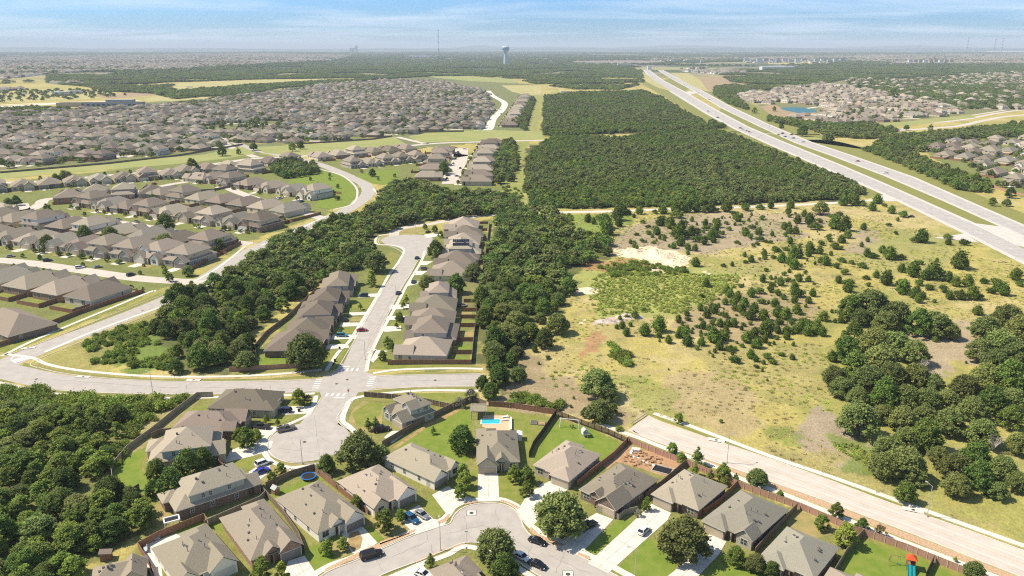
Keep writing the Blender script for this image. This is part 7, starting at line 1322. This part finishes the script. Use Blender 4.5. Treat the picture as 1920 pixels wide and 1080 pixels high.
# ================================================================== CARS
def loft(b, secs, m):
    n = len(secs[0]); vs = [p for s in secs for p in s]; fs = [(i*n+k, i*n+(k+1) % n, (i+1)*n+(k+1) % n, (i+1)*n+k) for i in range(len(secs)-1) for k in range(n)]+[tuple(range(n))[::-1], tuple(range((len(secs)-1)*n, len(secs)*n))]; b.poly(vs, fs, m)
def car_parts(kind, paint):
    L_, W_, H_ = {'suv': (4.9, 1.95, 1.78), 'big': (5.6, 2.05, 1.95), 'sedan': (4.75, 1.84, 1.45), 'pickup': (5.8, 2.0, 1.9), 'hatch': (4.3, 1.8, 1.58)}[kind]; hl = L_/2; hw_ = W_/2; bh = {'suv': 1.02, 'big': 1.1, 'sedan': .88, 'pickup': 1.08, 'hatch': .95}[kind]; P = []
    def sec(x, wf, zb, zt, bev=.12): w_ = hw_*wf; return [(x, -w_, zb+.12), (x, -w_, zt-bev), (x, -w_+bev, zt), (x, w_-bev, zt), (x, w_, zt-bev), (x, w_, zb+.12), (x, w_-.1, zb), (x, -w_+.1, zb)]
    b = MB(); bz = .28
    if kind == 'pickup': loft(b, [sec(-hl, .93, bz+.1, bh), sec(-hl+.1, 1, bz, bh+.05), sec(0, 1, bz, bh+.05), sec(hl-1.2, 1, bz, bh), sec(hl-.3, .97, bz, bh-.1), sec(hl, .86, bz+.08, bh-.3)], paint); b.box(-hl+.15, -.55, -hw_+.18, hw_-.18, bh+.052, bh+.058, 'black')
    else: loft(b, [sec(-hl, .88, bz+.12, bh-.08), sec(-hl+.18, .97, bz, bh), sec(-hl+1, 1, bz, bh), sec(hl-1.4, 1, bz, bh-.02), sec(hl-.45, .96, bz, bh-.16), sec(hl-.12, .9, bz+.04, bh-.3), sec(hl, .8, bz+.1, bh-.42)], paint)
    P.append(('body', b, []))
    c = {'suv': (-hl+.12, -hl+.55, hl-2.15, hl-1.3), 'big': (-hl+.12, -hl+.42, hl-2.2, hl-1.45), 'sedan': (-hl+.65, -hl+1.5, hl-2.15, hl-1.25), 'pickup': (-.55, -.35, hl-2.3, hl-1.55), 'hatch': (-hl+.15, -hl+.75, hl-1.9, hl-1.0)}[kind]
    b = MB(); w0, w1 = hw_*.93, hw_*.76; z0, z1 = bh-.04, H_-.06
    vs = [(c[0], -w0, z0), (c[3], -w0, z0), (c[3], w0, z0), (c[0], w0, z0), (c[1], -w1, z1), (c[2], -w1, z1), (c[2], w1, z1), (c[1], w1, z1)]; b.poly(vs, [(4, 5, 6, 7), (0, 1, 5, 4), (1, 2, 6, 5), (2, 3, 7, 6), (3, 0, 4, 7)], 'carglass'); P.append(('cabin_glass', b, []))
    b = MB(); b.poly([(c[1]-.08, -w1-.02, z1), (c[2]+.1, -w1-.02, z1), (c[2]+.1, w1+.02, z1), (c[1]-.08, w1+.02, z1), (c[1]+.12, -w1+.12, H_), (c[2]-.12, -w1+.12, H_), (c[2]-.12, w1-.12, H_), (c[1]+.12, w1-.12, H_)], [(4, 5, 6, 7), (0, 1, 5, 4), (1, 2, 6, 5), (2, 3, 7, 6), (3, 0, 4, 7), (3, 2, 1, 0)], paint)
    for s_ in (-1, 1):
        for (xa, xb) in ((c[0], c[1]), ((c[0]+c[3])/2, (c[1]+c[2])/2), (c[3], c[2])): b.tube((xa, s_*w0, z0), (xb, s_*w1, z1), .05, .04, paint, 4)
    P.append(('roof', b, []))
    for x in (-hl+.95, hl-.95):
        for s_ in (-1, 1): t = MB(); t.tube((x, s_*(hw_-.22), .34), (x, s_*(hw_+.01), .34), .34, .34, 'tyre', 14); ri = MB(); ri.tube((x, s_*(hw_-.1), .34), (x, s_*(hw_+.025), .34), .21, .19, 'rim', 10); P.append(('wheel', t, [('rim', ri)]))
    for s_ in (-1, 1): P.append(('headlight', MB().box(hl-.26, hl-.1, s_*hw_*.72-.16, s_*hw_*.72+.16, bh-.38, bh-.24, 'head'), [])); P.append(('tail_light', MB().box(-hl-.01, -hl+.12, s_*hw_*.78-.12, s_*hw_*.78+.12, bh-.35, bh-.12, 'tail'), []))
    return P
CP = {}
def car(u, v, deg, kind, paint, label, group='parked cars'):
    """deg: heading in the place, 0 = towards the right of the photo, 90 = away"""
    p = G(u, v); k = (kind, paint)
    nm = 'pickup_truck' if kind == 'pickup' else 'parked_car' if group == 'parked cars' else 'car'
    if k not in CP:
        r = build_house(nm, car_parts(kind, paint), (p.x, p.y, .05), R(deg)); KIDS[r.name] = list(r.children)
        for c in KIDS[r.name]: KIDS[c.name] = list(c.children)
        for c in KIDS[r.name]:
            for d in KIDS[c.name]: KIDS[d.name] = []
        CP[k] = r
    else: r = copy_tree(CP[k], (p.x, p.y, .05), R(deg)); KIDS.pop(r.name, None)
    tag(r, label, 'pickup truck' if kind == 'pickup' else 'car', group); return r
car(697, 1044, 27, 'big', 'car_black', 'big dark suv parked at the kerb before the open garage house'); car(772, 976, -43, 'suv', 'car_blue', 'teal blue car on the drive of the cream house'); car(791, 968, -43, 'sedan', 'car_silver', 'silver car on the drive of the cream house, next to the blue one')
car(1008, 1018, -30, 'sedan', 'car_black', 'upper black car at the kerb right of the street bend'); car(1008, 1062, -34, 'sedan', 'car_black', 'lower black car parked inside the street bend'); car(978, 1047, -40, 'sedan', 'car_white', 'white car half hidden under the twin oaks'); car(1207, 998, 52, 'hatch', 'car_white', 'white car on the long driveway left of the big live oak'); car(1102, 990, 40, 'pickup', 'car_black', 'black pickup in the shade of the big spreading oak'); car(793, 1080, -30, 'sedan', 'car_white', 'white car on the drive at the bottom edge, centre')
car(537, 807, 30, 'pickup', 'car_grey', 'grey pickup parked at the rim of the upper cul-de-sac'); car(490, 803, 172, 'pickup', 'car_black', 'black pickup on the drive beside the round tree clump'); car(534, 773, 178, 'suv', 'car_navy', 'dark blue car on the drive of the house nearest the crosswalks'); car(494, 871, 42, 'suv', 'car_white', 'white suv on the drive left of the upper cul-de-sac'); car(491, 886, 40, 'sedan', 'car_royal', 'royal blue car beside the white suv'); car(716, 808, 22, 'big', 'car_black', 'black suv on the drive of the two storey house with porch')
car(642, 631, 0, 'suv', 'car_teal', 'teal car on a drive left of the residential street'); car(679, 621, 10, 'sedan', 'car_red', 'red car in the lane of the residential street'); car(752, 600, 20, 'suv', 'car_navy', 'dark car on a drive right of the residential street'); car(681, 556, 178, 'suv', 'car_navy', 'dark car on the topmost left drive of the residential street'); car(747, 551, 80, 'sedan', 'car_navy', 'dark car parked on the right kerb of the residential street'); car(782, 485, 80, 'sedan', 'car_navy', 'dark car parked near the street end bulb'); car(797, 506, 20, 'suv', 'car_grey', 'grey car on the drive of the wide low roofed house'); car(803, 436, 60, 'sedan', 'car_black', 'dark car on the drive of the topmost house'); car(647, 601, 100, 'sedan', 'car_black', 'black car in the shade of the third left garage'); car(776, 530, 80, 'sedan', 'car_navy', 'dark car on the drive below the wide low roofed house')
for i, (u, v, dg, kd, pt, lb) in enumerate([(1608, 303, 155, 'sedan', 'car_red', 'red car on the far carriageway of the highway'), (1660, 325, 155, 'suv', 'car_white', 'white car on the far carriageway right of the red one'), (1330, 187, -40, 'sedan', 'car_black', 'dark car alone on the near carriageway, upper stretch'), (1328, 209, -35, 'sedan', 'car_black', 'dark car on the near carriageway, upper pair, lower one'), (1346, 221, -35, 'suv', 'car_black', 'dark car in the near carriageway below the crossover'),
                                             (1389, 241, -30, 'suv', 'car_black', 'dark car first of the bunch at the junction'), (1394, 244, -30, 'suv', 'car_white', 'white car in the bunch at the junction'), (1400, 246, -30, 'sedan', 'car_silver', 'silver car in the bunch at the junction'), (1405, 248, -30, 'sedan', 'car_red', 'red car in the bunch at the junction'), (1467, 251, 170, 'suv', 'car_black', 'dark car waiting on the crossing road, left'), (1484, 253, 170, 'suv', 'car_black', 'dark car waiting on the crossing road, right'), (1460, 253.5, 10, 'sedan', 'car_red', 'red car on the crossing road'),
                                             (1472, 257, 150, 'sedan', 'car_navy', 'blue car entering the highway'), (1487, 260, 150, 'suv', 'car_silver', 'silver car on the far carriageway before the junction'), (1505, 267, 150, 'suv', 'car_white', 'white car on the far carriageway after the junction'), (1310, 175, -38, 'sedan', 'car_black', 'dark car on the far carriageway beside the crossover'), (1284, 160, -38, 'sedan', 'car_black', 'dark car on the far carriageway beyond the crossover'), (1259, 146, -38, 'sedan', 'car_black', 'farthest dark car on the far carriageway'),
                                             (653, 282, 5, 'suv', 'car_silver', 'pale car on the boulevard above the curved road'), (1708, 407, 135, 'sedan', 'car_black', 'small dark vehicle at the shoulder of the near carriageway')]): car(u, v, dg, kd, pt, lb, 'cars on the highway')
for i, (u, v, dg, kd, pt) in enumerate([(222, 413, -15, 'sedan', 'car_navy'), (256, 417, -15, 'sedan', 'car_black'), (20, 482, 35, 'sedan', 'car_silver'), (90, 490, 35, 'suv', 'car_black'), (150, 503, 35, 'suv', 'car_white'), (184, 502, 35, 'sedan', 'car_silver'), (246, 517, 60, 'suv', 'car_black'), (290, 346, 60, 'suv', 'car_red'), (414, 436, 40, 'suv', 'car_black'), (452, 434, 40, 'suv', 'car_white'), (525, 373, 60, 'suv', 'car_white'), (566, 379, 60, 'suv', 'car_blue'), (863, 316, 80, 'sedan', 'car_black'), (840, 330, 20, 'sedan', 'car_black'), (857, 331, 0, 'sedan', 'car_black'), (872, 280, 0, 'suv', 'car_white'), (855, 278, 0, 'sedan', 'car_red'), (861, 289, 0, 'sedan', 'car_black'), (940, 214, 60, 'sedan', 'car_black'), (870, 340, 60, 'sedan', 'car_navy')]):
    cn = {'car_navy': 'dark blue', 'car_black': 'black', 'car_silver': 'silver', 'car_white': 'white', 'car_red': 'red', 'car_blue': 'blue'}[pt]
    car(u, v, dg, kd, pt, '%s car %s' % (cn, ['on the second street up at left, beside the kerb', 'on the second street up at left, right of the blue one', 'on the leftmost drive of the middle left street', 'on a drive before the solar roof house', 'on a drive left of centre in the middle left street', 'on the drive beside the black one, middle left street', 'on the drive before the long taupe house', 'on a drive at the top of the left rows', 'on a drive near the right end of the second street', 'on the last drive of the second street', 'on the drive left of the fenced grey house', 'in front of the fenced pale house by the park', 'parked halfway up the steep street', 'on a left drive of the steep street', 'at the lower end of the steep street', 'at the top right of the steep street', 'at the top of the steep street', 'in the middle of the steep street top', 'on the S-shaped street', 'on a drive at the low end of the steep street'][i])) 
# ================================================================== STREET FURNITURE
LP0 = []
def lamp(u, v, h, ang, label):
    p = G(u, v)
    r = empty('street_lamp', (p.x, p.y, 0), ang)
    b = MB(); b.tube((0, 0, 0), (0, 0, h), .11, .07, 'galv', 8); b.build('pole', r); b = MB(); b.tube((0, 0, h-.1), (1.6, 0, h+.25), .05, .04, 'galv', 6); b.build('arm', r); b = MB(); b.box(1.5, 2.2, -.16, .16, h+.18, h+.3, 'galv'); hd = b.build('lamp_head', r); MB().box(1.6, 2.1, -.12, .12, h+.13, h+.18, 'lampglass').build('lens', hd); MB().box(-.22, .22, -.22, .22, 0, .35, 'galv').build('base', r)
    tag(r, label, 'street lamp', 'street lamps')
for t in [(287, 740, 8.5, R(150), 'street lamp standing below the curving road at left'), (567, 870, 8, R(110), 'street lamp at the lower rim of the upper cul-de-sac'), (826, 1032, 8, R(100), 'street lamp inside the street bend, bottom centre'), (1190, 1094, 9, R(160), 'street lamp at the bottom edge in front of the bright lawn'), (1363, 868, 9, R(40), 'street lamp beside the wide road, its head over the road, middle'), (1738, 969, 9, R(110), 'street lamp beside the footpath at lower right'), (685, 675, 8, R(170), 'street lamp on the right kerb of the residential street'), (743, 566, 8, R(170), 'street lamp farther up the residential street'),
          (476, 455, 8, R(180), 'street lamp on the diagonal road by the middle left street end'), (780, 438, 7, R(90), 'street lamp at the top of the street end bulb'), (1386, 893, 8, R(200), 'small leaning lamp by the long fence')][:10]: lamp(*t)
def sign(u, v, label, kind='stop'):
    p = G(u, v); r = empty('street_sign', (p.x, p.y, 0), R(-20)); b = MB(); b.tube((0, 0, 0), (0, 0, 2.9), .04, .04, 'galv', 6); b.build('pole', r)
    if kind == 'stop': b = MB(); b.prism([(.38*math.cos(R(22.5+45*i)), 2.3+.38*math.sin(R(22.5+45*i))) for i in range(8)], -.08, -.05, 'sign_red'); b.build('stop_plate', r); MB().box(-.45, .45, -.02, .02, 2.8, 3.0, 'sign_green').build('name_plate', r)
    elif kind == 'name': MB().box(-.45, .45, -.02, .02, 2.8, 3.0, 'sign_green').build('name_plate', r)
    else: MB().box(-.3, .3, -.08, -.05, 2.0, 2.8, 'white').build('plate', r)
    tag(r, label, 'sign', 'street signs')
sign(654, 744, 'red stop sign at the corner right of the lower crosswalk'); sign(875, 1016, 'green street name sign at the street bend', 'name'); sign(831, 738, 'sign below the curving road, right of the tall lamp at left', 'plate') if 0 else sign(351, 736, 'dark sign on the verge below the curving road', 'plate'); sign(508, 736, 'thin sign post behind the roof nearest the curving road', 'plate'); sign(1903, 487, 'small road sign on the highway shoulder at right', 'plate'); sign(75, 686, 'thin sign post at the fork of the left roads', 'plate'); sign(345, 553, 'sign post beside the diagonal road', 'plate')
# overhead gantry and power lines on the highway
for i, (a, c, h) in enumerate([((1405, 262), (1442, 240), 8), ]):
    A_, B_ = G(*a), G(*c); r = empty('traffic_gantry', tuple(A_)); b = MB(); b.tube((0, 0, 0), (0, 0, h), .25, .2, 'galv', 8); b.build('post', r); b = MB(); d = B_-A_; b.tube((d.x, d.y, 0), (d.x, d.y, h), .25, .2, 'galv', 8); b.build('post', r); b = MB(); b.tube((0, 0, h), (d.x, d.y, h), .15, .15, 'galv', 6); b.build('beam', r); tag(r, 'traffic signal gantry across the highway at the junction', 'gantry')
# ================================================================== FAR LANDMARKS
p = G(948, 121.5); s = depth(p)/FPX; r = empty('water_tower', (p.x, p.y, 0)); n = 32
def lathe(prof, m, name, parent):
    vs = []; fs = []
    for rr0, z in prof: vs += [(rr0*math.cos(6.28318*i/n), rr0*math.sin(6.28318*i/n), z) for i in range(n)]
    for j in range(len(prof)-1): fs += [(j*n+i, j*n+(i+1) % n, (j+1)*n+(i+1) % n, (j+1)*n+i) for i in range(n)]
    fs.append(tuple(range((len(prof)-1)*n, len(prof)*n))); b = MB(); b.poly(vs, fs, m); me = b.mesh(name)
    me.polygons.foreach_set('use_smooth', [True]*len(me.polygons)); return link(name, me, parent)
lathe([(3.9*s, 0), (3.6*s, 6*s), (3.3*s, 18*s), (3.8*s, 22*s), (5.6*s, 25*s), (6.3*s, 26.5*s)], 'tower_pale', 'column', r); lathe([(6.3*s, 26.5*s), (7.0*s, 27.5*s), (7.0*s, 31*s), (6.6*s, 32*s), (3*s, 32.6*s), (.2*s, 32.8*s)], 'tower_blue', 'tank', r); lathe([(6.9*s, 31.3*s), (6.7*s, 32.2*s), (6.5*s, 32.9*s), (2.5*s, 33.4*s), (.2*s, 33.5*s)], 'warehouse_roof', 'dome', r)
tag(r, 'tall water tower with fluted pale column and blue tank on the horizon', 'water tower')
def mast(u, v, hpx, label, wpx=.9):
    p = G(u, v); s = depth(p)/FPX; r = empty('radio_mast', (p.x, p.y, 0)); b = MB(); h = hpx*s; w_ = wpx*s*.5
    for x, y in ((-w_, -w_), (w_, -w_), (0, w_)): b.tube((x, y, 0), (x*.7, y*.7, h), .12*s, .1*s, 'brown_block', 4)
    for k in range(14):
        z0, z1 = h*k/14, h*(k+1)/14; b.tube((-w_, -w_, z0), (w_, -w_, z1), .06*s, .06*s, 'brown_block', 4); b.tube((w_, -w_, z0), (0, w_, z1), .06*s, .06*s, 'brown_block', 4)
    b.build('lattice', r); b = MB()
    for z in (.36, .58, .78, .97): b.box(-1.3*s, 1.3*s, -.5*s, .5*s, h*z-.5*s, h*z+.5*s, 'brown_block')
    b.build('antenna', r); tag(r, label, 'mast', 'masts on the horizon')
mast(823, 113, 55, 'tallest radio mast rising into the sky left of the water tower', 1.3); mast(1812, 100, 28, 'thin mast on the right horizon, left of three', .5); mast(1863, 100, 26, 'thin mast on the right horizon, middle of three', .5); mast(1877, 100, 28, 'thin mast on the right horizon, right of three', .5)
def block(name, u, v, wpx, hpx, dpx, wm_, rm, label, cat='building', rows=2, cols=8, rz=0.0, group=None, flat_=True):
    p = G(u, v); s = depth(p)/FPX; W_, H_, D_ = wpx*s, hpx*s, dpx*s; r = empty(name, (p.x, p.y, 0), rz); b = MB(); b.box(-W_/2, W_/2, 0, D_, 0, H_, wm_); b.build('wall', r); b = MB(); b.box(-W_/2-.3, W_/2+.3, -.3, D_+.3, H_, H_+.12*H_, rm); b.build('roof', r)
    if rows:
        for j in range(rows):
            for i in range(cols):
                x = -W_/2+W_*(i+.5)/cols; z = H_*(j+.45)/rows; w_ = W_/cols*.28; h = H_/rows*.22; MB().box(x-w_, x+w_, -.12, .02, z-h, z+h, 'glass').build('window', r)
    tag(r, label, cat, group); return r
block('office_block', 652+12, 95.5, 9, 5, 4, 'brown_block', 'brown_block', 'low left half of the dark tower block on the horizon', rows=0) if 0 else None
r = empty('tower_block', tuple(G(664, 97))); s = depth(G(664, 97))/FPX; MB().box(-8*s, 2*s, 0, 4*s, 0, 7*s, 'brown_block').build('low_wing', r); MB().box(2*s, 6.5*s, 0, 4*s, 0, 11*s, 'brown_block').build('tower', r); MB().box(1*s, 3*s, -.6*s, -.1*s, 0, 5*s, 'warehouse').build('stair_tower', r); tag(r, 'dark stepped tower block on the horizon left of the radio mast', 'building')
r = block('school_building', 190, 200, 150, 7, 16, 'grey_block', 'roof_grey', 'long dark school building with flat roof behind the left estate', rows=1, cols=16, rz=.07)
p = G(230, 192); s = depth(p)/FPX; MB().box(-22*s, 24*s, 0, 14*s, 6*s, 11*s, 'grey_block').build('gym_block', r).location = (26*s, 10*s, 0); MB().box(-62*s, -20*s, -3*s, -.2*s, 0, 7*s, 'tan_block').build('tan_wing', r).location = (-12*s, 0, 0)
block('warehouse', 1460, 131, 62, 5, 18, 'warehouse', 'warehouse_roof', 'long white warehouse on the right behind the dark wood', rows=0); block('warehouse', 1170, 124, 24, 4, 6, 'warehouse', 'warehouse_roof', 'small white hall left of the highway crest', rows=0); block('warehouse', 785, 108, 40, 3.5, 6, 'warehouse', 'warehouse_roof', 'white hall on the horizon below the radio mast', rows=0); block('warehouse', 812, 112, 78, 1.6, 4, 'warehouse', 'warehouse_roof', 'long low white hall below the radio mast', rows=0)
block('warehouse', 1285, 101, 38, 3, 5, 'warehouse', 'warehouse_roof', 'white hall complex above the highway crest, left', rows=0); block('warehouse', 1320, 101.5, 34, 2.2, 5, 'warehouse', 'warehouse_roof', 'white hall complex above the highway crest, right', rows=0); block('warehouse', 1218, 131, 7, 6, 8, 'warehouse', 'warehouse_roof', 'white truck like hall where the highway starts', rows=0); block('warehouse', 1316, 118, 6, 4, 3, 'warehouse', 'warehouse_roof', 'tiny white tower right of the highway crest', rows=0)
block('warehouse', 1060, 174, 16, 3, 5, 'warehouse', 'warehouse_roof', 'white shed between the two dark woods', rows=0); block('warehouse', 1099, 121, 8, 1.8, 3, 'warehouse', 'warehouse_roof', 'white roof left of the small hall', rows=0); block('warehouse', 110, 178, 24, 5, 14, 'siding_blue', 'siding_blue', 'pale blue roofed building on the far left building site', rows=0); block('warehouse', 140, 176, 18, 5, 10, 'warehouse', 'siding_blue', 'pale blue roofed hall right of the other on the building site', rows=0); block('warehouse', 122, 180, 30, 3, 8, 'brown_block', 'roof_brown', 'brown low hall on the far left building site', rows=0)
for i in range(9): block('apartment_building', 1707+i*9.6, 120-(i % 3)*.4, 7.2, 6.5, 6, 'tan_block' if i % 3 else 'warehouse', 'roof_grey', '%s pale apartment building from the left in the bright row at upper right' % ordw(i), 'apartment building', 0, 3, 0, 'pale apartment blocks')
for i in range(16): block('apartment_building', 1400+i*12, 116.5+(i % 3)*.6, 9, [6, 4.5, 7][i % 3], 6, 'grey_block' if i % 2 else 'siding_blue', 'roof_grey', '%s blue grey apartment building from the left in the long far row at right' % ordw(i), 'apartment building', 0, 3, 0, 'blue grey apartment blocks')
for i, (u, v, w_) in enumerate([(655, 118, 14), (625, 113, 10), (50, 88, 20), (335, 91, 14), (370, 102, 40), (300, 97, 26), (190, 99, 30), (175, 97, 22), (405, 103, 18), (370, 120, 12), (205, 139, 6), (230, 137, 4), (45, 177, 8), (355, 164, 10), (520, 143, 26), (1780, 96, 20), (1890, 94, 24), (1710, 101, 14), (1780, 117, 16), (1850, 122, 20), (1500, 108, 14), (1640, 104, 12), (1745, 112, 10), (1830, 105, 12)]):
    block('distant_hall', u, v, w_, 1.8, 3, 'warehouse', 'warehouse_roof', 'pale flat hall in the hazy distance, %s in the far left and right plains' % ordw(i), 'building', 0, 1, 0, 'distant halls')
# far suburbs and trees: masses
fp = MB(); fp.box(-7, 7, -6, 6, 0, 3.2, 'stone'); hip(fp, -7.6, 7.6, -6.6, 6.6, 3.2, .5, 'roof'); FARH = [fp.mesh('far_house')]
for a_, b_ in (('siding_white', 'roof_grey'), ('brick_dark', 'roof_brown')):
    q_ = MB(); q_.box(-7, 7, -6, 6, 0, 5.6, a_); hip(q_, -7.6, 7.6, -6.6, 6.6, 5.6, .5, b_); FARH.append(q_.mesh('far_house'))
FP = [([(-200, 160), (0, 150), (100, 138), (300, 132), (480, 122), (640, 112), (660, 104), (500, 101), (200, 104), (0, 108), (-200, 110)], 27, .62), ([(-100, 175), (0, 168), (80, 156), (180, 158), (100, 164), (0, 172)], 22, .35), ([(1400, 118), (1500, 117), (1700, 121), (1925, 121), (2100, 120), (2100, 103), (1925, 101), (1700, 103), (1500, 105), (1400, 110)], 27, .5), ([(1250, 130), (1330, 128), (1400, 136), (1350, 140), (1290, 135)], 24, .5), ([(1200, 110), (1400, 108), (1400, 112), (1220, 115)], 40, .5)]
HX = []
for i, (uv, dd, th) in enumerate(FP):
    xs, ys = poisson([(p.x, p.y) for p in pl(*uv)], dd, 80+i); k = vnoise(xs, ys, 240, 5) < th+.15; HX += list(zip(xs[k], ys[k]))
n = len(HX); print('far houses', n); R6 = np.random.default_rng(2); scatter('far_suburbs', [(x, y, 0) for x, y in HX], R6.uniform(.9, 1.6, n), R6.uniform(0, 3, n), R6.integers(0, 3, n), FARH, 'hazy suburbs spreading over the plain below the horizon', 'houses')
TX = []
for i, (uv, dd) in enumerate([([(-300, 165), (0, 158), (300, 140), (640, 125), (760, 110), (760, 98), (0, 98), (-300, 98)], 44), ([(1200, 122), (1400, 125), (1925, 128), (2200, 128), (2200, 98), (1200, 98)], 46), ([(760, 112), (1000, 120), (1200, 122), (1200, 98), (760, 97)], 60)]):
    xs, ys = poisson([(p.x, p.y) for p in pl(*uv)], dd, 90+i); k = vnoise(xs, ys, 320, 15) > .42; TX += list(zip(xs[k], ys[k]))
n = len(TX); print('far trees', n); scatter('far_trees', [(x, y, 0) for x, y in TX], R6.uniform(2.2, 4.6, n), R6.uniform(0, 6, n), R6.integers(0, len(WP), n), WP, 'dark tree belts between the hazy suburbs', 'trees', sz=R6.uniform(1.0, 2.0, n))
# low blue hills on the horizon
for i, (u0, u1, dist, h, sd) in enumerate([(-400, 1300, 24000, 120, 1), (700, 2600, 30000, 210, 2), (1150, 2500, 21000, 150, 3)]):
    n = 160; vs = []; fs = []; x0 = (u0-960)/FPX*dist; x1 = (u1-960)/FPX*dist
    for j in range(n+1):
        x = x0+(x1-x0)*j/n; z = h*(.45+.55*mnoise.noise(Vector((x/4500., sd*7, 0)))+.18*mnoise.noise(Vector((x/1100., sd*3, 1))))*min(1, j/16, (n-j)/16); z = max(z, 2)
        if i == 1: z += 90*math.exp(-((x-(895-960)/FPX*dist)/650)**2)
        vs += [(x, dist, -2), (x, dist+900, z*.7), (x, dist+2200, z), (x, dist+5000, -2)]
    for j in range(n):
        for k in range(3): fs.append((4*j+k, 4*j+4+k, 4*j+5+k, 4*j+1+k))
    me = bpy.data.meshes.new('hills'); me.from_pydata(vs, [], fs); me.materials.append(M['hill']); me.update(); structure('hills', me)
# ================================================================== HAZE
hm = bpy.data.materials.new('haze_air'); hm.use_nodes = True; hn = hm.node_tree.nodes; hn.remove(hn['Principled BSDF']); pv = hn.new('ShaderNodeVolumePrincipled'); pv.inputs['Color'].default_value = (.80, .90, 1.0, 1); pv.inputs['Density'].default_value = 6.2e-5; pv.inputs['Anisotropy'].default_value = .0
hm.node_tree.links.new(pv.outputs[0], hn['Material Output'].inputs['Volume']); M['haze'] = hm
b = MB(); b.box(-95000, 95000, -600, 125000, -4, 270, 'haze'); o = link('haze', b.mesh('haze')); o['kind'] = 'stuff'; o['label'] = 'thin pale haze over the distant plain'

for o in SC.objects:
    l_ = o.get('label')
    if 0 or l_ and not 4 <= len(l_.replace(',', ' ').split()) <= 16: print('LABEL', len(l_.split()), o.name, l_)
